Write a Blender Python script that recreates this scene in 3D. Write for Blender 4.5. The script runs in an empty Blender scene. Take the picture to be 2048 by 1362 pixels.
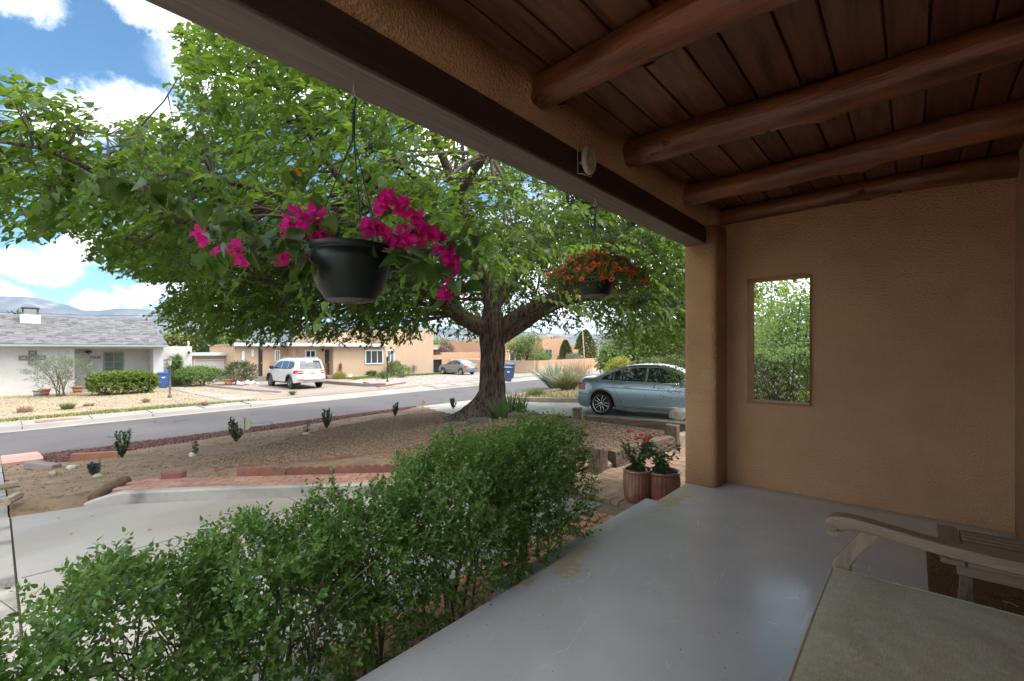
import bpy, bmesh, math, random
import numpy as np
from mathutils import Vector, Matrix, noise
random.seed(7)
rng = np.random.default_rng(11)
SC = bpy.context.scene
COL = SC.collection
PI = math.pi
R = math.radians

# ------------------------------------------------------------------ camera
CAMZ = 1.35
YAW = R(41.3)
cam_d = bpy.data.cameras.new('camera')
cam = bpy.data.objects.new('camera', cam_d)
COL.objects.link(cam)
cam.location = (0, 0, CAMZ)
cam.rotation_euler = (R(90), 0, YAW)
cam_d.lens = 16.0
cam_d.sensor_width = 36.0
cam_d.shift_y = 17 / 2048
cam_d.clip_start = 0.05
cam_d.clip_end = 40000
SC.camera = cam

# ------------------------------------------------------------------ sky, sun, exposure
SUN_EL, SUN_AZ = R(60), R(42)          # azimuth measured from +Y towards +X
w = bpy.data.worlds.new('World'); SC.world = w; w.use_nodes = True
nt = w.node_tree; nt.nodes.clear()
N, L = nt.nodes.new, nt.links.new
out = N('ShaderNodeOutputWorld'); bg = N('ShaderNodeBackground')
sky = N('ShaderNodeTexSky'); sky.sky_type = 'NISHITA'; sky.sun_disc = False
sky.sun_elevation = SUN_EL; sky.sun_rotation = SUN_AZ
sky.altitude = 1600; sky.dust_density = 0.6; sky.air_density = 1.15; sky.ozone_density = 1.6
tc = N('ShaderNodeTexCoord')
sep = N('ShaderNodeSeparateXYZ'); L(tc.outputs['Generated'], sep.inputs[0])
def math_n(op, a, b=None, c=None, clamp=False):
    n = N('ShaderNodeMath'); n.operation = op; n.use_clamp = clamp
    for i, v in enumerate((a, b, c)):
        if v is None: continue
        if isinstance(v, (int, float)): n.inputs[i].default_value = v
        else: L(v, n.inputs[i])
    return n.outputs[0]
# clouds: a broken cumulus sheet, direction projected on a flat cloud deck
zc = math_n('MAXIMUM', sep.outputs[2], 0.02)
den = math_n('ADD', zc, 0.12)
cx = math_n('DIVIDE', sep.outputs[0], den); cy = math_n('DIVIDE', sep.outputs[1], den)
cmb = N('ShaderNodeCombineXYZ'); L(cx, cmb.inputs[0]); L(cy, cmb.inputs[1])
n1 = N('ShaderNodeTexNoise'); n1.inputs['Scale'].default_value = 0.75; n1.inputs['Detail'].default_value = 9; n1.inputs['Roughness'].default_value = 0.55
n1.inputs['Distortion'].default_value = 0.25
mp = N('ShaderNodeMapping'); mp.inputs['Location'].default_value = (3.7, 1.2, 0.4)
L(cmb.outputs[0], mp.inputs[0]); L(mp.outputs[0], n1.inputs['Vector'])
# cumulus banks standing where the photograph shows them
def vdir(u, v):
    r = (u - 1024) / 910; h = (698 - v) / 910
    d = Vector((0.7513 * r - 0.66, 0.66 * r + 0.7513, h)); return d.normalized()
# warp direction with noise so bank outlines are ragged
n2 = N('ShaderNodeTexNoise'); n2.inputs['Scale'].default_value = 8.0; n2.inputs['Detail'].default_value = 11; n2.inputs['Roughness'].default_value = 0.68
L(tc.outputs['Generated'], n2.inputs['Vector'])
sub = N('ShaderNodeVectorMath'); sub.operation = 'SUBTRACT'; L(n2.outputs['Color'], sub.inputs[0]); sub.inputs[1].default_value = (0.5, 0.5, 0.5)
scl = N('ShaderNodeVectorMath'); scl.operation = 'SCALE'; L(sub.outputs[0], scl.inputs[0]); scl.inputs['Scale'].default_value = 0.13
addv = N('ShaderNodeVectorMath'); addv.operation = 'ADD'; L(tc.outputs['Generated'], addv.inputs[0]); L(scl.outputs[0], addv.inputs[1])
total = None
for (u, v, rad, flat, amt) in [(25, -10, .05, 1.5, .8), (290, 5, .070, 2.1, 1), (340, 50, .045, 1.8, .8), (460, 150, .10, 1.6, .7), (190, 232, .070, 2.2, .9), (300, 240, .085, 2.0, 1),
                               (110, 265, .05, 2.2, .7), (50, 520, .06, 2.4, 1), (150, 492, .055, 2.6, .9), (5, 588, .035, 2.2, .9),
                               (182, 604, .028, 1.2, 1), (237, 592, .018, .8, .7), (290, 597, .04, 1.6, 1), (250, 615, .02, 2.5, .7),
                               (420, 590, .09, 1.8, .9), (560, 660, .08, 3, .8), (640, 180, .12, 2, .9), (640, 560, .07, 2, .8),
                               (1150, 600, .30, 2.2, 1), (1350, 560, .26, 1.4, 1), (1560, 580, .22, 1.2, 1), (900, 610, .16, 2.5, .9), (900, 300, .1, 1.5, .6), (1750, 420, .3, 1.5, 1)]:
    d = vdir(u, v)
    rt = Vector((-d.y, d.x, 0)).normalized()
    dv = N('ShaderNodeVectorMath'); dv.operation = 'SUBTRACT'; L(addv.outputs[0], dv.inputs[0]); dv.inputs[1].default_value = d
    sz = N('ShaderNodeSeparateXYZ'); L(dv.outputs[0], sz.inputs[0])
    zz = math_n('MULTIPLY', sz.outputs[2], flat)
    cb = N('ShaderNodeCombineXYZ'); L(sz.outputs[0], cb.inputs[0]); L(sz.outputs[1], cb.inputs[1]); L(zz, cb.inputs[2])
    ln = N('ShaderNodeVectorMath'); ln.operation = 'LENGTH'; L(cb.outputs[0], ln.inputs[0])
    f = math_n('DIVIDE', ln.outputs['Value'], rad)
    f = math_n('SUBTRACT', 1.2, f, clamp=True)
    f = math_n('MULTIPLY', math_n('POWER', f, 1.5), amt * 2.2, clamp=True)
    total = f if total is None else math_n('MAXIMUM', total, f)
deck = N('ShaderNodeMapRange'); L(n1.outputs['Fac'], deck.inputs[0])
deck.inputs[1].default_value = 0.40; deck.inputs[2].default_value = 0.56; deck.inputs[3].default_value = 0; deck.inputs[4].default_value = 1.0  # sheet thickened outside the clear part, added out of view to whiten the light
d = vdir(150, 330)               # the clear part of the sky, towards the mountains
dv = N('ShaderNodeVectorMath'); dv.operation = 'DISTANCE'; L(addv.outputs[0], dv.inputs[0]); dv.inputs[1].default_value = d
hole = N('ShaderNodeMapRange'); L(dv.outputs['Value'], hole.inputs[0]); hole.inputs[1].default_value = .55; hole.inputs[2].default_value = .85
cl = math_n('MAXIMUM', total, math_n('MULTIPLY', deck.outputs[0], hole.outputs[0]))
up = N('ShaderNodeMapRange'); L(sep.outputs[2], up.inputs[0]); up.inputs[1].default_value = 0.0; up.inputs[2].default_value = 0.06
cl = math_n('MULTIPLY', cl, up.outputs[0])
# clouds brightened towards the sun, adding light from the unseen sky
cr = N('ShaderNodeMixRGB'); cr.inputs[1].default_value = (5.6, 5.8, 6.2, 1); cr.inputs[2].default_value = (15.0, 14.6, 14.2, 1)
sdn = N('ShaderNodeVectorMath'); sdn.operation = 'DOT_PRODUCT'; L(tc.outputs['Generated'], sdn.inputs[0])
sdn.inputs[1].default_value = (math.sin(SUN_AZ) * math.cos(SUN_EL), math.cos(SUN_AZ) * math.cos(SUN_EL), math.sin(SUN_EL))
lit = N('ShaderNodeMapRange'); L(sdn.outputs['Value'], lit.inputs[0]); lit.inputs[1].default_value = 0.15; lit.inputs[2].default_value = 0.95; L(lit.outputs[0], cr.inputs[0])
dim = N('ShaderNodeMixRGB'); dim.blend_type = 'MULTIPLY'; dim.inputs[0].default_value = 1; dim.inputs[2].default_value = (.27, .41, .445, 1); L(sky.outputs[0], dim.inputs[1])
mix = N('ShaderNodeMixRGB'); L(cl, mix.inputs[0]); L(dim.outputs[0], mix.inputs[1]); L(cr.outputs[0], mix.inputs[2])
L(mix.outputs[0], bg.inputs[0]); bg.inputs[1].default_value = 0.15
L(bg.outputs[0], out.inputs[0])

sd = bpy.data.lights.new('sun', 'SUN'); sd.energy = 1.5; sd.angle = R(11); sd.color = (1, .93, .83)
so = bpy.data.objects.new('sun', sd); COL.objects.link(so)
sdir = Vector((math.sin(SUN_AZ) * math.cos(SUN_EL), math.cos(SUN_AZ) * math.cos(SUN_EL), math.sin(SUN_EL)))
so.rotation_euler = sdir.to_track_quat('Z', 'Y').to_euler(); so.location = (0, 0, 30)
SC.view_settings.view_transform = 'Standard'; SC.view_settings.look = 'None'
SC.view_settings.exposure = 1.6; SC.view_settings.gamma = 1; SC.view_settings.use_curve_mapping = False

# ------------------------------------------------------------------ helpers
def ray(u, v):
    r = (u - 1024) / 910
    return Vector((0.7513 * r - 0.66, 0.66 * r + 0.7513, (698 - v) / 910))
def G(u, v, z):                       # point of the level plane z
    d = ray(u, v); t = (z - CAMZ) / d.z; return Vector((d.x * t, d.y * t, z))
def WX(u, v, X):                      # point of the wall plane x = X
    d = ray(u, v); t = X / d.x; return Vector((X, d.y * t, CAMZ + d.z * t))
def WY(u, v, Y):
    d = ray(u, v); t = Y / d.y; return Vector((d.x * t, Y, CAMZ + d.z * t))
def PT(u, v, t):
    d = ray(u, v); return Vector((d.x * t, d.y * t, CAMZ + d.z * t))
def proj(p):                          # world arrays (n,3) -> u, v, depth
    X, Y, Z = p[:, 0], p[:, 1], p[:, 2]
    f = -0.66 * X + 0.7513 * Y; r = 0.7513 * X + 0.66 * Y
    f2 = np.where(f > .01, f, .01)
    return 1024 + 910 * r / f2, 698 - 910 * (Z - CAMZ) / f2, f

def obj(name, me, mat=None, parent=None, loc=None, rot=None):
    if isinstance(me, bmesh.types.BMesh):
        b = me; me = bpy.data.meshes.new(name); b.to_mesh(me); b.free()
    elif isinstance(me, MB): me = me.mesh(name)
    o = bpy.data.objects.new(name, me); COL.objects.link(o)
    if mat is not None and len(me.materials) == 0: me.materials.append(mat)
    if parent is not None: o.parent = parent
    if loc is not None: o.location = loc
    if rot is not None: o.rotation_euler = rot
    return o
def tag(o, label, cat, group=None):
    o['label'] = label; o['category'] = cat
    if group: o['group'] = group
    return o
def thing(name, label, cat, loc=(0, 0, 0), rz=0, group=None):
    o = bpy.data.objects.new(name, None); COL.objects.link(o); o.empty_display_size = .1
    o.location = loc; o.rotation_euler = (0, 0, rz)
    return tag(o, label, cat, group)
def structure(o): o['kind'] = 'structure'; return o
def stuff(o): o['kind'] = 'stuff'; return o
def kids(o): return [c for c in bpy.data.objects if c.parent == o]
KIDS = {}
def copy_thing(root, loc, rz=0, label=None, scale=None):
    if root.name not in KIDS:
        KIDS[root.name] = [(c, kids(c)) for c in kids(root)]
    r = root.copy(); COL.objects.link(r); r.location = loc
    r.rotation_euler = (0, 0, rz)
    if scale: r.scale = (scale,) * 3 if isinstance(scale, (int, float)) else scale
    if label: r['label'] = label
    for c, gs in KIDS[root.name]:
        c2 = c.copy(); COL.objects.link(c2); c2.parent = r
        for g in gs:
            g2 = g.copy(); COL.objects.link(g2); g2.parent = c2
    return r

class MB:
    def __init__(s): s.v = []; s.f = []; s.smooth = []
    def add(s, vs, fs, sm=False):
        o = len(s.v); s.v += [tuple(x) for x in vs]
        for f in fs: s.f.append(tuple(i + o for i in f)); s.smooth.append(sm)
        return s
    def box(s, x0, x1, y0, y1, z0, z1):
        return s.add([(x0,y0,z0),(x1,y0,z0),(x1,y1,z0),(x0,y1,z0),(x0,y0,z1),(x1,y0,z1),(x1,y1,z1),(x0,y1,z1)],
                     [(0,3,2,1),(4,5,6,7),(0,1,5,4),(1,2,6,5),(2,3,7,6),(3,0,4,7)])
    def obox(s, c, ax, ay, az):       # oriented box: centre and three half-extent vectors
        c, ax, ay, az = map(Vector, (c, ax, ay, az))
        vs = [c + i*ax + j*ay + k*az for k in (-1, 1) for (i, j) in ((-1,-1),(1,-1),(1,1),(-1,1))]
        return s.add(vs, [(0,3,2,1),(4,5,6,7),(0,1,5,4),(1,2,6,5),(2,3,7,6),(3,0,4,7)])
    def bar(s, a, b, w, h):           # bar from a to b, width w (horizontal), height h
        a, b = Vector(a), Vector(b); d = (b - a); l = d.length; d.normalize()
        sd = d.cross(Vector((0, 0, 1)))
        if sd.length < 1e-3: sd = Vector((1, 0, 0))
        sd.normalize(); up = sd.cross(d)
        return s.obox((a + b) / 2, d * l / 2, sd * w / 2, up * h / 2)
    def tube(s, pts, rad, n=8, cap=True, sm=True, wob=0):
        pts = [Vector(p) for p in pts]; m = len(pts)
        if not hasattr(rad, '__len__'): rad = [rad] * m
        base = len(s.v); prev = None
        for i, p in enumerate(pts):
            t = (pts[min(i+1, m-1)] - pts[max(i-1, 0)])
            t = t.normalized() if t.length > 1e-9 else Vector((0, 0, 1))
            if prev is None:
                a = t.orthogonal().normalized()
            else:
                a = prev - t * prev.dot(t)
                a = a.normalized() if a.length > 1e-6 else t.orthogonal().normalized()
            prev = a; b = t.cross(a)
            for k in range(n):
                an = 2 * PI * k / n; rr = rad[i] * (1 + wob * (random.random() - .5))
                s.v.append(tuple(p + (a * math.cos(an) + b * math.sin(an)) * rr))
        for i in range(m - 1):
            for k in range(n):
                k2 = (k + 1) % n
                s.f.append((base+i*n+k, base+i*n+k2, base+(i+1)*n+k2, base+(i+1)*n+k)); s.smooth.append(sm)
        if cap:
            s.f.append(tuple(base + k for k in reversed(range(n)))); s.smooth.append(False)
            s.f.append(tuple(base + (m-1)*n + k for k in range(n))); s.smooth.append(False)
        return s
    def lathe(s, prof, c=(0, 0, 0), n=24, sm=True, flute=0, nf=0):
        base = len(s.v); c = Vector(c)
        for (r, z) in prof:
            for k in range(n):
                an = 2 * PI * k / n
                rr = r * (1 + (flute * (0.5 + 0.5 * math.cos(nf * an)) if nf else 0))
                s.v.append((c.x + rr * math.cos(an), c.y + rr * math.sin(an), c.z + z))
        for i in range(len(prof) - 1):
            for k in range(n):
                k2 = (k + 1) % n
                s.f.append((base+i*n+k, base+i*n+k2, base+(i+1)*n+k2, base+(i+1)*n+k)); s.smooth.append(sm)
        return s
    def disc(s, c, r, n=16, axis='z'):
        c = Vector(c); vs = []
        for k in range(n):
            a = 2*PI*k/n; p = (r*math.cos(a), r*math.sin(a))
            vs.append(c + {'z': Vector((p[0], p[1], 0)), 'x': Vector((0, p[0], p[1])), 'y': Vector((p[0], 0, p[1]))}[axis])
        return s.add(vs, [tuple(range(n))])
    def mesh(s, name):
        me = bpy.data.meshes.new(name); me.from_pydata(s.v, [], s.f)
        me.polygons.foreach_set('use_smooth', s.smooth); me.update(); return me

def bevel_box(sx, sy, sz, b=.008, seg=2, jitter=0):
    bm = bmesh.new(); bmesh.ops.create_cube(bm, size=1)
    for v in bm.verts:
        v.co = Vector((v.co.x * sx, v.co.y * sy, v.co.z * sz)) + Vector([random.uniform(-jitter, jitter) for _ in range(3)])
    if b: bmesh.ops.bevel(bm, geom=bm.edges[:], offset=b, segments=seg, affect='EDGES', profile=.5)
    return bm

def npmesh(name, V, F, mat, parent=None, smooth=False):
    """V (n,3) float, F (m,k) int of equal-sided faces"""
    me = bpy.data.meshes.new(name); V = np.ascontiguousarray(V, dtype=np.float32); F = np.ascontiguousarray(F, dtype=np.int32)
    m, k = F.shape
    me.vertices.add(len(V)); me.vertices.foreach_set('co', V.ravel())
    me.loops.add(m * k); me.loops.foreach_set('vertex_index', F.ravel())
    me.polygons.add(m); me.polygons.foreach_set('loop_start', np.arange(0, m * k, k, dtype=np.int32))
    if smooth: me.polygons.foreach_set('use_smooth', np.ones(m, dtype=bool))
    me.update(calc_edges=True); me.validate()
    return obj(name, me, mat, parent)

# ---------------- materials
def lin(c): return tuple(((x/255)/12.92 if x/255 <= .04045 else ((x/255+.055)/1.055)**2.4) for x in c)
MATS = {}
def M(name, col, col2=None, scale=4, rough=.8, bump=0, bscale=40, metal=0, stretch=(1,1,1), rnd=0, hue=0, island=0,
      coords='Object', trans=0, tcol=None, detail=5, spec=.5, coat=0, contrast=(.35,.65), col3=None, scale3=30, fac3=(.55,.7), bdetail=3, brough=.6, sheen=0, alpha=None, bdist=.01):
    if name in MATS: return MATS[name]
    m = bpy.data.materials.new(name); m.use_nodes = True; t = m.node_tree; t.nodes.clear()
    n = t.nodes.new; l = t.links.new
    o = n('ShaderNodeOutputMaterial'); p = n('ShaderNodeBsdfPrincipled')
    tcn = n('ShaderNodeTexCoord'); src = tcn.outputs[coords]
    if coords == 'Object' and rnd:
        oi = n('ShaderNodeObjectInfo'); va = n('ShaderNodeVectorMath'); va.operation = 'MULTIPLY_ADD'
        va.inputs[1].default_value = (1, 1, 1); l(src, va.inputs[0])
        cx_ = n('ShaderNodeCombineXYZ')
        for i in range(3):
            mm = n('ShaderNodeMath'); mm.operation = 'MULTIPLY'; mm.inputs[1].default_value = (37., 71., 19.)[i]
            l(oi.outputs['Random'], mm.inputs[0]); l(mm.outputs[0], cx_.inputs[i])
        l(cx_.outputs[0], va.inputs[2]); src = va.outputs[0]
    mpn = n('ShaderNodeMapping'); mpn.inputs['Scale'].default_value = stretch; l(src, mpn.inputs[0]); vec = mpn.outputs[0]
    def rgb(c): return (*c[:3], 1)
    cur = None
    if col2 is not None:
        nz = n('ShaderNodeTexNoise'); nz.inputs['Scale'].default_value = scale; nz.inputs['Detail'].default_value = detail; nz.inputs['Roughness'].default_value = .6
        l(vec, nz.inputs['Vector'])
        mr = n('ShaderNodeMapRange'); mr.inputs[1].default_value, mr.inputs[2].default_value = contrast; l(nz.outputs['Fac'], mr.inputs[0])
        mx = n('ShaderNodeMixRGB'); mx.inputs[1].default_value = rgb(col); mx.inputs[2].default_value = rgb(col2); l(mr.outputs[0], mx.inputs[0])
        cur = mx.outputs[0]
    if col3 is not None:
        nz = n('ShaderNodeTexNoise'); nz.inputs['Scale'].default_value = scale3; nz.inputs['Detail'].default_value = 6; l(vec, nz.inputs['Vector'])
        mr = n('ShaderNodeMapRange'); mr.inputs[1].default_value, mr.inputs[2].default_value = fac3; l(nz.outputs['Fac'], mr.inputs[0])
        mx = n('ShaderNodeMixRGB'); mx.inputs[2].default_value = rgb(col3); l(mr.outputs[0], mx.inputs[0])
        if cur is None: mx.inputs[1].default_value = rgb(col)
        else: l(cur, mx.inputs[1])
        cur = mx.outputs[0]
    if cur is None:
        rg = n('ShaderNodeRGB'); rg.outputs[0].default_value = rgb(col); cur = rg.outputs[0]
    if rnd or island:
        hs = n('ShaderNodeHueSaturation'); l(cur, hs.inputs['Color'])
        if island: gi = n('ShaderNodeNewGeometry'); s0 = gi.outputs['Random Per Island']; amt = island
        else: gi = n('ShaderNodeObjectInfo'); s0 = gi.outputs['Random']; amt = rnd
        mr = n('ShaderNodeMapRange'); mr.inputs[3].default_value = 1 - amt; mr.inputs[4].default_value = 1 + amt; l(s0, mr.inputs[0]); l(mr.outputs[0], hs.inputs['Value'])
        if hue:
            m2 = n('ShaderNodeMath'); m2.operation = 'MULTIPLY'; m2.inputs[1].default_value = 7.31; l(s0, m2.inputs[0])
            m3 = n('ShaderNodeMath'); m3.operation = 'FRACT'; l(m2.outputs[0], m3.inputs[0])
            m4 = n('ShaderNodeMapRange'); m4.inputs[3].default_value = .5 - hue; m4.inputs[4].default_value = .5 + hue; l(m3.outputs[0], m4.inputs[0]); l(m4.outputs[0], hs.inputs['Hue'])
        cur = hs.outputs[0]
    l(cur, p.inputs['Base Color'])
    p.inputs['Roughness'].default_value = rough; p.inputs['Metallic'].default_value = metal
    p.inputs['Specular IOR Level'].default_value = spec; p.inputs['Coat Weight'].default_value = coat; p.inputs['Coat Roughness'].default_value = .06
    if sheen: p.inputs['Sheen Weight'].default_value = sheen
    if bump:
        nb = n('ShaderNodeTexNoise'); nb.inputs['Scale'].default_value = bscale; nb.inputs['Detail'].default_value = bdetail; nb.inputs['Roughness'].default_value = brough
        l(vec, nb.inputs['Vector'])
        bp = n('ShaderNodeBump'); bp.inputs['Strength'].default_value = bump; bp.inputs['Distance'].default_value = bdist
        l(nb.outputs['Fac'], bp.inputs['Height']); l(bp.outputs[0], p.inputs['Normal'])
    surf = p.outputs[0]
    if trans:
        tr = n('ShaderNodeBsdfTranslucent')
        if tcol: tr.inputs[0].default_value = rgb(tcol)
        else: l(cur, tr.inputs[0])
        ms = n('ShaderNodeMixShader'); ms.inputs[0].default_value = trans; l(surf, ms.inputs[1]); l(tr.outputs[0], ms.inputs[2]); surf = ms.outputs[0]
    l(surf, o.inputs[0]); MATS[name] = m; return m

# ---------------- ground sheets
def patch(name, poly, zf, mat, res=.5, parent=None, thick=0, hole=None):
    """polygon cut by a grid, each vertex raised to zf(x, y)"""
    bm = bmesh.new(); P = [Vector((x, y, 0)) for x, y in poly]
    f = bm.faces.new([bm.verts.new(p) for p in P])
    if f.normal.z < 0 or f.calc_area() and sum((P[i].x*P[(i+1)%len(P)].y - P[(i+1)%len(P)].x*P[i].y) for i in range(len(P))) < 0: f.normal_flip()
    xs = [p[0] for p in poly]; ys = [p[1] for p in poly]
    bmesh.ops.triangulate(bm, faces=bm.faces[:])
    for ax, lo, hi in ((0, min(xs), max(xs)), (1, min(ys), max(ys))):
        k = math.ceil(lo / res) * res
        while k < hi:
            co = Vector((k, 0, 0)) if ax == 0 else Vector((0, k, 0)); no = Vector((1, 0, 0)) if ax == 0 else Vector((0, 1, 0))
            bmesh.ops.bisect_plane(bm, geom=bm.verts[:] + bm.edges[:] + bm.faces[:], plane_co=co, plane_no=no, dist=1e-5); k += res
    for v in bm.verts: v.co.z = zf(v.co.x, v.co.y)
    if thick:
        be = [e for e in bm.edges if e.is_boundary]
        r = bmesh.ops.extrude_edge_only(bm, edges=be)
        for v in r['geom']:
            if isinstance(v, bmesh.types.BMVert): v.co.z -= thick
    for f in bm.faces: f.smooth = thick == 0
    return obj(name, bm, mat, parent)

def clampf(x, a, b): return max(a, min(b, x))
def zs(y): return -1.5 + .012 * clampf(y, -25, 70)                      # street level
def yard(x, y):
    s = clampf((-x - 6.2) / 10.7, 0, 1)
    z = -.31 * (1 - s) + (zs(y) + .10) * s
    z += .17 * math.exp(-((x + 7.3) ** 2 + (y - 7.6) ** 2) / (2 * 2.0 ** 2))
    if x > -8: z -= .11 * clampf((1.3 - y) / .6, 0, 1)
    z += .018 * noise.noise(Vector((x * 1.3, y * 1.3, 0))) + .012 * noise.noise(Vector((x * 4, y * 4, 5)))
    return z
def drive(x, y): return -.50 + (zs(y) + .03 + .50) * clampf((-x - 8) / 8.6, 0, 1) ** 1.15
def farz(x, y): return (zs(y) + .14) * (1 - clampf((-x - 26) / 9, 0, 1)) - 1.13 * clampf((-x - 26) / 9, 0, 1)

def inpoly(x, y, poly):
    c = False; j = len(poly) - 1
    for i in range(len(poly)):
        xi, yi = poly[i]; xj, yj = poly[j]
        if (yi > y) != (yj > y) and x < (xj - xi) * (y - yi) / (yj - yi) + xi: c = not c
        j = i
    return c
def inpoly_np(X, Y, poly):
    c = np.zeros(len(X), bool); j = len(poly) - 1
    for i in range(len(poly)):
        xi, yi = poly[i]; xj, yj = poly[j]
        if yi != yj:
            m = ((yi > Y) != (yj > Y)) & (X < (xj - xi) * (Y - yi) / (yj - yi) + xi); c ^= m
        j = i
    return c

def ribbon(pts, w, h, zf, base=.1, name=None, b=0):
    """kerb-like bar along a ground polyline, top h above zf, left/right width w"""
    P = [Vector((p[0], p[1], 0)) for p in pts]; mb = MB(); ring = []
    for i, p in enumerate(P):
        t = (P[min(i+1, len(P)-1)] - P[max(i-1, 0)]).normalized(); n = Vector((-t.y, t.x, 0)) * w / 2
        z = zf(p.x, p.y)
        ring.append([(p.x+n.x, p.y+n.y, z-base), (p.x+n.x, p.y+n.y, z+h-b), (p.x+n.x*(1-b*2/w), p.y+n.y*(1-b*2/w), z+h), (p.x-n.x*(1-b*2/w), p.y-n.y*(1-b*2/w), z+h), (p.x-n.x, p.y-n.y, z+h-b), (p.x-n.x, p.y-n.y, z-base)])
    vs = [q for r in ring for q in r]; fs = []
    for i in range(len(ring) - 1):
        for k in range(5): a = i*6+k; fs.append((a, a+6, a+7, a+1))
        fs.append((i*6+5, i*6+11, i*6+6, i*6))
    m = (len(ring)-1)*6
    fs += [(0,1,2,3,4,5), (m+5,m+4,m+3,m+2,m+1,m)]
    mb.add(vs, fs); return mb
def resample(pts, step):
    P = [Vector((p[0], p[1], 0)) for p in pts]; out = [P[0]]; acc = 0
    for a, b in zip(P, P[1:]):
        l = (b - a).length; n = max(1, int(round(l / step)))
        for k in range(1, n + 1): out.append(a.lerp(b, k / n))
    return [(p.x, p.y) for p in out]
def smooth_poly(pts, it=2):
    for _ in range(it):
        q = [pts[0]]
        for a, b in zip(pts, pts[1:]):
            q += [(a[0]*.75+b[0]*.25, a[1]*.75+b[1]*.25), (a[0]*.25+b[0]*.75, a[1]*.25+b[1]*.75)]
        pts = q + [pts[-1]]
    return pts
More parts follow.
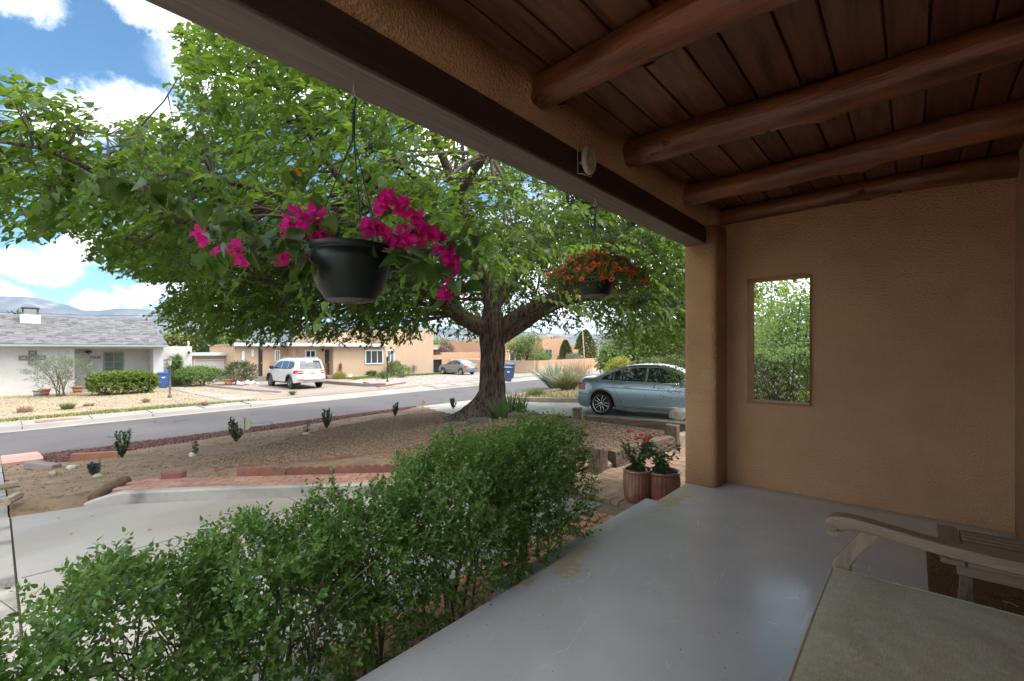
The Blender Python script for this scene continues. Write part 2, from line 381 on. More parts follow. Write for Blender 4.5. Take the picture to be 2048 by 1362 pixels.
# ================================================================== OUR HOUSE: PORCH
jt0 = M('slab_joint_dark', (.13,.12,.105), rough=.95)
stucco = M('porch_stucco', (.48,.275,.150), (.57,.34,.19), scale=1.1, rough=.93, bump=1.0, bscale=66, bdetail=3.5, brough=.58, bdist=.024, spec=.2, col3=(.42,.24,.13), scale3=2.3, fac3=(.5,.8))
floor_m = M('floor_paint', (.445,.445,.47), (.505,.505,.525), scale=1.6, rough=.28, bump=.12, bscale=9, spec=.5, bdetail=5)
def floor_wear():
    t = floor_m.node_tree; n = t.nodes.new; l = t.links.new
    p = [x for x in t.nodes if x.type == 'BSDF_PRINCIPLED'][0]; src = p.inputs['Base Color'].links[0].from_socket
    tcn = n('ShaderNodeTexCoord'); sp = n('ShaderNodeSeparateXYZ'); l(tcn.outputs['Object'], sp.inputs[0])
    def mth(op, a, b=None, clamp=False):
        q = n('ShaderNodeMath'); q.operation = op; q.use_clamp = clamp
        for i, v in enumerate((a, b)):
            if v is None: continue
            if isinstance(v, (int, float)): q.inputs[i].default_value = v
            else: l(v, q.inputs[i])
        return q.outputs[0]
    nz = n('ShaderNodeTexNoise'); nz.inputs['Scale'].default_value = 5.5; nz.inputs['Detail'].default_value = 9; nz.inputs['Roughness'].default_value = .68
    mpn = n('ShaderNodeMapping'); mpn.inputs['Scale'].default_value = (1, .8, 1); l(tcn.outputs['Object'], mpn.inputs[0]); l(mpn.outputs[0], nz.inputs['Vector'])
    # bare cement along the nosing, most at the top of the steps
    edge = mth('SUBTRACT', 1, mth('DIVIDE', mth('ADD', sp.outputs[0], 1.72), .42), True)
    pk = mth('SUBTRACT', 1, mth('DIVIDE', mth('ABSOLUTE', mth('SUBTRACT', sp.outputs[1], 4.05)), .75), True)
    pk2 = mth('MULTIPLY', mth('SUBTRACT', 1, mth('DIVIDE', mth('ABSOLUTE', mth('SUBTRACT', sp.outputs[1], 2.35)), .9), True), .62)
    amt = mth('MULTIPLY', edge, mth('ADD', mth('ADD', mth('MULTIPLY', pk, .75), pk2), .10))
    thr = mth('ADD', nz.outputs['Fac'], mth('MULTIPLY', amt, .46))
    msk = n('ShaderNodeMapRange'); msk.inputs[1].default_value = .70; msk.inputs[2].default_value = .715; l(thr, msk.inputs[0])
    mk = mth('MULTIPLY', msk.outputs[0], mth('MULTIPLY', amt, 12, True))
    mx = n('ShaderNodeMixRGB'); l(mk, mx.inputs[0]); l(src, mx.inputs[1]); mx.inputs[2].default_value = (.40,.335,.235,1)
    # pale scratches: thin stretched voronoi edges gated by noise
    cur = mx.outputs[0]
    for (rz, sc, th) in ((.6, 3.0, .0055), (2.2, 2.2, .005), (1.3, 4.5, .007), (2.9, 7.0, .009)):
        mp2 = n('ShaderNodeMapping'); mp2.inputs['Rotation'].default_value = (0, 0, rz); mp2.inputs['Scale'].default_value = (1, .28, 1); l(tcn.outputs['Object'], mp2.inputs[0])
        vo = n('ShaderNodeTexVoronoi'); vo.feature = 'DISTANCE_TO_EDGE'; vo.inputs['Scale'].default_value = sc; l(mp2.outputs[0], vo.inputs['Vector'])
        ng = n('ShaderNodeTexNoise'); ng.inputs['Scale'].default_value = 6 + sc; ng.inputs['Detail'].default_value = 3; l(mp2.outputs[0], ng.inputs['Vector'])
        a = mth('LESS_THAN', vo.outputs['Distance'], th); g = n('ShaderNodeMapRange'); g.inputs[1].default_value = .55; g.inputs[2].default_value = .68; l(ng.outputs['Fac'], g.inputs[0])
        k = mth('MULTIPLY', mth('MULTIPLY', a, g.outputs[0]), .75)
        m2 = n('ShaderNodeMixRGB'); l(k, m2.inputs[0]); l(cur, m2.inputs[1]); m2.inputs[2].default_value = (.62,.61,.61,1); cur = m2.outputs[0]
    # little specks of grit
    vo = n('ShaderNodeTexVoronoi'); vo.inputs['Scale'].default_value = 16; l(tcn.outputs['Object'], vo.inputs['Vector'])
    a = mth('LESS_THAN', vo.outputs['Distance'], .045)
    wn = n('ShaderNodeSeparateColor'); l(vo.outputs['Color'], wn.inputs[0]); a = mth('MULTIPLY', a, mth('GREATER_THAN', wn.outputs[0], .8))
    m2 = n('ShaderNodeMixRGB'); l(a, m2.inputs[0]); l(cur, m2.inputs[1]); m2.inputs[2].default_value = (.09,.07,.06,1); cur = m2.outputs[0]
    # grime swept against the walls, broken up by noise
    e1 = mth('SUBTRACT', 1, mth('DIVIDE', mth('SUBTRACT', WXX, sp.outputs[0]), .16), True); e2 = mth('SUBTRACT', 1, mth('DIVIDE', mth('SUBTRACT', EY, sp.outputs[1]), .16), True)
    gr_ = mth('MULTIPLY', mth('MAXIMUM', e1, e2), mth('MULTIPLY', nz.outputs['Fac'], 1.1), True)
    m2 = n('ShaderNodeMixRGB'); l(gr_, m2.inputs[0]); l(cur, m2.inputs[1]); m2.inputs[2].default_value = (.20,.17,.135,1); cur = m2.outputs[0]
    l(cur, p.inputs['Base Color'])
    rr = n('ShaderNodeMapRange'); rr.inputs[3].default_value = .17; rr.inputs[4].default_value = .75; l(mk, rr.inputs[0])
    nr = n('ShaderNodeTexNoise'); nr.inputs['Scale'].default_value = 3; nr.inputs['Detail'].default_value = 7; l(tcn.outputs['Object'], nr.inputs['Vector'])
    ad = mth('ADD', rr.outputs[0], mth('MULTIPLY', mth('SUBTRACT', nr.outputs['Fac'], .45), .25)); l(ad, p.inputs['Roughness'])
EY, WXX = 4.94, .57
floor_wear()
wood_plank = M('stained_plank', (.110,.044,.028), (.165,.070,.046), scale=2.2, rough=.42, bump=.25, bscale=9, stretch=(9, .8, 3), rnd=.28, hue=.012, col3=(.05,.018,.011), scale3=3.5, fac3=(.48,.72), spec=.45)
wood_log = M('stained_log', (.135,.042,.018), (.235,.080,.034), scale=2.0, rough=.36, bump=.7, bscale=6, stretch=(1.1, 6, 6), rnd=.12, col3=(.045,.016,.009), scale3=2.2, fac3=(.50,.70), spec=.5)
wood_beam = M('dark_beam', (.042,.026,.022), (.062,.036,.029), scale=2.5, rough=.5, bump=.35, bscale=6, stretch=(14, .7, 14))
wood_beam_under = M('pale_soffit', (.20,.165,.145), (.12,.097,.087), scale=2.5, rough=.55, bump=.45, bscale=7, stretch=(16, .6, 4))

def rounded_prism(poly_r, z0, z1, seg=5):
    """poly_r: list of (x, y, radius) counter-clockwise; vertical prism with rounded corners"""
    pts = []; n = len(poly_r)
    for i, (x, y, r) in enumerate(poly_r):
        p = Vector((x, y)); a = (Vector(poly_r[i-1][:2]) - p).normalized(); b = (Vector(poly_r[(i+1) % n][:2]) - p).normalized()
        if r <= 0: pts.append(p); continue
        d = r; p0 = p + a * d; p1 = p + b * d
        for k in range(seg + 1):
            t = k / seg; pts.append(p0 * (1-t)**2 + p * 2*t*(1-t) + p1 * t*t)
    mb = MB(); m = len(pts); lv = max(1, int((z1 - z0) / .3)); vs = []
    for j in range(lv + 1):
        z = z0 + (z1 - z0) * j / lv
        for q in pts:
            w_ = .004 * noise.noise(Vector((q.x * 3, q.y * 3, z * 2)))
            vs.append((q.x + w_, q.y + w_, z))
    fs = [(j*m+k, j*m+(k+1) % m, (j+1)*m+(k+1) % m, (j+1)*m+k) for j in range(lv) for k in range(m)]
    mb.add(vs, fs, True); mb.add([], []); mb.f += [tuple(reversed(range(m))), tuple(lv*m + k for k in range(m))]; mb.smooth += [False, False]
    return mb

FX, WXX, EY = -1.72, .57, 4.94       # porch edge, house wall, end wall
CEIL = 2.76
house = thing('adobe_house', 'tan stucco house wall, post and dark timber ceiling sheltering the grey painted porch', 'house', (0, 0, 0))
fl = MB(); fl.add([], [])
NX = 10
fv = []
bm = bmesh.new(); bmesh.ops.create_cube(bm, size=1)
for v in bm.verts: v.co = Vector((FX if v.co.x < 0 else WXX, -1.0 if v.co.y < 0 else EY + .25, -.40 if v.co.z < 0 else 0))
bmesh.ops.bevel(bm, geom=[e for e in bm.edges if all(abs(v.co.x - FX) < 1e-4 and abs(v.co.z) < 1e-4 for v in e.verts)], offset=.02, segments=3, affect='EDGES')
obj('porch_floor', bm, floor_m, house)
st = bevel_box(.25, 2.2, .20, .01); o = obj('step', st, floor_m, house, (-1.847, 3.15, -.22))
# end wall with its opening (pieces butt end to end, all inside ONE closed mesh)
OX0, OX1, OZ0, OZ1, WT = -1.22, -.70, .835, 2.03, .20
def holed_wall():
    mb = MB(); y0, y1 = EY, EY + WT
    X = [-1.5, OX0, OX1, WXX]; Z = [-.4, OZ0, OZ1, 3.1]
    for y, s in ((y0, 1), (y1, -1)):
        b = len(mb.v); mb.v += [(x, y, z) for z in Z for x in X]
        for j in range(3):
            for i in range(3):
                if i == 1 and j == 1: continue
                a = b + j*4+i; q = (a, a+1, a+5, a+4); mb.f.append(q if s > 0 else tuple(reversed(q))); mb.smooth.append(False)
    r = [5, 6, 10, 9]
    for k in range(4):
        a, c = r[k], r[(k+1) % 4]; mb.f.append((a, a+16, c+16, c)); mb.smooth.append(False)
    o4 = [0, 3, 15, 12]
    for k in range(4):
        a, c = o4[k], o4[(k+1) % 4]; mb.f.append((c, c+16, a+16, a)); mb.smooth.append(False)
    return mb
me = holed_wall().mesh('wall'); bm = bmesh.new(); bm.from_mesh(me)
bm.verts.ensure_lookup_table()
ed = [e for e in bm.edges if all(OX0 - .01 < v.co.x < OX1 + .01 and OZ0 - .01 < v.co.z < OZ1 + .01 for v in e.verts) and abs(e.verts[0].co.y - e.verts[1].co.y) < 1e-4]
bmesh.ops.bevel(bm, geom=ed, offset=.03, segments=3, affect='EDGES', profile=.5)
obj('end_wall', bm, stucco, house)
# corner where the walls meet is rounded: long house wall, starts 2 mm behind the end wall
obj('long_wall', rounded_prism([(WXX + .002, -1.0, 0), (WXX + .5, -1.0, 0), (WXX + .5, EY + 3, 0), (WXX + .002, EY + 3, 0)], -.45, 3.1), stucco, house)
# square stucco post with soft corners
obj('post', rounded_prism([(-1.73, 4.60, .05), (-1.42, 4.60, .07), (-1.42, 5.16, .05), (-1.73, 5.16, .05)], -.02, 2.555), stucco, house)
obj('post_top', rounded_prism([(-1.71, 4.612, .05), (-1.435, 4.612, .06), (-1.435, 5.15, .03), (-1.71, 5.15, .03)], 2.55, 2.75), stucco, house)
# header beam, dark inner face; its underside, coloured paler, is a board of its own
obj('header_beam', bevel_box(.186, 5.8, .155, .006), wood_beam, house, (-1.605, 1.71, 2.470))
obj('soffit_board', bevel_box(.190, 5.795, .016, .004), wood_beam_under, house, (-1.605, 1.71, 2.384))
# stucco band above it, uneven where it wraps the log ends
VY = [.83, 1.85, 2.87, 3.90, 4.86]
def band():
    mb = MB(); nx = 120; rows = []
    for i in range(nx + 1):
        y = -1.15 + (EY + .2 + 1.15) * i / nx
        bl = sum(math.exp(-((y - v) / .13) ** 2) for v in VY) * .05
        wv = .008 * noise.noise(Vector((y * 2.5, 0, 3)))
        rows.append([(-1.70, y, 2.55), (-1.515 + wv * .5, y, 2.549), (-1.487 + wv + bl*.4, y, 2.568), (-1.475 + wv + bl, y, 2.66), (-1.47 + wv + bl * .6, y, CEIL + .02), (-1.70, y, CEIL + .02)])
    vs = [p for r in rows for p in r]; fs = []
    for i in range(nx):
        for k in range(5): a = i*6+k; fs.append((a, a+1, a+7, a+6))
    mb.add(vs, fs, True); return mb
obj('stucco_band', band(), stucco, house)
# ceiling boards
def plank_mesh(wd):
    return bevel_box(wd - .010, 6.1, .022, .004, 1)
seams = [-1.515, -1.36, -1.205, -1.005, -.80, -.65, -.441, -.288, -.091, .06, .265, .41, .60]
PLK = {}
for a, b in zip(seams, seams[1:]):
    w_ = round(b - a, 3)
    if w_ not in PLK:
        PLK[w_] = bpy.data.meshes.new('plank'); q = plank_mesh(w_); q.to_mesh(PLK[w_]); q.free(); PLK[w_].materials.append(wood_plank)
    obj('plank', PLK[w_], None, house, ((a + b) / 2, 2.05, CEIL + .011 + random.uniform(0, .002)))
obj('roof_deck', MB().box(-1.9, 1.2, -1.15, EY + 1.7, CEIL + .0245, CEIL + .30), wood_beam, house)  # unseen overhang past the end wall, lengthened to keep sun off the opening
# peeled logs, crooked, tapering, with knots
knot_m = M('log_knot', (.03,.014,.010), (.08,.035,.018), scale=20, rough=.6, bump=.6, bscale=30)
for k, y in enumerate(VY):
    rd = random.Random(40 + k); n = 26; m = 22; x0, x1 = -1.52, .62
    knots = [(rd.uniform(.05, .95), rd.uniform(PI * 1.05, PI * 1.95), rd.uniform(.010, .030)) for _ in range(rd.choice((4, 5, 6)))]
    rb = .093 if k != 4 else .082
    vs = []
    for i in range(m + 1):
        f = i / m; x = x0 + (x1 - x0) * f
        cy_ = y + .022 * math.sin(f * 4.1 + k * 2.2) + .010 * math.sin(f * 9 + k); cz_ = CEIL - rb * .93 + .012 * math.sin(f * 5 + k * 1.3)
        rr = rb * (.93 + .12 * f + .05 * math.sin(f * 7 + k * 3))
        if i == 0: rr *= .93
        for j in range(n):
            an = 2 * PI * j / n; q = rr * (1 + .09 * noise.noise(Vector((x * 2.0, math.cos(an) * 1.3 + k * 7, math.sin(an) * 1.3))))
            for (kf, ka, kh) in knots:
                q += kh * math.exp(-((f - kf) * 2.14 / .055) ** 2 - ((an - ka) / .32) ** 2)
            vs.append((x, cy_ + q * math.cos(an), cz_ + q * math.sin(an)))
    mb = MB(); fs = [(i*n+j, i*n+(j+1) % n, (i+1)*n+(j+1) % n, (i+1)*n+j) for i in range(m) for j in range(n)]
    mb.add(vs, fs, True); mb.f.append(tuple(reversed(range(n)))); mb.smooth.append(False)
    lg = obj('log_beam', mb, wood_log, house)
    for (kf, ka, kh) in knots:
        i = kf; x = x0 + (x1 - x0) * kf
        cy_ = y + .022 * math.sin(kf * 4.1 + k * 2.2) + .010 * math.sin(kf * 9 + k); cz_ = CEIL - rb * .93 + .012 * math.sin(kf * 5 + k * 1.3)
        rr = rb * (.93 + .12 * kf + .05 * math.sin(kf * 7 + k * 3)) + kh
        c = Vector((x, cy_ + (rr - .004) * math.cos(ka), cz_ + (rr - .004) * math.sin(ka)))
        nr = Vector((0, math.cos(ka), math.sin(ka))); t1 = Vector((1, 0, 0)); t2 = nr.cross(t1)
        kb = MB(); pts = []
        for ring, (rs, hh) in enumerate(((1, -.004), (.75, .004), (.4, .0035), (.05, -.001))):
            for q in range(10):
                a = 2 * PI * q / 10; rr2 = rs * kh * .85 * (1 + .18 * math.sin(3 * a + k))
                pts.append(c + t1 * math.cos(a) * rr2 * 1.35 + t2 * math.sin(a) * rr2 * .8 + nr * hh)
        kb.add(pts, [(r_*10+q, r_*10+(q+1) % 10, (r_+1)*10+(q+1) % 10, (r_+1)*10+q) for r_ in range(3) for q in range(10)], True)
        obj('knot', kb, knot_m, lg)

# ================================================================== GROUND AND STREET
asphalt = M('asphalt', (.078,.073,.074), (.095,.089,.089), scale=.5, rough=.9, bump=.25, bscale=60, col3=(.062,.058,.060), scale3=.16, fac3=(.5,.62))
def cracks(mat, scale, th, col, gate=(.52, .60)):
    t = mat.node_tree; n = t.nodes.new; l = t.links.new; p = [x for x in t.nodes if x.type == 'BSDF_PRINCIPLED'][0]; src = p.inputs['Base Color'].links[0].from_socket
    tcn = n('ShaderNodeTexCoord'); nz = n('ShaderNodeTexNoise'); nz.inputs['Scale'].default_value = scale * 3; nz.inputs['Detail'].default_value = 6; l(tcn.outputs['Object'], nz.inputs['Vector'])
    sc_ = n('ShaderNodeVectorMath'); sc_.operation = 'SCALE'; sc_.inputs['Scale'].default_value = .9 / scale * .4; l(nz.outputs['Color'], sc_.inputs[0]); ad = n('ShaderNodeVectorMath'); ad.operation = 'ADD'; l(tcn.outputs['Object'], ad.inputs[0]); l(sc_.outputs[0], ad.inputs[1])
    vo = n('ShaderNodeTexVoronoi'); vo.feature = 'DISTANCE_TO_EDGE'; vo.inputs['Scale'].default_value = scale; l(ad.outputs[0], vo.inputs['Vector'])
    a = n('ShaderNodeMath'); a.operation = 'LESS_THAN'; a.inputs[1].default_value = th; l(vo.outputs['Distance'], a.inputs[0])
    ng = n('ShaderNodeTexNoise'); ng.inputs['Scale'].default_value = scale * 1.3; l(tcn.outputs['Object'], ng.inputs['Vector']); g = n('ShaderNodeMapRange'); g.inputs[1].default_value, g.inputs[2].default_value = gate; l(ng.outputs['Fac'], g.inputs[0])
    m_ = n('ShaderNodeMath'); m_.operation = 'MULTIPLY'; l(a.outputs[0], m_.inputs[0]); l(g.outputs[0], m_.inputs[1])
    mx = n('ShaderNodeMixRGB'); l(m_.outputs[0], mx.inputs[0]); l(src, mx.inputs[1]); mx.inputs[2].default_value = (*col, 1); l(mx.outputs[0], p.inputs['Base Color'])
cracks(asphalt, .42, .020, (.035,.033,.033))
conc = M('concrete', (.29,.275,.25), (.355,.34,.31), scale=1.1, rough=.85, bump=.15, bscale=50, col3=(.30,.275,.24), scale3=.9, fac3=(.55,.75))
conc_old = M('old_concrete', (.27,.255,.23), (.36,.345,.315), scale=2.2, rough=.9, bump=.35, bscale=35, col3=(.13,.125,.12), scale3=3, fac3=(.48,.66))
patio_m = M('patio_concrete', (.25,.24,.22), (.315,.30,.28), scale=1.4, rough=.72, bump=.12, bscale=40, stretch=(1, .45, 1), col3=(.26,.235,.20), scale3=.8, fac3=(.5,.7))
dirt = M('bare_dirt', (.18,.118,.072), (.265,.18,.11), scale=2.6, rough=.97, bump=.8, bscale=30, bdetail=8, col3=(.12,.075,.045), scale3=7, fac3=(.56,.68))
dirt_far = M('dry_dirt', (.235,.185,.14), (.30,.24,.185), scale=.7, rough=.97, bump=.4, bscale=20, col3=(.25,.20,.10), scale3=1.6, fac3=(.52,.62))
gravel_base = M('gravel_bed', (.11,.075,.052), (.20,.14,.10), scale=45, rough=.95, bump=1.0, bscale=55, bdetail=3, bdist=.02)
mulch_base = M('mulch_bed', (.05,.024,.020), (.11,.048,.038), scale=35, rough=.95, bump=1.0, bscale=40)
ground_m = M('valley_ground', (.20,.17,.12), (.15,.15,.09), scale=.02, rough=1)

YARD = [(-16.95, .12), (-7.1, .12), (-7.1, .7), (-7.32, 1.25), (-6.5, 2.05), (-5.6, 3.05), (-5.1, 3.7), (-3.35, 5.62), (-3.05, 7.5), (-3.05, 8.85), (-3.5, 8.95), (-6.7, 8.3), (-9.2, 8.7), (-16.95, 12.9)]
g = structure(obj('ground', MB().add([(-20000, -20000, -1.95), (20000, -20000, -1.95), (20000, 20000, -1.95), (-20000, 20000, -1.95)], [(0, 1, 2, 3)]), ground_m))
structure(patch('bare_yard', YARD, yard, dirt, .25))
structure(patch('street', [(-24.2, -60), (-17.1, -60), (-15.6, 75), (-22.7, 75)], lambda x, y: zs(y), asphalt, 5))
structure(patch('driveway', [(-17.1, 12.4), (-9.2, 8.72), (-6.7, 8.32), (-3.5, 8.97), (-2.0, 9.2), (6, 10.8), (6, 16.6), (-2, 15.0), (-9.85, 13.8), (-12.2, 14.6), (-13.9, 15.8), (-17.0, 17.5)], drive, conc, .8))
dw_ = [o for o in bpy.data.objects if o.name == 'driveway'][0]
for x in (-14.5, -11.6, -8.8, -6.0, -3.2):
    for k in range(6):
        y0, y1 = (9.6 if x > -9 else 11.6) + k * .75 + (x + 6) * .1, (9.6 if x > -9 else 11.6) + (k + 1) * .75 + (x + 6) * .1; z = drive(x, (y0 + y1) / 2)
        obj('slab_joint', MB().box(x - .006, x + .006, y0, y1 - .002, z - .01, z + .004), jt0, dw_)
structure(patch('neighbour_bed', [(-16.9, 17.9), (-13.9, 15.95), (-12.2, 14.75), (-9.85, 13.95), (-2, 15.15), (6, 16.8), (30, 16.8), (30, 76), (-15.7, 76)], lambda x, y: drive(x, y) + .06 + .05 * noise.noise(Vector((x*.5, y*.5, 2))), dirt_far, .8))
structure(patch('patio', [(-7.1, .12), (-1.7, .12), (-1.7, 4.6), (-2.2, 4.5), (-3.0, 4.35), (-4.7, 3.3), (-6.3, 1.62), (-6.95, .78)], lambda x, y: -.415, patio_m, 2))
structure(patch('front_path', [(-17.0, -1.4), (-7, -1.4), (-1.7, -1.4), (-1.7, .105), (-7.1, .105), (-17.0, .105)], lambda x, y: -.41 if x > -7.2 else yard(x, y) + .02, conc_old, .7))
structure(obj('path_joint', MB().box(-7.1, -1.72, .07, .16, -.7, -.432), M('joint_dirt', (.10,.075,.055), rough=1)))
structure(patch('side_yard', [(-17.0, -30), (3, -30), (3, -1.42), (-17, -1.42)], lambda x, y: -.42 if x > -7.2 else yard(x, 0.5), dirt, 1.5))
for (x0, x1, y0, y1) in ((-5.16, -5.145, .14, 2.8), (-3.46, -3.445, .14, 4.15), (-7.0, -1.8, 2.3, 2.312)):
    if y1 - y0 < .1: x0 = -5.9
    obj('slab_joint', MB().box(x0, x1, y0, y1, -.42, -.413), jt0, [o for o in bpy.data.objects if o.name == 'patio'][0])
# the bed beside the house seen through the wall opening
structure(patch('side_garden', [(-1.75, 5.2), (.6, 5.2), (6, 5.2), (6, 10.7), (-1.75, 9.2)], lambda x, y: -.33, dirt, 1))

# far side: kerb, gutter, sidewalk, yards
def far_edge(y): return -24.2 + 1.5 * (y + 60) / 135
def near_edge(y): return -17.1 + 1.5 * (y + 60) / 135
ys_f = [-60 + 3 * i for i in range(46)]
cuts = [(9.2, 17.8), (26.2, 31.8)]               # dropped kerb at the driveways
def kh(y):
    h = .15
    for a, b in cuts:
        if a <= y <= b: h = .02
        elif a - .9 < y < a: h = .15 - .13 * (y - a + .9) / .9
        elif b < y < b + .9: h = .02 + .13 * (y - b) / .9
    return h
ysd = sorted(set([-60 + .9 * i for i in range(150)] + [c for ab in cuts for c in ab]))
mb = MB(); vs = []
for y in ysd:
    x = far_edge(y); z = zs(y); h = kh(y)
    vs += [(x + .42, y, z + .006), (x + .05, y, z - .006 + .02), (x - .02, y, z + h * .95), (x - .06, y, z + h), (x - 1.25, y, z + h + .02 if h > .1 else z + .13), (x - 1.25, y, z - .2)]
fs = []
for i in range(len(ysd) - 1):
    for k in range(5): a = i*6+k; fs.append((a, a+6, a+7, a+1))
mb.add(vs, fs)
conc_lt = M('pale_concrete', (.235,.224,.205), (.28,.267,.245), scale=.9, rough=.88, bump=.1, bscale=30, col3=(.24,.225,.20), scale3=.5, fac3=(.5,.7))
sw = structure(obj('far_sidewalk', mb, conc_lt))
jt = M('joint_dark', (.12,.11,.10), rough=.95)
for i in range(24):
    y = -3 + i * 1.83; x = far_edge(y); h = kh(y)
    if h < .1: continue
    obj('joint', MB().box(x - 1.24, x - .06, y - .008, y + .008, zs(y) + h + .001, zs(y) + h + .028), jt, sw)
    if i % 2 == 0: obj('kerb_joint', MB().box(x - .02, x + .052, y - .008, y + .008, zs(y) + .0, zs(y) + h * .8), jt, sw)
structure(patch('far_ground', [(-70, -60), (-25.44, -60), (-24.1, 75), (-70, 75)], lambda x, y: farz(x, y), dirt_far, 2.5))
# ================================================================== WALKS, EDGING, GRAVEL
brick_red = M('red_brick', (.29,.145,.11), (.34,.19,.145), scale=6, rough=.9, bump=.4, bscale=60, rnd=.16, hue=.01, col3=(.33,.22,.16), scale3=9, fac3=(.5,.7))
brick_brown = M('brown_brick', (.24,.155,.105), (.31,.21,.145), scale=6, rough=.9, bump=.4, bscale=60, rnd=.15, col3=(.17,.12,.09), scale3=8, fac3=(.55,.7))
brick_terra = M('terracotta_brick', (.42,.18,.11), (.50,.25,.165), scale=6, rough=.85, bump=.3, bscale=60, rnd=.12)
edging_m = M('scalloped_edging', (.20,.085,.062), (.27,.12,.088), scale=5, rough=.93, bump=.5, bscale=50, rnd=.12, col3=(.13,.07,.055), scale3=5, fac3=(.55,.7))
pink_kerb = M('pink_kerb', (.44,.25,.20), (.50,.31,.255), scale=3, rough=.9, bump=.3, bscale=50, rnd=.08)
mortar = M('sand_joint', (.16,.12,.085), (.22,.17,.12), scale=20, rough=1)
tie_m = M('railroad_tie', (.105,.070,.048), (.19,.135,.095), scale=3, rough=.95, bump=.9, bscale=12, stretch=(1.2, 12, 12), rnd=.15, col3=(.05,.035,.028), scale3=4, fac3=(.5,.68))
tie_pale = M('bleached_tie', (.27,.215,.16), (.36,.29,.215), scale=3, rough=.95, bump=.9, bscale=12, stretch=(1.2, 12, 12), col3=(.17,.13,.10), scale3=4, fac3=(.5,.68))

BR = {}
def brickmesh(key, l, wd, h, mat):
    k = (key, l, wd, h)
    if k not in BR:
        BR[k] = []
        for q in range(4):
            b = bevel_box(l, wd, h, .0035, 1, .0012); me = bpy.data.meshes.new('brick'); b.to_mesh(me); b.free(); me.materials.append(mat); BR[k].append(me)
    return random.choice(BR[k])
def brick_walk(name, poly, ang, z, mat, l=.195, wd=.095, gap=.007, limit=300, sub=mortar, tilt=.006, pattern='bond'):
    base = structure(patch(name, poly, lambda x, y: z - .022, sub, 5))
    a = Vector((math.cos(ang), math.sin(ang))); b = Vector((-a.y, a.x)); cx_ = sum(p[0] for p in poly)/len(poly); cy_ = sum(p[1] for p in poly)/len(poly)
    cand = []
    for j in range(-40, 41):
        for i in range(-30, 31):
            if pattern == 'bond': p = Vector((cx_, cy_)) + a * ((i + .5 * (j % 2)) * (l + gap)) + b * (j * (wd + gap)); rot = ang
            else:
                u = l + gap; p0 = Vector((cx_, cy_)) + a * (i * u) + b * (j * u)
                if (i + j) % 2 == 0: pl = [(p0 + b * (u/4), ang), (p0 - b * (u/4), ang)]
                else: pl = [(p0 + a * (u/4), ang + PI/2), (p0 - a * (u/4), ang + PI/2)]
                for p, rot in pl:
                    if inpoly(p.x, p.y, poly): cand.append((p, rot))
                continue
            if inpoly(p.x, p.y, poly): cand.append((p, rot))
    cand.sort(key=lambda c: c[0].length)
    for p, rot in cand[:limit]:
        obj('brick', brickmesh(name, l, wd, .05, mat), None, base, (p.x, p.y, z - .027 + random.uniform(-.002, .003)), (random.uniform(-tilt, tilt), random.uniform(-tilt, tilt), rot + random.uniform(-.012, .012)))
    return base, cand[limit:]
KERB = [(-7.02, .70), (-6.93, .83), (-6.28, 1.62), (-5.5, 2.5), (-4.7, 3.28), (-3.9, 3.85), (-3.0, 4.32)]
W2 = [(-6.95, .92), (-6.2, 1.75), (-5.42, 2.6), (-4.62, 3.40), (-3.85, 3.95), (-3.35, 4.25), (-3.42, 5.50), (-5.02, 3.62), (-5.60, 3.0), (-6.55, 2.0), (-7.25, 1.22)]
brick_walk('brick_walk', W2, R(47), -.272, brick_red)
W1 = [(-1.9, 4.55), (-3.3, 4.30), (-3.4, 5.45), (-3.02, 7.4), (-3.02, 8.8), (-1.85, 9.0), (-1.80, 5.1)]
brick_walk('porch_brick_walk', W1, R(88), -.30, brick_brown, pattern='basket')
W3 = [(-1.98, 1.2), (-2.52, 1.2), (-2.52, 4.25), (-1.98, 4.25)]
brick_walk('brick_border', W3, R(0), -.355, brick_terra, l=.2)
structure(obj('old_slab', MB().box(-3.10, -2.54, 3.60, 4.40, -.5, -.345), conc_old))
structure(obj('soil_strip', MB().box(-3.35, -1.98, 4.2, 4.62, -.6, -.352), mortar))
# cast kerb with its sloping nose
kb = ribbon(smooth_poly(KERB), .13, .13, lambda x, y: -.41 - .10 * clampf((.95 - y) / .25, 0, 1), .1, b=.02)
obk = obj('concrete_kerb', kb, conc_old); tag(obk, 'weathered grey concrete kerb curving in front of the red brick walk', 'kerb')

# scalloped edging blocks
def scallop_mesh(l=.60, n=5, h=.115, t=.05):
    out = []; steps = 8
    for i in range(n):
        for k in range(steps + (1 if i == n - 1 else 0)):
            f = k / steps; x = -l/2 + (i + f) * l / n
            out.append((x, h - .036 + .036 * math.sin(PI * f) ** .6 if f not in (0, 1) else h - .036))
    mb = MB(); m = len(out); vs = []
    for y in (-t/2, t/2):
        vs += [(x, y, 0) for x, z in out] + [(x, y, z) for x, z in out]
    fs = []
    for i in range(m - 1):
        fs += [(i, i+1, m+i+1, m+i), (2*m+i+1, 2*m+i, 3*m+i, 3*m+i+1), (m+i, m+i+1, 3*m+i+1, 3*m+i)]
    fs += [(0, m, 3*m, 2*m), (m-1, 3*m-1, 4*m-1, 2*m-1)]
    mb.add(vs, fs); me = mb.mesh('edging_block'); me.materials.append(edging_m); return me
SCAL = scallop_mesh()
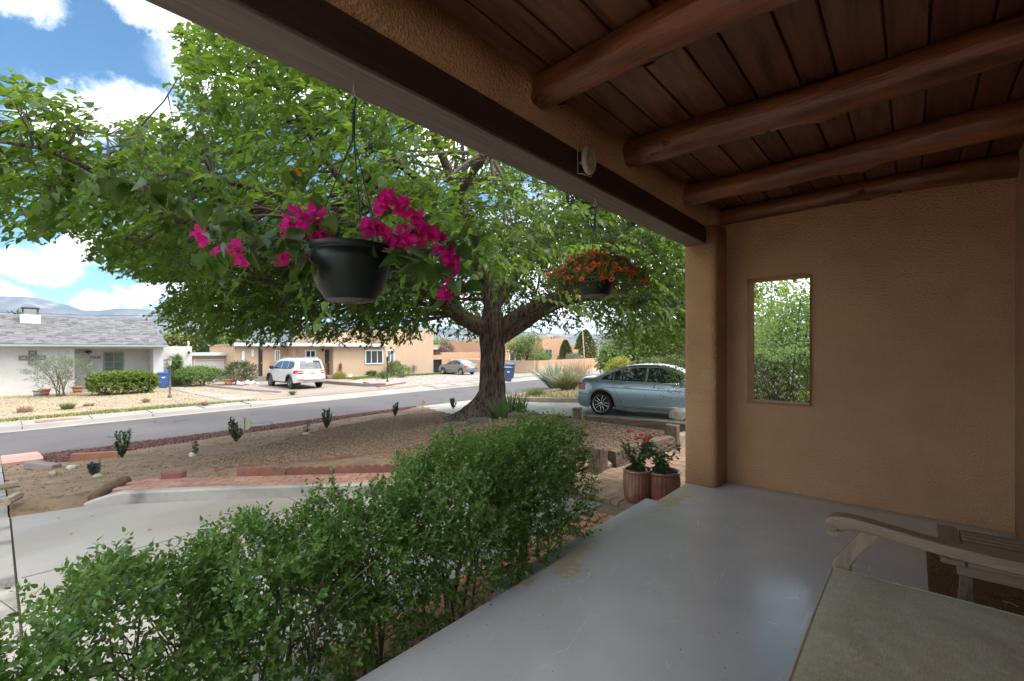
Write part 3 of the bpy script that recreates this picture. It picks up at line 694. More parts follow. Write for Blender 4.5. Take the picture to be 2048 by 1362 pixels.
def edging(pts, zf, label, group, sc=1, sink=.02, tilt=.03):
    P = [Vector((p[0], p[1])) for p in pts]; L_ = .612 * sc; cum = [0]
    for a, b in zip(P, P[1:]): cum.append(cum[-1] + (b - a).length)
    def at(s):
        for i in range(len(P) - 1):
            if s <= cum[i+1] or i == len(P) - 2: return P[i].lerp(P[i+1], (s - cum[i]) / (cum[i+1] - cum[i]))
    out = []
    for k in range(int(cum[-1] / L_)):
        a, b = at(k * L_), at((k + 1) * L_); d = b - a; out.append(((a + b) / 2, math.atan2(d.y, d.x)))
    return out
def place_edging(name, pts, zf, label, sc=1, sink=.02, tilt=.03):
    t = thing(name, label, 'edging', (pts[0][0], pts[0][1], 0))
    for p, an in edging(pts, zf, '', '', sc):
        o = obj('edging_block', SCAL, None, t, (p.x - pts[0][0], p.y - pts[0][1], zf(p.x, p.y) - sink + random.uniform(-.008, .008)), (random.uniform(-tilt, tilt), random.uniform(-tilt, tilt)*.4, an + random.uniform(-.02, .02)))
        o.scale = (sc, 1, sc)
    return t
B1 = [(-7.25, 1.30), (-6.57, 2.08), (-5.62, 3.08), (-5.06, 3.70), (-4.2, 4.70), (-3.45, 5.58)]
place_edging('walk_edging', B1[1:], lambda x, y: -.285, 'row of dusty red scalloped edging blocks behind the red brick walk')
tag(obj('edging_brick', bevel_box(.24, .12, .075, .006), edging_m, None, (-7.0, 1.50, -.24), (0, 0, R(48))), 'single flat red brick at the left end of the scalloped edging', 'brick')
place_edging('mulch_edging', [(-13.35, .55), (-14.2, 2.2), (-14.75, 4.2), (-14.9, 6.5), (-15.3, 9.0), (-15.6, 11.2), (-16.3, 12.2)], yard, 'row of small half buried red scalloped blocks between dark mulch and bare dirt', .8, .065, .12)
# low row of sunken bricks at the gravel's front edge
t = thing('gravel_edging', 'low row of half buried red bricks along the front of the gravel', 'edging')
P = resample([(-7.9, 2.2), (-7.0, 3.1), (-6.4, 3.9), (-5.6, 4.6), (-4.6, 5.3), (-3.7, 6.2)], .235)
for a, b in zip(P, P[1:]):
    obj('brick', brickmesh('ge', .225, .09, .07, edging_m), None, t, ((a[0]+b[0])/2, (a[1]+b[1])/2, yard(a[0], a[1]) - .008 + random.uniform(-.01, .008)), (random.uniform(-.05,.05), 0, math.atan2(b[1]-a[1], b[0]-a[0]) + random.uniform(-.05, .05)))
# pink kerb stones along the street
t = thing('pink_street_edging', 'long pale pink block edging between the asphalt and the dark mulch', 'kerb')
for i in range(33):
    y = .1 + i * .405; x = near_edge(y)
    if y > 13.2: break
    obj('edging_stone', brickmesh('pk', .40, .13, .16, pink_kerb), None, t, (x + .07 + .45 * max(0, (y - 11.5) / 1.7) ** 2, y + .2, zs(y) + .055 + random.uniform(-.004, .004)), (0, 0, PI/2 + random.uniform(-.01, .01)))
# corner of pink pavers and loose bricks near the left edge
t = thing('corner_pavers', 'pink paver stones closing the left end of the mulch bed', 'paver')
for i in range(5):
    x = -16.3 + i * .42
    obj('paver', brickmesh('pv', .40, .62, .10, pink_kerb), None, t, (x - .1, .42, yard(x, .4) + .035), (0, .03, random.uniform(-.02, .02)))
x = -12.15
tag(obj('grey_block', bevel_box(.75, .17, .14, .02), M('grey_block', (.20,.165,.155), (.26,.21,.195), scale=3, rough=.9, bump=.4), None, (-12.6, .62, yard(-12.6, .7) + .05), (0, .02, R(28))), 'purplish grey edging block lying beside the two split logs', 'block')
tag(obj('rust_block', bevel_box(.85, .12, .16, .015), M('rust_block', (.26,.11,.065), (.33,.16,.10), scale=4, rough=.9, bump=.4), None, (-13.15, 1.45, yard(-13.1, 1.4) + .05), (0, 0, R(58))), 'rust brown edging block leaning at the front of the mulch bed', 'block')

# mulch and gravel as loose pieces
MUL = [(-16.75, .8), (-13.6, .75), (-13.5, 1.1), (-14.3, 2.4), (-14.85, 4.3), (-15.0, 6.5), (-15.4, 9.0), (-15.75, 11.2), (-16.4, 12.3), (-16.9, 12.3), (-16.85, .8)]
structure(patch('mulch_bed', MUL, lambda x, y: yard(x, y) + .006, mulch_base, .25))
GRV = [(-7.9, 2.25), (-7.0, 3.15), (-6.4, 3.98), (-5.6, 4.7), (-4.6, 5.4), (-3.75, 6.25), (-3.25, 7.6), (-3.3, 8.4), (-4.2, 8.7), (-6.6, 8.15), (-9.2, 8.6), (-12.2, 10.3), (-13.4, 9.6), (-12.6, 6.8), (-11.2, 4.6), (-9.6, 3.0), (-8.7, 2.3)]
structure(patch('gravel_bed', GRV, lambda x, y: yard(x, y) + .006, gravel_base, .25))
def yard_np(X, Y):
    return np.array([yard(a, b) for a, b in zip(X, Y)])
def pebbles(name, poly, n, s0, s1, mat, zf, flat=.6, seed=1, density=None, elong=1.5):
    r = np.random.default_rng(seed); xs = [p[0] for p in poly]; ys_ = [p[1] for p in poly]
    X = r.uniform(min(xs), max(xs), n * 4); Y = r.uniform(min(ys_), max(ys_), n * 4)
    k = inpoly_np(X, Y, poly)
    if density is not None: k &= r.random(len(X)) < density(X, Y)
    X, Y = X[k][:n], Y[k][:n]; n = len(X); Z = np.array([zf(a, b) for a, b in zip(X, Y)])
    base = np.array([[1,0,0],[0,1,0],[-1,0,0],[0,-1,0],[0,0,1],[0,0,-1]], float)
    F0 = np.array([[0,1,4],[1,2,4],[2,3,4],[3,0,4],[1,0,5],[2,1,5],[3,2,5],[0,3,5]])
    s = r.uniform(s0, s1, n) ** 1.0
    V = base[None] * r.uniform(.65, 1.15, (n, 6, 1)); V[:, :, 0] *= r.uniform(1, elong, (n, 1)); V[:, :, 2] *= flat
    an = r.uniform(0, 2*PI, n); tl = r.uniform(-.5, .5, n); c, s_ = np.cos(an)[:, None], np.sin(an)[:, None]; ct, st_ = np.cos(tl)[:, None], np.sin(tl)[:, None]
    x, y, z = V[:, :, 0], V[:, :, 1], V[:, :, 2]
    x, z = x*ct - z*st_, x*st_ + z*ct
    x, y = x*c - y*s_, x*s_ + y*c
    V = np.stack([x, y, z], 2) * s[:, None, None]; V += np.stack([X, Y, Z + s * .25], 1)[:, None]
    F = (F0[None] + (np.arange(n) * 6)[:, None, None]).reshape(-1, 3)
    return stuff(npmesh(name, V.reshape(-1, 3), F, mat))
peb_m = M('pebble', (.235,.165,.115), rough=.85, island=.55, hue=.02, spec=.3)
mul_m = M('mulch_chip', (.105,.045,.036), rough=.9, island=.5, hue=.015)
def gd(X, Y):
    f = -0.66*X + .7513*Y
    return np.clip(1.5 - f / 16, .35, 1)
pebbles('gravel', GRV, 62000, .014, .027, peb_m, lambda x, y: yard(x, y) + .006, seed=3, density=gd)
pebbles('red_mulch', MUL, 13000, .018, .042, mul_m, lambda x, y: yard(x, y) + .01, flat=.35, seed=4, elong=2.2)
pebbles('dirt_crumbs', YARD, 9000, .006, .017, M('crumb', (.25,.17,.11), rough=.95, island=.4), yard, seed=5)
pebbles('floor_grit', [(-1.68, -.9), (.5, -.9), (.5, 4.85), (-1.68, 4.85)], 420, .0012, .0035, M('grit', (.12,.09,.07), rough=.9, island=.6), lambda x, y: .001, seed=15, density=lambda X, Y: np.where((X > .3) | (X < -1.4) | (Y > 4.6), 1.0, .35))
lit_m = M('dry_leaf', (.26,.17,.07), rough=.8, island=.5, hue=.03)
def litter(name, poly, n, s, zf, seed):
    r = np.random.default_rng(seed); xs = [p[0] for p in poly]; ys_ = [p[1] for p in poly]; X = r.uniform(min(xs), max(xs), n*4); Y = r.uniform(min(ys_), max(ys_), n*4); k = inpoly_np(X, Y, poly); X, Y = X[k][:n], Y[k][:n]; n = len(X)
    Z = np.array([zf(a, b) for a, b in zip(X, Y)]) + .008; an = r.uniform(0, 2*PI, n); D = np.stack([np.cos(an), np.sin(an), r.uniform(-.1, .25, n)], 1)
    V, F = leafset(np.stack([X, Y, Z], 1), D, np.tile([0, 0, 1.], (n, 1)) + r.normal(size=(n, 3))*.3, r.uniform(.5, 1.2, n)*s, W=.6, kind=2); return stuff(npmesh(name, V, F, lit_m))
LITTER = True
# white gravel yard across the street
pebbles('pale_gravel', [(-25.5, 18.2), (-31, 18.0), (-34.2, 19.8), (-34.4, 25), (-34, 28), (-25.3, 26.8)], 5000, .03, .06, M('pale_pebble', (.34,.295,.265), rough=.9, island=.25), farz, seed=6)

# railroad ties
def tie(a, b, wd, h, z0, label, mat=tie_m, name='railroad_tie', group='railroad ties around the gravel'):
    a, b = Vector(a), Vector(b); d = b - a; l = d.length
    bm = bmesh.new(); n = max(2, int(l / .18)); prof = [(-wd/2, 0), (-wd/2, h*.5), (-wd/2+.012, h-.012), (-wd*.2, h), (wd*.25, h-.004), (wd/2-.015, h-.012), (wd/2, h*.45), (wd/2, 0)]
    rows = []
    for i in range(n + 1):
        x = -l/2 + l * i / n
        rows.append([bm.verts.new((x, y + .010 * noise.noise(Vector((x*3, k*1.7, wd*9))), z + (.012 * noise.noise(Vector((x*4, k*2.3, 4))) if z > .01 else 0))) for k, (y, z) in enumerate(prof)])
    for i in range(n):
        for k in range(8): bm.faces.new((rows[i][k], rows[i][(k+1) % 8], rows[i+1][(k+1) % 8], rows[i+1][k]))
    bm.faces.new(rows[0]); bm.faces.new(list(reversed(rows[-1]))); bmesh.ops.recalc_face_normals(bm, faces=bm.faces[:])
    m = (a + b) / 2
    o = obj(name, bm, mat, None, (m.x, m.y, z0), (0, 0, math.atan2(d.y, d.x))); tag(o, label, 'timber', group); return o
tie((-3.18, 5.72), (-3.02, 7.42), .19, .24, -.32, 'dark weathered timber laid between the split stump post and the square dark post')
tie((-3.00, 7.58), (-2.86, 9.3), .18, .22, -.32, 'pale bleached timber running on past the square dark post', tie_pale)
tie((-3.3, 9.02), (-5.45, 8.60), .13, .30, -.42, 'long low timber edging between gravel and the blue car')
tie((-5.75, 8.56), (-8.4, 8.05), .11, .26, -.42, 'low dark timber running from the short post to the irises')
def tpost(loc, sx, sy, h, label, mat=tie_m, rz=0):
    bm = bevel_box(sx, sy, h, .014, 2); bmesh.ops.subdivide_edges(bm, edges=[e for e in bm.edges if abs(e.verts[0].co.z - e.verts[1].co.z) > h*.5], cuts=4)
    for v in bm.verts:
        q = noise.noise(v.co * 9 + Vector(loc)); v.co.x *= 1 + .09 * q; v.co.y *= 1 + .09 * noise.noise(v.co * 7)
        if v.co.z > h * .4: v.co.z += .02 * noise.noise(v.co * 14)
    m = M('post_wood', (.13,.090,.060), (.21,.155,.11), scale=3, rough=.95, bump=1, bscale=12, stretch=(11, 11, 1.2), rnd=.15, col3=(.04,.03,.025), scale3=4, fac3=(.5,.66))
    return tag(obj('timber_post', bm, m, None, loc, (0, 0, rz)), label, 'post', 'stubby timber posts')
for i, (dx, dy, h, w_) in enumerate([(0, 0, .34, .17), (-.03, .16, .29, .12)]):
    tpost((-3.20 + dx, 5.47 + dy - .1, -.32 + h/2), .17, w_, h, ['split grey timber stump nearest the flower pots', 'darker half of the split stump tucked behind its front half'][i], rz=.1)
tpost((-3.02, 7.50, -.32 + .20), .21, .17, .40, 'square dark timber post between the two walk side timbers', rz=.1)
tpost((-5.60, 8.58, -.42 + .23), .17, .17, .46, 'short timber post in front of the blue car rear wheel', rz=.2)

# stones
def rock(loc, s, label, mat, name='rock', cat='rock', seed=0, group=None, rz=0):
    bm = bmesh.new(); bmesh.ops.create_icosphere(bm, subdivisions=2, radius=.5)
    for v in bm.verts:
        q = 1 + .35 * noise.noise(v.co * 2.1 + Vector((seed, 0, 0))) + .12 * noise.noise(v.co * 6 + Vector((seed, 3, 0)))
        v.co = Vector((v.co.x * s[0], v.co.y * s[1], v.co.z * s[2])) * q
    o = obj(name, bm, mat, None, loc, (0, 0, rz)); tag(o, label, cat, group); return o
stone_grey = M('edging_stone', (.115,.09,.082), (.17,.135,.12), scale=6, rough=.9, bump=.6, bscale=30)
def ledge(pts, h, z0, label):
    bm = bmesh.new(); n = len(pts)
    b = [bm.verts.new((x, y, 0)) for x, y in pts]; t_ = [bm.verts.new((x*.97, y*.94, h + .012 * noise.noise(Vector((x*9, y*9, h))))) for x, y in pts]
    for i in range(n): bm.faces.new((b[i], b[(i+1) % n], t_[(i+1) % n], t_[i]))
    bm.faces.new(t_); bm.faces.new(list(reversed(b))); bmesh.ops.recalc_face_normals(bm, faces=bm.faces[:]); 
    bmesh.ops.bevel(bm, geom=[e for e in bm.edges], offset=.008, segments=1, affect='EDGES')
    return bm
for i, (u, v, rz, wd, lb) in enumerate([(920, 848, .35, .44, 'flat dark edging stone left of the iris clumps, its left half'), (958, 843, .75, .52, 'flat dark edging stone directly below the middle iris clump'),
                                     (1037, 837, .60, .50, 'flat dark edging stone right of the iris clumps'), (1062, 836, .2, .30, 'rounded end stone right of the tree base')]):
    p = G(u, v, -.19)
    bm = ledge([(-wd/2, -.11), (0, -.14), (wd/2, -.10), (wd/2*.9, .10), (0, .13), (-wd/2*.85, .11)], .12, 0, lb)
    tag(obj('edging_rock', bm, stone_grey, None, (p.x, p.y, yard(p.x, p.y) - .02), (0, 0, rz)), lb, 'stone', 'flat stones around the tree base')
white_rock = M('white_rock', (.55,.52,.47), (.42,.38,.33), scale=8, rough=.9, bump=.5)
tan_rock = M('tan_rock', (.36,.29,.21), (.26,.21,.16), scale=8, rough=.9, bump=.6)
for i, (u, v, s, m, lb) in enumerate([(385, 911, .16, white_rock, 'pale round stone beside the thin sapling in bare dirt'), (612, 869, .15, white_rock, 'small pale stone at the foot of the sparse green shrub'),
        (146, 936, .17, white_rock, 'whitish rock on the rust brown block end'), (106, 949, .16, tan_rock, 'small buff stone in front of the rust brown block'),
        (196, 955, .13, M('green_rock', (.30,.34,.24), rough=.9), 'small greenish stone under the blue grey plant'), (1215, 935, .19, tan_rock, 'buff stone standing at the foot of the split stump'),
        (1357, 852, .42, M('cream_rock', (.48,.43,.36), (.36,.31,.26), scale=7, rough=.9, bump=.7, bscale=20), 'large cream rock on the corner of the timbers by the pillar')]):
    z = -.3 if u > 1000 else -.6
    for _ in range(4):
        p = G(u, v, z); z = yard(p.x, p.y) if p.x < -3 else -.30
    if u == 1357: z = -.12
    rock((p.x, p.y, z + s*.18), (s, s*.75, s*.62), lb, m, seed=i*3.1, rz=i)

# fallen logs at the left edge
split_m = M('bleached_log', (.46,.38,.29), (.30,.24,.18), scale=3, rough=.95, bump=.9, bscale=12, stretch=(1.5, 14, 14), col3=(.17,.12,.085), scale3=5, fac3=(.52,.66))
def logpiece(u, v, z, l, r, rz, label, m=split_m, ry=0, group='split logs', bend=0, name='split_log', dz=0):
    p = G(u, v, z); mb = MB(); n = 14; vs = []; mm = 10
    for i in range(mm + 1):
        x = -l/2 + l*i/mm
        for j in range(n):
            a = 2*PI*j/n; q = r * (1 + .18*noise.noise(Vector((math.cos(a)*2, math.sin(a)*2, l*5))) + .08*noise.noise(Vector((x*6, math.cos(a)*3, math.sin(a)*3))))
            vs.append((x, q*math.cos(a) + bend * (x/l*2)**2, q*math.sin(a)*.9))
    fs = [(i*n+j, i*n+(j+1)%n, (i+1)*n+(j+1)%n, (i+1)*n+j) for i in range(mm) for j in range(n)] + [tuple(reversed(range(n))), tuple(mm*n+k for k in range(n))]
    mb.add(vs, fs); return tag(obj(name, mb, m, None, (p.x, p.y, z + r*.6 + dz), (0, ry, rz)), label, 'log', group)
logpiece(4, 978, -.45, .30, .05, R(-75), 'upper pale split log at the dirt corner beside the path')
logpiece(24, 1003, -.44, .26, .05, R(-25), 'lower short split log nearest the concrete slab')
logpiece(212, 985, -.40, .66, .065, R(146), 'thick dark driftwood log resting against the end of the brick walk', M('dark_log', (.115,.07,.042), (.18,.115,.072), scale=3, rough=.95, bump=1, bscale=12, stretch=(1.5, 12, 12)), ry=-.05, group=None, bend=-.05, name='driftwood_log', dz=-.0)

# ================================================================== LEAVES
def leafset(P, D, U, S, W=.8, kind=4, fold=.18, droop=.12, seed=0):
    """leaf blades: base P, axis D, up U, length S. kind 4: four triangles with a folded midrib; kind 2: folded diamond"""
    D = D / np.maximum(np.linalg.norm(D, axis=1, keepdims=True), 1e-6)
    Sd = np.cross(D, U); Sd /= np.maximum(np.linalg.norm(Sd, axis=1, keepdims=True), 1e-6); Up = np.cross(Sd, D)
    if kind == 4: T = np.array([[0,0,0],[.30,.5*W,fold],[.34,0,0],[.30,-.5*W,fold],[1,0,-droop]]); F0 = np.array([[0,2,1],[0,3,2],[1,2,4],[2,3,4]])
    elif kind == 6: T = np.array([[0,0,0],[.22,.5*W,fold],[.62,.34*W,fold*.6-droop*.35],[.40,0,0],[.62,-.34*W,fold*.6-droop*.35],[.22,-.5*W,fold],[1,0,-droop]]); F0 = np.array([[0,3,1],[1,3,2],[2,3,6],[6,3,4],[4,3,5],[5,3,0]])
    elif kind == 2: T = np.array([[0,0,0],[.45,.5*W,fold],[1,0,-droop],[.45,-.5*W,fold]]); F0 = np.array([[0,2,1],[0,3,2]])
    n = len(P)
    V = P[:, None] + S[:, None, None] * (D[:, None] * T[None, :, 0, None] + Sd[:, None] * T[None, :, 1, None] + Up[:, None] * T[None, :, 2, None])
    F = (F0[None] + (np.arange(n) * len(T))[:, None, None]).reshape(-1, 3)
    return V.reshape(-1, 3), F
def unit(a): return a / np.maximum(np.linalg.norm(a, axis=-1, keepdims=True), 1e-6)

litter('leaf_litter', YARD, 1500, .05, yard, 91); litter('patio_leaves', [(-7, .2), (-2.6, .2), (-2.6, 4.0), (-4.7, 3.2), (-6.3, 1.5)], 60, .045, lambda x, y: -.415, 92); litter('gutter_leaves', [(-17.6, .5), (-17.15, .5), (-16.6, 12), (-17.1, 12)], 160, .06, lambda x, y: zs(y), 93)
mul_leaf = M('mulberry_leaf', (.042,.092,.017), rough=.44, island=.50, hue=.022, trans=.44, tcol=(.20,.32,.03), spec=.3)
bark = M('mulberry_bark', (.115,.080,.055), (.19,.14,.10), scale=3, rough=.95, bump=1.0, bscale=11, stretch=(3.8, 3.8, .5), bdetail=8, bdist=.05, col3=(.035,.025,.019), scale3=8, fac3=(.49,.58))
twig_m = M('twig_bark', (.075,.058,.045), (.12,.095,.07), scale=8, rough=.9)
TX, TY = -7.34, 7.66
TZ = -.12
mtree = thing('mulberry_tree', 'large spreading mulberry tree with thick ridged trunk rising from the gravel mound', 'tree', (0, 0, 0))
def bark_tube(pts, rad, n=40, amp=.06, sub=10, flare=None):
    P = [Vector(p) for p in pts]; out = []; rr = []
    for i in range(len(P) - 1):
        p0, p1, p2, p3 = P[max(i-1, 0)], P[i], P[i+1], P[min(i+2, len(P)-1)]
        for k in range(sub):
            t = k / sub
            out.append(.5 * ((2*p1) + (p2-p0)*t + (2*p0-5*p1+4*p2-p3)*t*t + (3*p1-p0-3*p2+p3)*t**3)); rr.append(rad[i]*(1-t) + rad[i+1]*t)
    out.append(P[-1]); rr.append(rad[-1])
    mb = MB(); mb.tube(out, rr, n=n, cap=True)
    for i, v in enumerate(mb.v):
        ri = i // n; c = out[ri]; d = Vector(v) - c; k = i % n; an = 2*PI*k/n
        rid = abs(noise.noise(Vector((math.cos(an)*(4+rr[ri]*22), math.sin(an)*(4+rr[ri]*22), ri / sub * .5 + c.z * .5)))) * 2.2
        f = 1 + amp * (rid - .5) * 1.4
        if flare: f *= flare(d, c, ri)
        mb.v[i] = tuple(c + d * f)
    return mb
fork = PT(985, 640, 10.6)
def fl(d, c, ri):
    h = c.z - TZ
    a = math.atan2(d.y, d.x)
    k = max(0, 1 - h / .55)
    left = max(0, math.cos(a - math.atan2(-.66, -.75)))       # buttress root running left towards the street side
    return 1 + k**2 * (.30 + .85 * left**4) + .22 * k * left**2 + .04 * math.sin(5*a)
tp = [(TX, TY, TZ - .15), (TX, TY, TZ + .12), (TX, TY, TZ + .35), (TX+.01, TY, TZ + .9), (TX, TY+.02, TZ + 1.5), (fork.x, fork.y, fork.z - .12), (fork.x, fork.y, fork.z + .28)]
obj('trunk', bark_tube(tp, [.35, .33, .30, .272, .268, .30, .17], n=110, amp=.075, sub=12, flare=fl), bark, mtree)
LIMB = [
    [(985, 662, 10.6, .20), (950, 648, 10.4, .19), (915, 628, 10.1, .165), (880, 590, 9.6, .14), (840, 545, 9.0, .115), (760, 480, 8.2, .09), (640, 420, 7.4, .065), (520, 380, 6.6, .045), (400, 350, 6.0, .03)],
    [(985, 655, 10.6, .17), (978, 600, 10.7, .15), (965, 520, 10.8, .13), (930, 420, 10.4, .12), (880, 300, 10.0, .09), (840, 180, 9.6, .06), (820, 60, 9.4, .035)],
    [(990, 662, 10.6, .18), (1035, 632, 10.4, .155), (1080, 610, 10.2, .14), (1135, 580, 9.9, .125), (1190, 520, 9.5, .11), (1280, 430, 9.2, .08), (1380, 330, 9, .05)],
    [(998, 680, 10.7, .16), (1040, 655, 10.9, .125), (1090, 620, 10.9, .12), (1150, 598, 10.7, .10), (1220, 594, 10.4, .085), (1290, 612, 10.1, .068), (1370, 655, 9.9, .05), (1440, 690, 9.8, .03)],
    [(915, 630, 10.0, .12), (900, 560, 9.6, .10), (860, 480, 9.0, .085), (720, 400, 8.2, .07), (640, 300, 7.6, .055), (575, 200, 7.1, .042), (510, 120, 6.8, .028), (470, 60, 6.6, .015)],
    [(760, 480, 8.2, .08), (640, 490, 7.0, .06), (480, 470, 5.9, .045), (340, 430, 5.0, .034), (200, 350, 4.3, .024), (90, 300, 3.9, .016), (-30, 280, 3.7, .01)],
    [(980, 600, 10.7, .15), (1000, 540, 11.5, .13), (960, 470, 12.6, .10), (900, 400, 13.6, .07), (820, 360, 14.4, .04)],
    [(985, 620, 10.7, .15), (1040, 540, 11.6, .12), (1120, 450, 12.6, .09), (1200, 360, 13.6, .05)],
    [(960, 560, 10.6, .12), (930, 480, 9.2, .09), (920, 400, 7.6, .07), (950, 340, 6.2, .05), (990, 300, 5.2, .03)],
    [(930, 420, 10.4, .09), (800, 330, 9.6, .07), (690, 220, 9.0, .05), (620, 120, 8.4, .03)],
]
NODES = []
for i, lm in enumerate(LIMB):
    pts = [PT(u, v, t) for (u, v, t, r) in lm]
    mb = bark_tube(pts, [r for *_, r in lm], n=20 if i < 4 else 12, amp=.09, sub=6)
    obj('limb', mb, bark, mtree)
    k = len(pts)
    for a, b, q in zip(pts, pts[1:], range(k)):
        for s in range(5):
            if i < 6 and q == 0: continue
            NODES.append(tuple(a.lerp(b, s / 5)) + (lm[q][3],))
NODES = np.array(NODES)
SIL = [(-900, 120), (0, 135), (60, 150), (110, 172), (150, 205), (210, 232), (222, 262), (170, 285), (185, 318), (240, 305), (235, 250), (290, 232), (345, 238), (375, 205), (345, 165), (350, 120), (362, 50), (400, 30), (440, -3000), (2600, -3000), (2600, 690),
       (1380, 690), (1290, 706), (1235, 695), (1180, 655), (1120, 672), (1060, 660), (1010, 672), (960, 690), (900, 672), (862, 664), (850, 672), (830, 690), (790, 698), (740, 700), (700, 688), (660, 692), (600, 682), (540, 690), (480, 694), (440, 676), (395, 690), (345, 672), (322, 655), (300, 628), (325, 596), (385, 575), (360, 560), (290, 566), (215, 536), (168, 505), (172, 475), (100, 478), (40, 486), (-900, 500)]
def accept(P, m=0):
    u, v, f = proj(P); u = u + 16*np.sin(P[:,2]*7+P[:,0]*5) + 9*np.sin(P[:,1]*13); v = v + 12*np.sin(P[:,0]*8+P[:,2]*11) ; k = inpoly_np(u, v, SIL)
    front = f > .3
    return np.where(front, k, True)
C0 = np.array([-7.35, 7.45, 2.9]); RAD = np.array([8.3, 8.6, 5.4])
r2 = np.random.default_rng(21); cl = []
tries = 0
while len(cl) < 520 and tries < 60000:
    tries += 1
    d = r2.normal(size=3); d /= np.linalg.norm(d); d[2] = abs(d[2]) if r2.random() < .8 else d[2] * .35
    rr = r2.uniform(.50, 1.0) ** .6
    p = C0 + d * RAD * rr
    if p[0] > -2.9 or p[2] < 1.75 or not accept(p[None])[0]: continue
    rh = math.hypot(p[0] - TX, p[1] - TY)
    if p[2] < 2.5 + max(0, 3.0 - rh) * .9 and rh < 4.6: continue
    if p[2] < 3.3 - .18 * rh: continue
    u, v, f = proj(p[None])
    if f[0] > .5:
        if not inpoly(u[0], v[0], SIL): continue
        if f[0] < 2.6: continue
        if 880 < u[0] < 1180 and 600 < v[0] < 700 and f[0] < 10.8: continue
    else: continue
    if f[0] > .5 and u[0] < 350 and v[0] < 330 and r2.random() < .6: continue
    if any((p[0]-q[0])**2 + (p[1]-q[1])**2 + 2.5*(p[2]-q[2])**2 < .62**2 for q in cl): continue
    cl.append(p)
for (u, v, t) in [(40, 190, 3.9), (110, 215, 3.9), (160, 250, 4.0), (60, 260, 3.8), (20, 330, 4.0), (120, 300, 4.2), (210, 262, 4.6), (90, 400, 4.4), (190, 400, 4.7), (30, 440, 4.4), (290, 262, 5.0), (345, 262, 5.2), (400, 290, 5.4), (270, 330, 5.0), (300, 420, 5.2), (250, 480, 5.2),
                  (380, 90, 6.4), (420, 70, 6.5), (400, 140, 6.3), (440, 180, 6.4), (390, 190, 6.2), (480, 130, 6.6), (420, 240, 6.2), (540, 160, 6.8), (380, 520, 5.6), (230, 520, 5.4), (450, 560, 6.2), (920, 400, 4.1), (960, 430, 4.3), (880, 370, 4.2), (1010, 470, 4.6),
                  (330, 640, 9.6), (370, 620, 9.4), (420, 650, 9.4), (470, 640, 9.5), (520, 660, 9.2), (600, 660, 9.0), (680, 660, 9.4), (760, 665, 9.6), (1120, 640, 12.5), (1180, 620, 12.5), (1240, 650, 11.8), (1300, 670, 11), (1350, 650, 10.6), (1270, 560, 10), (1340, 540, 9.5), (1340, 600, 10),
                  (560, 600, 8.8), (640, 620, 8.8), (720, 600, 9.2), (800, 620, 9.6), (480, 600, 8.6), (380, 590, 8.4)]:
    cl.append(np.array(PT(u, v, t)))
k_ = 0
while k_ < 260:                          # skirts of the crown hanging between its lower boughs
    u, v, t = r2.uniform(300, 1400), r2.uniform(430, 690), r2.uniform(7.5, 13.5); p = np.array(PT(u, v, t))
    if p[2] < 1.8 or p[0] > -2.9 or not inpoly(u, v + 10, SIL): continue
    if 850 < u < 1230 and v > 520 and t < 11.2: continue
    k_ += 1; cl.append(p)
cl = np.array(cl); NCL = len(cl)
# boughs from the nearest limb to each leaf clump
bmb = MB()
for p in cl:
    d2 = ((NODES[:, :3] - p) ** 2).sum(1) + (NODES[:, 2] > p[2] + .4) * 2.0; q = NODES[int(np.argmin(d2))]
    a = Vector(q[:3]); b = Vector(p); 
    l = (b - a).length
    if l > 5 or (l > 1.5 and proj(p[None])[2][0] < 5.6) or not accept(np.array([a.lerp(b, .5)[:]]))[0]: continue
    m1 = a.lerp(b, .4) + Vector((0, 0, .05 * l)) + Vector([random.uniform(-.05, .05) * l for _ in range(3)]); m2 = a.lerp(b, .75) + Vector((0, 0, .05 * l)) + Vector([random.uniform(-.04, .04) * l for _ in range(3)])
    r0 = min(q[3] * .55, .012 + .011 * l)
    bmb.tube([a, m1, m2, b], [r0, r0*.75, r0*.5, .005], n=5, cap=False)
    for _ in range(6):
        e = b + Vector([random.gauss(0, .42), random.gauss(0, .42), random.gauss(-.02, .22)]); s = m2.lerp(b, random.uniform(.2, 1))
        if not accept(np.array([e[:]]))[0]: continue
        bmb.tube([s, s.lerp(e, .5) + Vector((0, 0, .05)), e], [.006, .0045, .002], n=3, cap=False)
stuff(obj('twigs', bmb, twig_m, mtree))
# leaf sprays
per = 22; nl = 13
CP = np.repeat(cl, per, 0); n = len(CP)
r3 = np.random.default_rng(5)
off = r3.normal(size=(n, 3)) * np.array([.46, .46, .27]); SP = CP + off
outd = unit(np.concatenate([(SP - C0)[:, :2], np.zeros((n, 1))], 1))
dirs = unit(outd * .55 + off * .9 + r3.normal(size=(n, 3)) * .45 + np.array([0, 0, -.05]))
dirs[:, 2] = np.clip(dirs[:, 2], -.55, .55); dirs = unit(dirs)
k = accept(SP) & (SP[:, 0] < -2.35); SP, dirs = SP[k], dirs[k]; n = len(SP)
up = np.tile([0, 0, 1.0], (n, 1)); sdv = unit(np.cross(dirs, up) + 1e-4)
s = (np.arange(nl) / (nl - 1))[None, :, None]; L_ = r3.uniform(.35, .62, (n, 1, 1))
base = SP[:, None] + dirs[:, None] * s * L_ + up[:, None] * (-.18 * s**2 * L_)
side = np.where(np.arange(nl) % 2 == 0, 1, -1)[None, :, None]
ld = dirs[:, None] * (.55 + .5 * s) + sdv[:, None] * side * (1.0 - .75 * s) + r3.normal(size=(n, nl, 3)) * .28 + np.array([-.20, -.16, -.36])
lu = np.array([0, 0, 1.0]) + r3.normal(size=(n, nl, 3)) * .38 + dirs[:, None] * .15
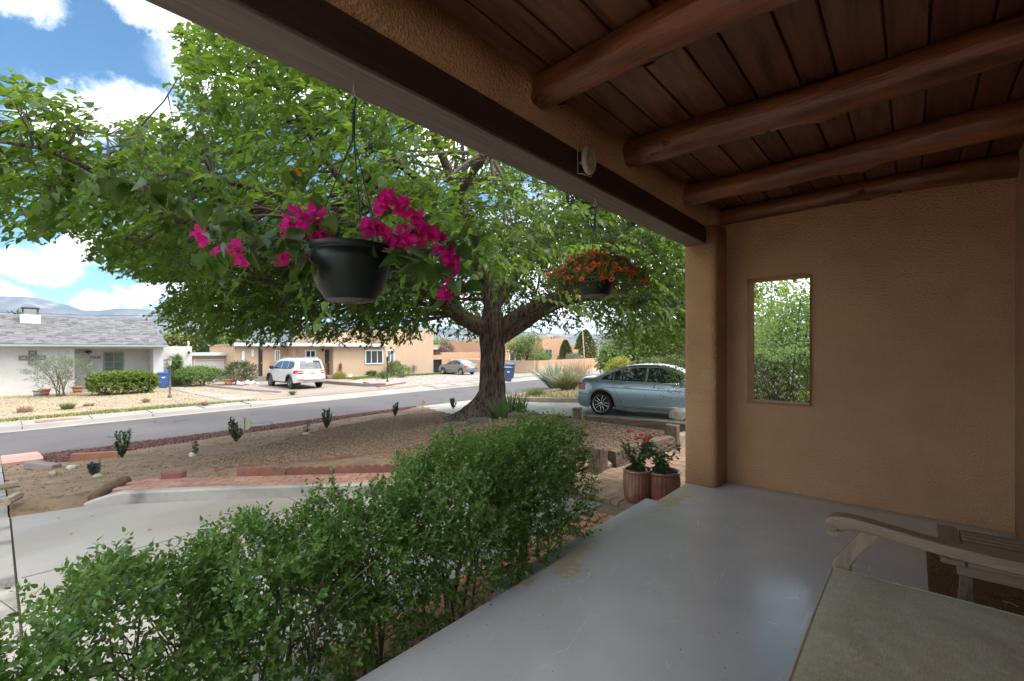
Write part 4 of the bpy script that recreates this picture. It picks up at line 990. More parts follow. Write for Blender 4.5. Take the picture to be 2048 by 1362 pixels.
LS = r3.uniform(.062, .125, (n, nl)) * (1.0 - .25 * np.abs(s[:, :, 0] - .45))
P_, D_, U_, S_ = base.reshape(-1, 3), unit(ld.reshape(-1, 3)), lu.reshape(-1, 3), LS.reshape(-1)
k = accept(P_ + D_ * S_[:, None]) ; P_, D_, U_, S_ = P_[k], D_[k], U_[k], S_[k]
uu, vv, ff = proj(P_)
near_ok = ~((ff < 3.7) & (ff > .2) & (uu > -100) & (uu < 1400)); P_, D_, U_, S_, uu, vv, ff = P_[near_ok], D_[near_ok], U_[near_ok], S_[near_ok], uu[near_ok], vv[near_ok], ff[near_ok]
vis = (ff > .5) & (uu > -20) & (uu < 1380) & (vv > 20) & (vv < 700) & (vv > (uu - 318) * .4683)
size = np.where(vis, S_ / np.maximum(ff, .5), 0); order = np.argsort(-size)
big = order[:300]; rest = np.ones(len(P_), bool); rest[big] = False
nr_ = rest & (ff < 7); fr_ = rest & ~nr_
V, F = leafset(P_[nr_], D_[nr_], U_[nr_], S_[nr_], W=.62, kind=6, fold=.10, droop=.22)
V2, F2 = leafset(P_[fr_], D_[fr_], U_[fr_], S_[fr_], W=.68, kind=4, fold=.11, droop=.2)
stuff(npmesh('foliage', np.concatenate([V, V2]), np.concatenate([F, F2 + len(V)]), mul_leaf, mtree))
def one_leaf(W=.64, fold=.12, droop=.18, name='leaf'):
    """single finely cut blade of unit length along +x, serrated outline"""
    mb = MB(); n = 12; mid = []; ls = []; rs = []
    for i in range(n + 1):
        f = i / n; w_ = .5 * W * (math.sin(PI * min(1, f ** .62)) ** .8 if 0 < f < 1 else 0); w_ *= 1 + (.10 if i % 2 else -.04)
        zc_ = -droop * f * f + .03 * math.sin(f * 6); mid.append((f, 0, zc_)); ls.append((f - .04 * (i > 1 and i < n), w_, zc_ + fold * w_ * 2)); rs.append((f - .04 * (i > 1 and i < n), -w_, zc_ + fold * w_ * 2))
    vs = mid + ls + rs; m = n + 1; fs = []
    for i in range(n): fs += [(i, i+1, m+i+1, m+i), (i+1, i, 2*m+i, 2*m+i+1)]
    mb.add(vs, fs, True); me = mb.mesh(name); me.validate(); return me
LEAF = one_leaf(); LEAF.materials.append(M('mulberry_leaf_single', (.042,.092,.017), rough=.44, rnd=.45, hue=.02, trans=.44, tcol=(.20,.32,.03), spec=.3))
for i in big:
    x = Vector(D_[i]).normalized(); y = Vector(U_[i]).cross(x).normalized(); z = x.cross(y)
    o = obj('leaf', LEAF, None, mtree); m = Matrix((x, y, z)).transposed().to_4x4(); m.translation = Vector(P_[i]); o.matrix_world = m @ Matrix.Scale(float(S_[i]) * 1.05, 4)
print('mulberry leaves', len(P_), 'clumps', NCL)

# ================================================================== HEDGE
box_leaf = M('boxwood_leaf', (.115,.22,.045), rough=.36, island=.45, hue=.022, trans=.32, tcol=(.24,.40,.05), spec=.5)
stem_m = M('boxwood_stem', (.14,.095,.065), (.20,.15,.11), scale=9, rough=.9, bump=.3)
def bush(name, cat, label, cx_, cy_, z0, hx, hy, top, nsprig, leaf=(.019, .031), mat=box_leaf, stems=5, group=None, seed=0, low=.22, W=.55, per=9, sm=stem_m, sprig=.06, kind=2, stemr=.009, shell=.45, spread=.35, boxy=True, rough_top=.05):
    r = np.random.default_rng(seed); t = thing(name, label, cat, (cx_, cy_, z0), 0, group)
    H = top - z0; zl = H * low
    # boxy superellipsoid volume, denser towards its skin and top
    q = r.uniform(-1, 1, (nsprig * 3, 3))
    e = 3.2 if boxy else 2
    rad = (np.abs(q) ** e).sum(1) ** (1/e); q = q[rad < 1]; rad = rad[rad < 1]
    keep = r.random(len(q)) < (.22 + .78 * np.clip((rad - shell) / (1 - shell), 0, 1)); q = q[keep]
    pr = .16 + .84 * np.clip((q[:, 2] + .75) / 1.2, 0, 1); q = q[r.random(len(q)) < pr][:nsprig]
    lump = np.array([noise.noise(Vector((a[0]*hx*5 + seed, a[1]*hy*5, a[2]*H*2.4))) for a in q])
    k = lump > -.10 - .30 * np.clip(q[:, 2], 0, 1); q = q[k]; lump = lump[k]
    n = len(q)
    C = np.stack([q[:, 0] * hx, q[:, 1] * hy, zl + (H - zl) * (q[:, 2] * .5 + .5)], 1)
    C[:, 2] += rough_top * lump * 2 * (q[:, 2] > .3); C[:, :2] *= (1 + .14 * lump)[:, None]
    od = unit(q * np.array([1, 1, .5]) * 1.0 + np.array([0, 0, .65]) + r.normal(size=(n, 3)) * .45)
    s = (np.arange(per) / (per - 1))[None, :, None]; L_ = r.uniform(.6, 1.5, (n, 1, 1)) * sprig
    base = C[:, None] + od[:, None] * s * L_
    side = unit(np.cross(od, r.normal(size=(n, 3))) + 1e-5)[:, None]; sb = np.cross(od, side[:, 0])[:, None]
    an = (np.arange(per) * 2.4)[None, :, None]
    ld = od[:, None] * (.35 + .8 * s) + side * np.cos(an) + sb * np.sin(an) + r.normal(size=(n, per, 3)) * .2
    S = r.uniform(*leaf, (n, per)); U = od[:, None] + r.normal(size=(n, per, 3)) * .3
    V, F = leafset(base.reshape(-1, 3), unit(ld.reshape(-1, 3)), U.reshape(-1, 3), S.reshape(-1), W=W, kind=kind, fold=.10, droop=.10)
    stuff(npmesh('foliage', V, F, mat, t))
    rs = random.Random(seed + 5)
    for i in range(stems):
        bx, by = rs.uniform(-hx, hx) * spread, rs.uniform(-hy, hy) * spread; mb = MB()
        ex, ey = rs.uniform(-hx, hx) * .8, rs.uniform(-hy, hy) * .85; ez = H * rs.uniform(.75, .95)
        P = [Vector((bx, by, -.03)), Vector((bx*.8+ex*.2, by*.8+ey*.2, ez*.3)), Vector((bx*.5+ex*.5 + rs.uniform(-.04,.04), by*.5+ey*.5 + rs.uniform(-.04,.04), ez*.62)), Vector((ex, ey, ez))]
        r0 = stemr * rs.uniform(.8, 1.5); mb.tube(P, [r0, r0*.85, r0*.6, r0*.25], n=6)
        for _ in range(9):
            f = rs.uniform(.18, .85); a = P[1].lerp(P[2], (f-.3)/.32) if f > .3 else P[0].lerp(P[1], f/.3); a = Vector((a.x, a.y, min(a.z, ez)))
            e_ = a + Vector((rs.uniform(-.75, .75)*hx, rs.uniform(-.6, .6)*hy, rs.uniform(.08, .30)*H))
            mb.tube([a, a.lerp(e_, .5) + Vector((0, 0, .02)), e_], [r0*.4, r0*.3, r0*.12], n=4)
        obj('stem', mb, sm, t)
    return t
HB = [(-2.12, -.36, .42, .44, .42, 1300), (-2.17, .36, .33, .30, .52, 1050), (-2.14, .84, .34, .30, .50, 1100), (-2.16, 1.30, .33, .30, .52, 1100), (-2.15, 1.92, .38, .44, .68, 2100), (-2.13, 2.64, .36, .47, .71, 2400)]
HL = ['low boxwood bush at the bottom left, shorter than the rest of the hedge', 'boxwood bush at the left end of the tall hedge, concrete showing through', 'second boxwood of the tall hedge from the left, open and twiggy below',
      'middle boxwood of the hedge with a straight bare stem visible', 'dense boxwood where the hedge steps up, before the last bush', 'dense boxwood at the right end of the hedge beside the brick border']
for i, ((x, y, hx, hy, top, ns), lb) in enumerate(zip(HB, HL)):
    bush('boxwood_bush', 'bush', lb, x, y, -.415, hx, hy, top, int(ns * 1.7), stems=6 if i else 4, group='boxwood bushes forming the hedge', seed=100 + i, low=.08, per=9, kind=6, leaf=(.018, .033), W=.55, sprig=.085, rough_top=.09)
# ================================================================== HOUSES ACROSS THE STREET
white_st = M('white_stucco', (.50,.49,.47), (.55,.54,.52), scale=.8, rough=.95, bump=.35, bscale=25, col3=(.50,.46,.41), scale3=.9, fac3=(.58,.75))
tan_st = M('tan_stucco', (.46,.325,.22), (.50,.355,.24), scale=.5, rough=.95, bump=.4, bscale=22, col3=(.50,.345,.23), scale3=.6, fac3=(.55,.75))
orange_st = M('orange_stucco', (.46,.28,.17), (.50,.31,.195), scale=.5, rough=.95, bump=.4, bscale=22)
glass = M('window_glass', (.035,.045,.05), rough=.06, spec=.8)
glass_g = M('greenish_glass', (.10,.13,.115), (.15,.18,.16), scale=3, rough=.12, spec=.8)
wframe = M('white_frame', (.72,.72,.70), rough=.5)
gframe = M('sage_frame', (.23,.27,.25), rough=.6)
dark_iron = M('dark_iron', (.018,.018,.020), rough=.5)
door_dark = M('security_door', (.030,.026,.026), (.05,.045,.04), scale=30, rough=.6)
teal_trim = M('teal_trim', (.45,.56,.53), rough=.5)
white_trim = M('white_trim', (.66,.68,.70), rough=.5)
shingle_m = M('shingle', (.15,.15,.158), rough=.95, island=.34, hue=.012, bump=.4, bscale=60)
wood_dark = M('portal_wood', (.13,.06,.035), (.18,.09,.05), scale=3, rough=.8)
brick_step = M('grey_step_brick', (.16,.15,.145), (.22,.20,.19), scale=8, rough=.9)

def win(parent, X, y0, y1, z0, z1, fm=wframe, gm=glass, fw=.06, d=.06, vbars=1, hbars=0, base=(0, 0, 0), recess=0):
    """framed window in a wall whose outer face is x = X, frame proud of it"""
    bx, by, bz = base; mb = MB(); x0, x1 = X + .003, X + d
    for (a, b, c, e) in ((y0, y1, z0, z0 + fw), (y0, y1, z1 - fw, z1), (y0, y0 + fw, z0 + fw, z1 - fw), (y1 - fw, y1, z0 + fw, z1 - fw)):
        mb.box(x0 - bx, x1 - bx, a - by, b - by, c - bz, e - bz)
    for k in range(1, vbars + 1):
        y = y0 + (y1 - y0) * k / (vbars + 1); mb.box(x0 - bx, x1 - .012 - bx, y - fw*.35 - by, y + fw*.35 - by, z0 + fw - bz, z1 - fw - bz)
    o = stuff(obj('window', mb, fm, parent)) if False else obj('window', mb, fm, parent)
    for k in range(1, hbars + 1):
        z = z0 + (z1 - z0) * k / (hbars + 1)
        obj('bar', MB().box(x0 - bx, x1 - .016 - bx, y0 + fw - by, y1 - fw - by, z - .012 - bz, z + .012 - bz), fm, o)
    n = vbars + 1
    for k in range(n):
        a = y0 + fw + (y1 - y0 - 2*fw) * k / n; b = y0 + fw + (y1 - y0 - 2*fw) * (k + 1) / n
        obj('pane', MB().box(X + .004 - bx, X + .022 - bx, a + .002 - by, b - .002 - by, z0 + fw - bz, z1 - fw - bz), gm, o)
    return o
def yz(u, v, X): p = WX(u, v, X); return p.y, p.z

# ---- white house with grey shingle roof
X = -36.0
wh = thing('white_house', 'white stucco house with grey shingle roof, cross shaped wall block and recessed porch', 'house', (0, 0, 0))
ya = yz(149.5, 700, X)[0]; yb = yz(307, 700, X)[0]; yR = yz(327, 700, X)[0]; zt = yz(200, 697.5, X)[1]; ez = 1.60
obj('wall', MB().box(X - 8, X, -9, ya, -1.3, ez), white_st, wh)
obj('wall', MB().box(X - 8, X, yb, yR, -1.3, ez), white_st, wh)
obj('wall', MB().box(X - 8, X, ya + .002, yb - .002, zt, ez - .003), white_st, wh)
obj('wall', MB().box(X - 8, X - 1.5, ya + .003, yb - .003, -1.3, zt - .003), white_st, wh)
obj('porch_slab', MB().box(X - 1.49, X + .1, ya + .01, yb - .01, -1.3, -1.02), conc, wh)
# gable ends
gx = X - 4.2; rz_ = 3.42
for y0, y1 in ((yR - .25, yR - .002), (-9.0, -8.8)):
    mb = MB(); vs = [(X + .0, y0, ez), (X - 8.4, y0, ez), (gx, y0, rz_ - .06), (X + .0, y1, ez), (X - 8.4, y1, ez), (gx, y1, rz_ - .06)]
    mb.add(vs, [(0, 1, 2), (5, 4, 3), (0, 3, 4, 1), (1, 4, 5, 2), (2, 5, 3, 0)]); obj('gable', mb, white_st, wh)
# roof: deck plus overlapping shingle tabs in courses
ov = .55; slope = (rz_ - 1.62) / (abs(gx - (X + ov)))
deckb = MB(); y0, y1 = -9.3, yR + .12
for sgn in (1, -1):
    xe = gx + sgn * (X + ov - gx)
    vs = [(gx, y0, rz_), (xe, y0, 1.62), (xe, y1, 1.62), (gx, y1, rz_)]
    vs += [(x, y, z - .12) for x, y, z in vs]
    deckb.add(vs, [(0, 1, 2, 3), (7, 6, 5, 4), (0, 4, 5, 1), (1, 5, 6, 2), (2, 6, 7, 3), (3, 7, 4, 0)])
roof = obj('roof', deckb, shingle_m, wh)
sh = MB(); ln = math.hypot(X + ov - gx, rz_ - 1.62); nc = 26; rd = random.Random(3)
for c in range(nc):
    f0 = c / nc; f1 = (c + 1.25) / nc
    y = y0 + rd.uniform(-.3, 0)
    while y < y1 - .05:
        w_ = rd.uniform(.18, .42); a, b = max(y, y0), min(y + w_ - .01, y1); t = rd.choice([.012, .02, .028])
        xa, za = X + ov + .03 - f0 * (X + ov - gx), 1.62 + f0 * (rz_ - 1.62); f1c = min(f1, 1); xb, zb = X + ov - f1c * (X + ov - gx), 1.62 + f1c * (rz_ - 1.62)
        sh.add([(xa, a, za + t + .006), (xa, b, za + t + .006), (xb, b, zb + .004), (xb, a, zb + .004), (xa, a, za + .001), (xa, b, za + .001)], [(0, 1, 2, 3), (0, 4, 5, 1), (0, 3, 4), (1, 5, 2)])
        y += w_
stuff(obj('shingles', sh, shingle_m, roof))
obj('gutter', MB().box(X + ov + .03, X + ov + .13, y0, y1, 1.50, 1.60), M('grey_gutter', (.30,.36,.33), rough=.5), wh)
obj('fascia', MB().box(X + .004, X + ov, y0 + .02, y1 - .02, 1.47, 1.50), white_trim, wh)
p0 = WX(61, 648, X - 2.9); cy = p0.y
ch = MB(); ch.box(X - 3.4, X - 2.6, cy - .42, cy + .42, 2.2, 3.35)
chim = obj('chimney', ch, M('chimney_stucco', (.60,.54,.45), (.66,.60,.50), scale=2, rough=.95, bump=.3), wh)
obj('flue', MB().box(X - 3.25, X - 2.75, cy - .25, cy + .25, 3.353, 3.52), conc, chim)
cp = MB(); cp.box(X - 3.38, X - 2.62, cy - .38, cy + .38, 3.72, 3.78)
for sx in (-3.3, -2.7):
    for sy in (-.3, .3): cp.box(X + sx - .03, X + sx + .03, cy + sy - .03, cy + sy + .03, 3.523, 3.718)
obj('chimney_cap', cp, M('rust_cap', (.10,.05,.04), rough=.8), chim)
# cross made of patterned blocks
a, z1 = yz(49.5, 705, X); b, z0 = yz(80.7, 727, X); ym = (a + b) / 2; zm = yz(65, 715.5, X)[1]; q = .26
crm = M('block_screen', (.13,.125,.115), (.20,.19,.175), scale=14, rough=.9, contrast=(.45, .55))
cross = MB()
for (dy, dz) in ((0, 0), (-q*1.02, 0), (q*1.02, 0), (0, q*1.02), (0, -q*1.02)):
    o = obj('cross_block', MB().box(X + .003, X + .05, ym + dy*1.3 - q*.62, ym + dy*1.3 + q*.62, zm + dz - q*.48, zm + dz + q*.48), crm, wh)
    for k in range(4):
        an = k * PI / 2 + PI/4; obj('block_web', MB().bar((X + .056, ym + dy*1.3, zm + dz), (X + .056, ym + dy*1.3 + q*.55*math.cos(an), zm + dz + q*.42*math.sin(an)), .02, .02), white_st, o)
Xr = X - 1.5
a, z1 = yz(207, 704, Xr); b, z0 = yz(248, 744, Xr)
win(wh, Xr, a, b, z0, z1, gframe, glass_g, fw=.07, vbars=1, hbars=3)
a, z1 = yz(173, 724, Xr); b, z0 = yz(185, 736, Xr)
mbx = obj('mailbox', MB().box(Xr + .003, Xr + .14, a, b, z0, z1), wframe, wh); obj('mail_slot', MB().box(Xr + .142, Xr + .15, a + .08, b - .08, (z0+z1)/2 - .09, (z0+z1)/2 - .02), M('brown_slot', (.16,.09,.05), rough=.7), mbx)
# lamp and house number 2908
p = WX(176, 705, Xr); lm = obj('porch_lamp', MB().lathe([(.03, .12), (.14, .08), (.20, 0), (.05, -.03), (.06, -.10), (.01, -.12)], (Xr + .22, p.y, p.z), 12), M('bronze', (.12,.09,.06), rough=.5, metal=.5), wh)
def text(body, size, loc, rot, mat, parent, ext=.006, name='lettering', align='CENTER'):
    cu = bpy.data.curves.new(name, 'FONT'); cu.body = body; cu.size = size; cu.extrude = ext; cu.align_x = align; cu.align_y = 'CENTER'; cu.resolution_u = 2
    o0 = bpy.data.objects.new(name, cu); COL.objects.link(o0); dg = bpy.context.evaluated_depsgraph_get(); me = bpy.data.meshes.new_from_object(o0.evaluated_get(dg))
    bpy.data.objects.remove(o0); me.materials.clear(); return obj(name, me, mat, parent, loc, rot)
p = WX(190, 715, Xr); text('2908', .27, (Xr + .012, p.y, p.z), (R(90), 0, R(90)), dark_iron, wh, name='house_number')
# attached low garage
Xg = -36.6; ga = yR + .01; gb = yz(384, 700, Xg)[0]; gz = yz(350, 692.5, Xg)[1]
gr = MB(); 
wa, wz = yz(324.5, 719, Xg); wb = yz(356, 719, Xg)[0]
obj('garage_wall', MB().box(Xg - 5, Xg, wb, gb, -1.3, gz), white_st, wh)
obj('garage_wall', MB().box(Xg - 5, Xg - .002, ga, wb - .002, wz, gz - .002), white_st, wh)
gd_ = obj('garage_door', MB().box(Xg - .12, Xg - .06, wa, wb - .02, -1.22, wz - .004), M('door_cream', (.52,.51,.47), rough=.7), wh)
for k in range(1, 7):
    z = -1.2 + (wz + 1.2) * k / 7; obj('door_rail', MB().box(Xg - .057, Xg - .03, wa, wb - .03, z - .02, z + .02), gframe, gd_)
p = WX(377, 705, Xg); obj('wall_light', MB().lathe([(.02, .1), (.07, .05), (.09, -.05), (.02, -.1)], (Xg + .12, p.y, p.z), 10), dark_iron, wh)
obj('vent_pipe', MB().tube([(Xg - .6, gb - .05, gz), (Xg - .6, gb - .05, gz + .35)], .05, 8), wframe, wh)

# ---- tan house, its garage first
Xa = -40.5
th = thing('tan_house', 'long tan stucco house with white trimmed flat roofs behind the white car', 'house', (0, 0, 0))
a, z1 = yz(384, 710, Xa); b = yz(469, 710, Xa)[0]; da, dz_ = yz(388, 719, Xa); db = yz(452, 719, Xa)[0]
obj('garage_wall', MB().box(Xa - 5, Xa, a, da, -1.4, z1), tan_st, th); obj('garage_wall', MB().box(Xa - 5, Xa, db, b, -1.4, z1), tan_st, th); obj('garage_wall', MB().box(Xa - 5, Xa - .003, da + .002, db - .002, dz_, z1 - .002), tan_st, th)
gdo = obj('garage_door', MB().box(Xa - .15, Xa - .09, da + .08, db - .08, -1.3, dz_ - .06), M('garage_white', (.68,.67,.64), rough=.6), th)
for k in range(4): obj('door_panel', MB().box(Xa - .087, Xa - .06, da + .1, db - .1, -1.28 + k*(dz_ + 1.2)/4, -1.33 + (k+1)*(dz_ + 1.2)/4), MATS['garage_white'], gdo)
obj('door_frame', MB().box(Xa - .08, Xa + .02, da - .02, da + .07, -1.3, dz_).box(Xa - .08, Xa + .02, db - .07, db + .02, -1.3, dz_).box(Xa - .08, Xa + .02, da + .073, db - .073, dz_ - .07, dz_ + .02), wframe, th)
zr = yz(430, 703, Xa)[1]
obj('roof_slab', MB().box(Xa - 5.2, Xa + .35, a - .1, b + .05, z1 + .003, z1 + .08), M('tan_roof', (.50,.36,.25), rough=.9), th)
obj('roof_trim', MB().box(Xa + .353, Xa + .42, a - .15, b + .05, z1 - .05, z1 + .20), teal_trim, th)
# main body: left wing (set back), entry recess, right wing, tall end block
Xl, Xm = -38.4, -36.6
L0 = yz(469, 700, Xl)[0]; L1 = yz(575, 700, Xl)[0]; P1 = yz(590, 700, Xm - .3)[0]; R0 = yz(667, 700, Xm)[0]; R1 = yz(768, 700, Xm)[0]; E1 = yz(866, 700, Xm)[0]
zr = yz(668, 690.5, Xm)[1]
obj('wall', MB().box(Xl - 6, Xl, L0, L1, -1.4, zr - .05), tan_st, th)
obj('wall', MB().box(Xl - 6.02, Xm - .3, L1 + .002, P1, -1.4, zr - .06), tan_st, th)
obj('wall', MB().box(Xm - 3.2, Xm - .6, P1 + .002, R0 - .002, -1.4, zr - .06), tan_st, th)
obj('porch_slab', MB().box(Xm - .59, Xm - .1, P1 + .01, R0 - .01, -1.4, -.82), M('red_porch', (.30,.10,.07), rough=.8), th)
obj('wall', MB().box(Xm - 7, Xm, R0, R1, -1.4, zr - .05), tan_st, th)
zE = yz(866, 660, Xm)[1]
obj('tall_block', MB().box(Xm - 7.5, Xm + .05, R1 + .002, E1, -1.4, zE), tan_st, th)
obj('upper_block', MB().box(Xm - 7.3, Xm - 1.6, yz(640, 690, Xm)[0] + 1, R1 - .002, zr - .03, zE - .25), tan_st, th)
obj('roof_slab', MB().box(Xl - 6, Xm + .40, L1 - .8, R1 - .004, zr - .045, zr + .03), M('grey_roof', (.40,.40,.40), rough=.9), th)
obj('roof_trim', MB().box(Xm + .403, Xm + .47, L1 - .9, R1 - .01, zr - .09, zr + .15), white_trim, th)
obj('roof_slab', MB().box(Xl - 6.1, Xl + .4, L0 - .1, L1 - .805, zr - .045, zr + .03), MATS['grey_roof'], th)
obj('roof_trim', MB().box(Xl + .403, Xl + .47, L0 - .15, L1 - .81, zr - .09, zr + .15), white_trim, th)
for (u0, u1, v0, v1, XX, vb) in ((483.5, 488.5, 700, 726, Xl, 0), (502.5, 507, 699, 713, Xl, 0), (549, 559.5, 700, 723, Xl, 1), (610, 631.5, 700, 715.5, Xm - .6, 1), (730, 766, 700, 727.5, Xm, 2), (772.5, 788.5, 700, 724.5, Xm + .05, 1)):
    a, z1 = yz(u0, v0, XX); b, z0 = yz(u1, v1, XX); a = max(a, R1 + .15) if XX > Xm else a
    win(th, XX, a, b, z0, z1, wframe, glass if u0 != 772.5 else glass_g, fw=.09, vbars=vb)
for (u0, u1, v0, XX, zb) in ((517, 524.5, 699, Xl, -.80), (650, 657.5, 699, Xm - .6, -.80)):
    a, z1 = yz(u0, v0, XX); b = yz(u1, v0, XX)[0]
    d_ = obj('security_door', MB().box(XX + .003, XX + .07, a, b, zb, z1), door_dark, th)
    for k in range(5): y = a + (b - a) * (k + .5) / 5; obj('iron_bar', MB().box(XX + .072, XX + .085, y - .012, y + .012, zb + .1, z1 - .1), dark_iron, d_)
    obj('knob', MB().box(XX + .072, XX + .13, b - .12, b - .06, zb + 1.0, zb + 1.1), M('brass', (.5,.38,.15), rough=.3, metal=.8), d_)
for k in range(3):
    obj('step', MB().box(Xl + .02 + .30*k, Xl + .33 + .30*(k) + .2, yz(505, 760, Xl)[0] - .2, yz(531, 760, Xl)[0] + .1, -1.35, -.80 - .16*k - .003*k), brick_step, th)
for k in range(2): obj('step', MB().box(Xm - .35 + .3*k, Xm + .25 + .3*k, yz(652, 760, Xm)[0], yz(667, 760, Xm)[0] + .1, -1.35, -.86 - .14*k), brick_step, th)
rl = MB(); ra, rb_ = yz(640, 740, Xm - .15)[0], yz(654, 740, Xm - .15)[0]
rail = obj('railing', MB().box(Xm - .20, Xm - .15, ra, rb_, .12 - .05, .12), M('rail_brown', (.22,.13,.08), rough=.6), th)
for k in range(6): y = ra + (rb_ - ra) * k / 5; obj('baluster', MB().box(Xm - .19, Xm - .16, y - .015, y + .015, -.815, .068), MATS['rail_brown'], rail)
p = WX(679.5, 737, Xm); rm = M('chile_red', (.16,.025,.018), (.24,.05,.03), scale=20, rough=.4)
ris = thing('chile_ristra', 'hanging string of dark red dried chiles on the tan wall', 'ristra', (Xm + .14, p.y, p.z - .5))
cb = MB(); rd = random.Random(9)
for k in range(90):
    z = rd.uniform(0, 1.0); a = rd.uniform(0, 2*PI); r_ = .04; L_ = rd.uniform(.09, .13)
    cb.tube([(r_*.3*math.cos(a), r_*.3*math.sin(a), z), (.11*math.cos(a), .11*math.sin(a), z - L_*.4), (.12*math.cos(a), .12*math.sin(a), z - L_)], [.018, .02, .004], n=4, cap=False)
stuff(obj('chiles', cb, rm, ris)); obj('string', MB().tube([(0, 0, -.05), (0, 0, 1.15)], .012, 5), wood_dark, ris)
p = WX(644, 700, Xm - .6)
obj('wall_lantern', MB().lathe([(.02, .16), (.09, .1), (.07, -.08), (.02, -.14)], (Xm - .45, p.y, p.z), 8), dark_iron, th)
a, z1 = yz(696.5, 749, Xm); b, z0 = yz(704, 754.5, Xm)
obj('vent', MB().box(Xm + .003, Xm + .05, a, b, z0, z1), wframe, th)
mt_ = MB(); p = WX(814, 742, Xm + .05); mt_.tube([(Xm + .2, p.y, -1.1), (Xm + .2, p.y, -.2), (Xm + .2, p.y + .5, -.2), (Xm + .2, p.y + .5, -.6)], .03, 6)
tag(obj('gas_meter', mt_.box(Xm + .15, Xm + .4, p.y + .65, p.y + .95, -.75, -.25), M('meter_grey', (.28,.29,.30), rough=.5, metal=.3)), 'grey gas meter and pipe standing at the tall tan wall', 'meter')
structure(patch('front_lawn', [(-36.4, R0 + .3), (-33.6, R0 + .3), (-33.9, 21), (-34.6, E1 + 2), (-36.3, E1 + 2)], lambda x, y: farz(x, y) + .02, M('lawn_soil', (.06,.10,.03), (.09,.14,.04), scale=8, rough=1), 1))

# ---- beyond: portal house, garden walls, orange house
gw = thing('garden_wall', 'tan stucco garden wall with dark iron gate behind the silver car', 'wall', (0, 0, 0))
Xw = -37.4; a, z1 = yz(867, 710, Xw); b = yz(884, 710, Xw)[0]; c_ = yz(960, 705, Xw)[0]; zt_ = yz(905, 704.5, Xw)[1]
obj('wall_panel', MB().box(Xw - .3, Xw, b, c_ + 6, -1.4, zt_), orange_st, gw)
obj('wall_panel', MB().box(Xw - .3, Xw - .004, a - .5, b - .003, .25, z1), orange_st, gw)
obj('low_wall', MB().box(Xw + .6, Xw + .9, b + .4, c_ + 6, -1.4, .28), tan_st, gw)
gt = obj('gate', MB().box(Xw - .18, Xw - .15, a - .2, b - .01, -1.2, .24), dark_iron, gw)
for k in range(6): y = a - .15 + (b - a + .1) * k / 5; obj('gate_bar', MB().box(Xw - .147, Xw - .11, y - .02, y + .02, -1.18, .22), dark_iron, gt)
ph = thing('portal_house', 'low brown timber portal house beyond the garden wall', 'house', (0, 0, 0))
Xp = -46; a = yz(866, 700, Xp)[0]; b = yz(975, 700, Xp)[0]
obj('wall', MB().box(Xp - 5, Xp - 2, a, b, -1.4, 1.3), orange_st, ph); obj('roof', MB().box(Xp - 5.1, Xp + .3, a - .2, b, 1.303, 1.5), white_trim, ph); obj('parapet', MB().box(Xp - 5, Xp - 1, a + 4, b, 1.503, 1.95), orange_st, ph)
obj('lintel', MB().box(Xp - .2, Xp, a, b, 1.0, 1.30), wood_dark, ph)
for k in range(6): y = a + (b - a) * k / 5; obj('portal_post', MB().box(Xp - .2, Xp, y - .12, y + .12, -1.4, .997), wood_dark, ph)
cw = thing('courtyard_wall', 'low tan stucco wall running along the street behind the spiky yucca', 'wall', (0, 0, 0))
Yc = 34.3; Xc = -27.3
obj('wall_panel', MB().box(-36.8, Xc, Yc, Yc + .3, -1.3, .22), tan_st, cw)
bm_ = MB(); bm_.add([(Xc, Yc + .302, -1.3), (Xc + .3, Yc + .302, -1.3), (Xc - 1.0, 54, -1.3), (Xc - 1.3, 54, -1.3), (Xc, Yc + .302, .22), (Xc + .3, Yc + .302, .22), (Xc - 1.0, 54, .30), (Xc - 1.3, 54, .30)], [(0,3,2,1),(4,5,6,7),(0,1,5,4),(1,2,6,5),(2,3,7,6),(3,0,4,7)])
obj('long_panel', bm_, orange_st, cw)
oh = thing('orange_house', 'orange stucco flat roofed house between the round shrub and the junipers', 'house', (0, 0, 0))
Xo = -35; a, z1 = yz(1050, 676, Xo); b = yz(1137, 676, Xo)[0]; zo = yz(1130, 676, Xo)[1]
a = yz(1085, 690, Xo)[0]
obj('wall', MB().box(Xo - 8, Xo, a, b, -1.4, zo), orange_st, oh)
obj('wall', MB().box(Xo - 9, Xo - .8, yz(1000, 690, Xo)[0], a - .003, -1.4, zo - .5), orange_st, oh)
b2 = yz(1158, 676, Xo)[0]
obj('wall', MB().box(Xo - 7, Xo - 1.5, b + .002, b2 + 1.2, -1.4, zo - .9), orange_st, oh)
obj('portal_roof', MB().box(Xo - 1.49, Xo + .6, b + .05, b2 + 3.0, .75, 1.3), orange_st, oh)
obj('portal_beam', MB().box(Xo - 1.4, Xo + .5, b + .1, b2 + 2.9, .55, .747), wood_dark, oh)
obj('portal_post', MB().box(Xo + .2, Xo + .45, b2 + 2.4, b2 + 2.65, -1.3, .547), wood_dark, oh)
a, z1 = yz(1089, 698, Xo); b = yz(1103.5, 715, Xo)[0]; z0 = yz(1103, 717, Xo)[1]
win(oh, Xo, a, b, z0, z1, M('grey_frame', (.35,.34,.33), rough=.5), glass, fw=.08, vbars=1)
a, z1 = yz(1018, 703, Xo - .8); b, z0 = yz(1041, 722, Xo - .8)
win(oh, Xo - .8, a, b, z0, z1, wframe, glass, fw=.1, vbars=1)
a, z1 = yz(1105, 675, Xo - 3); b = yz(1122, 675, Xo - 3)[0]
ac = obj('cooler', MB().box(Xo - 4, Xo - 3, a, b, zo + .003, zo + .55), M('cooler_grey', (.50,.50,.48), rough=.6), oh)
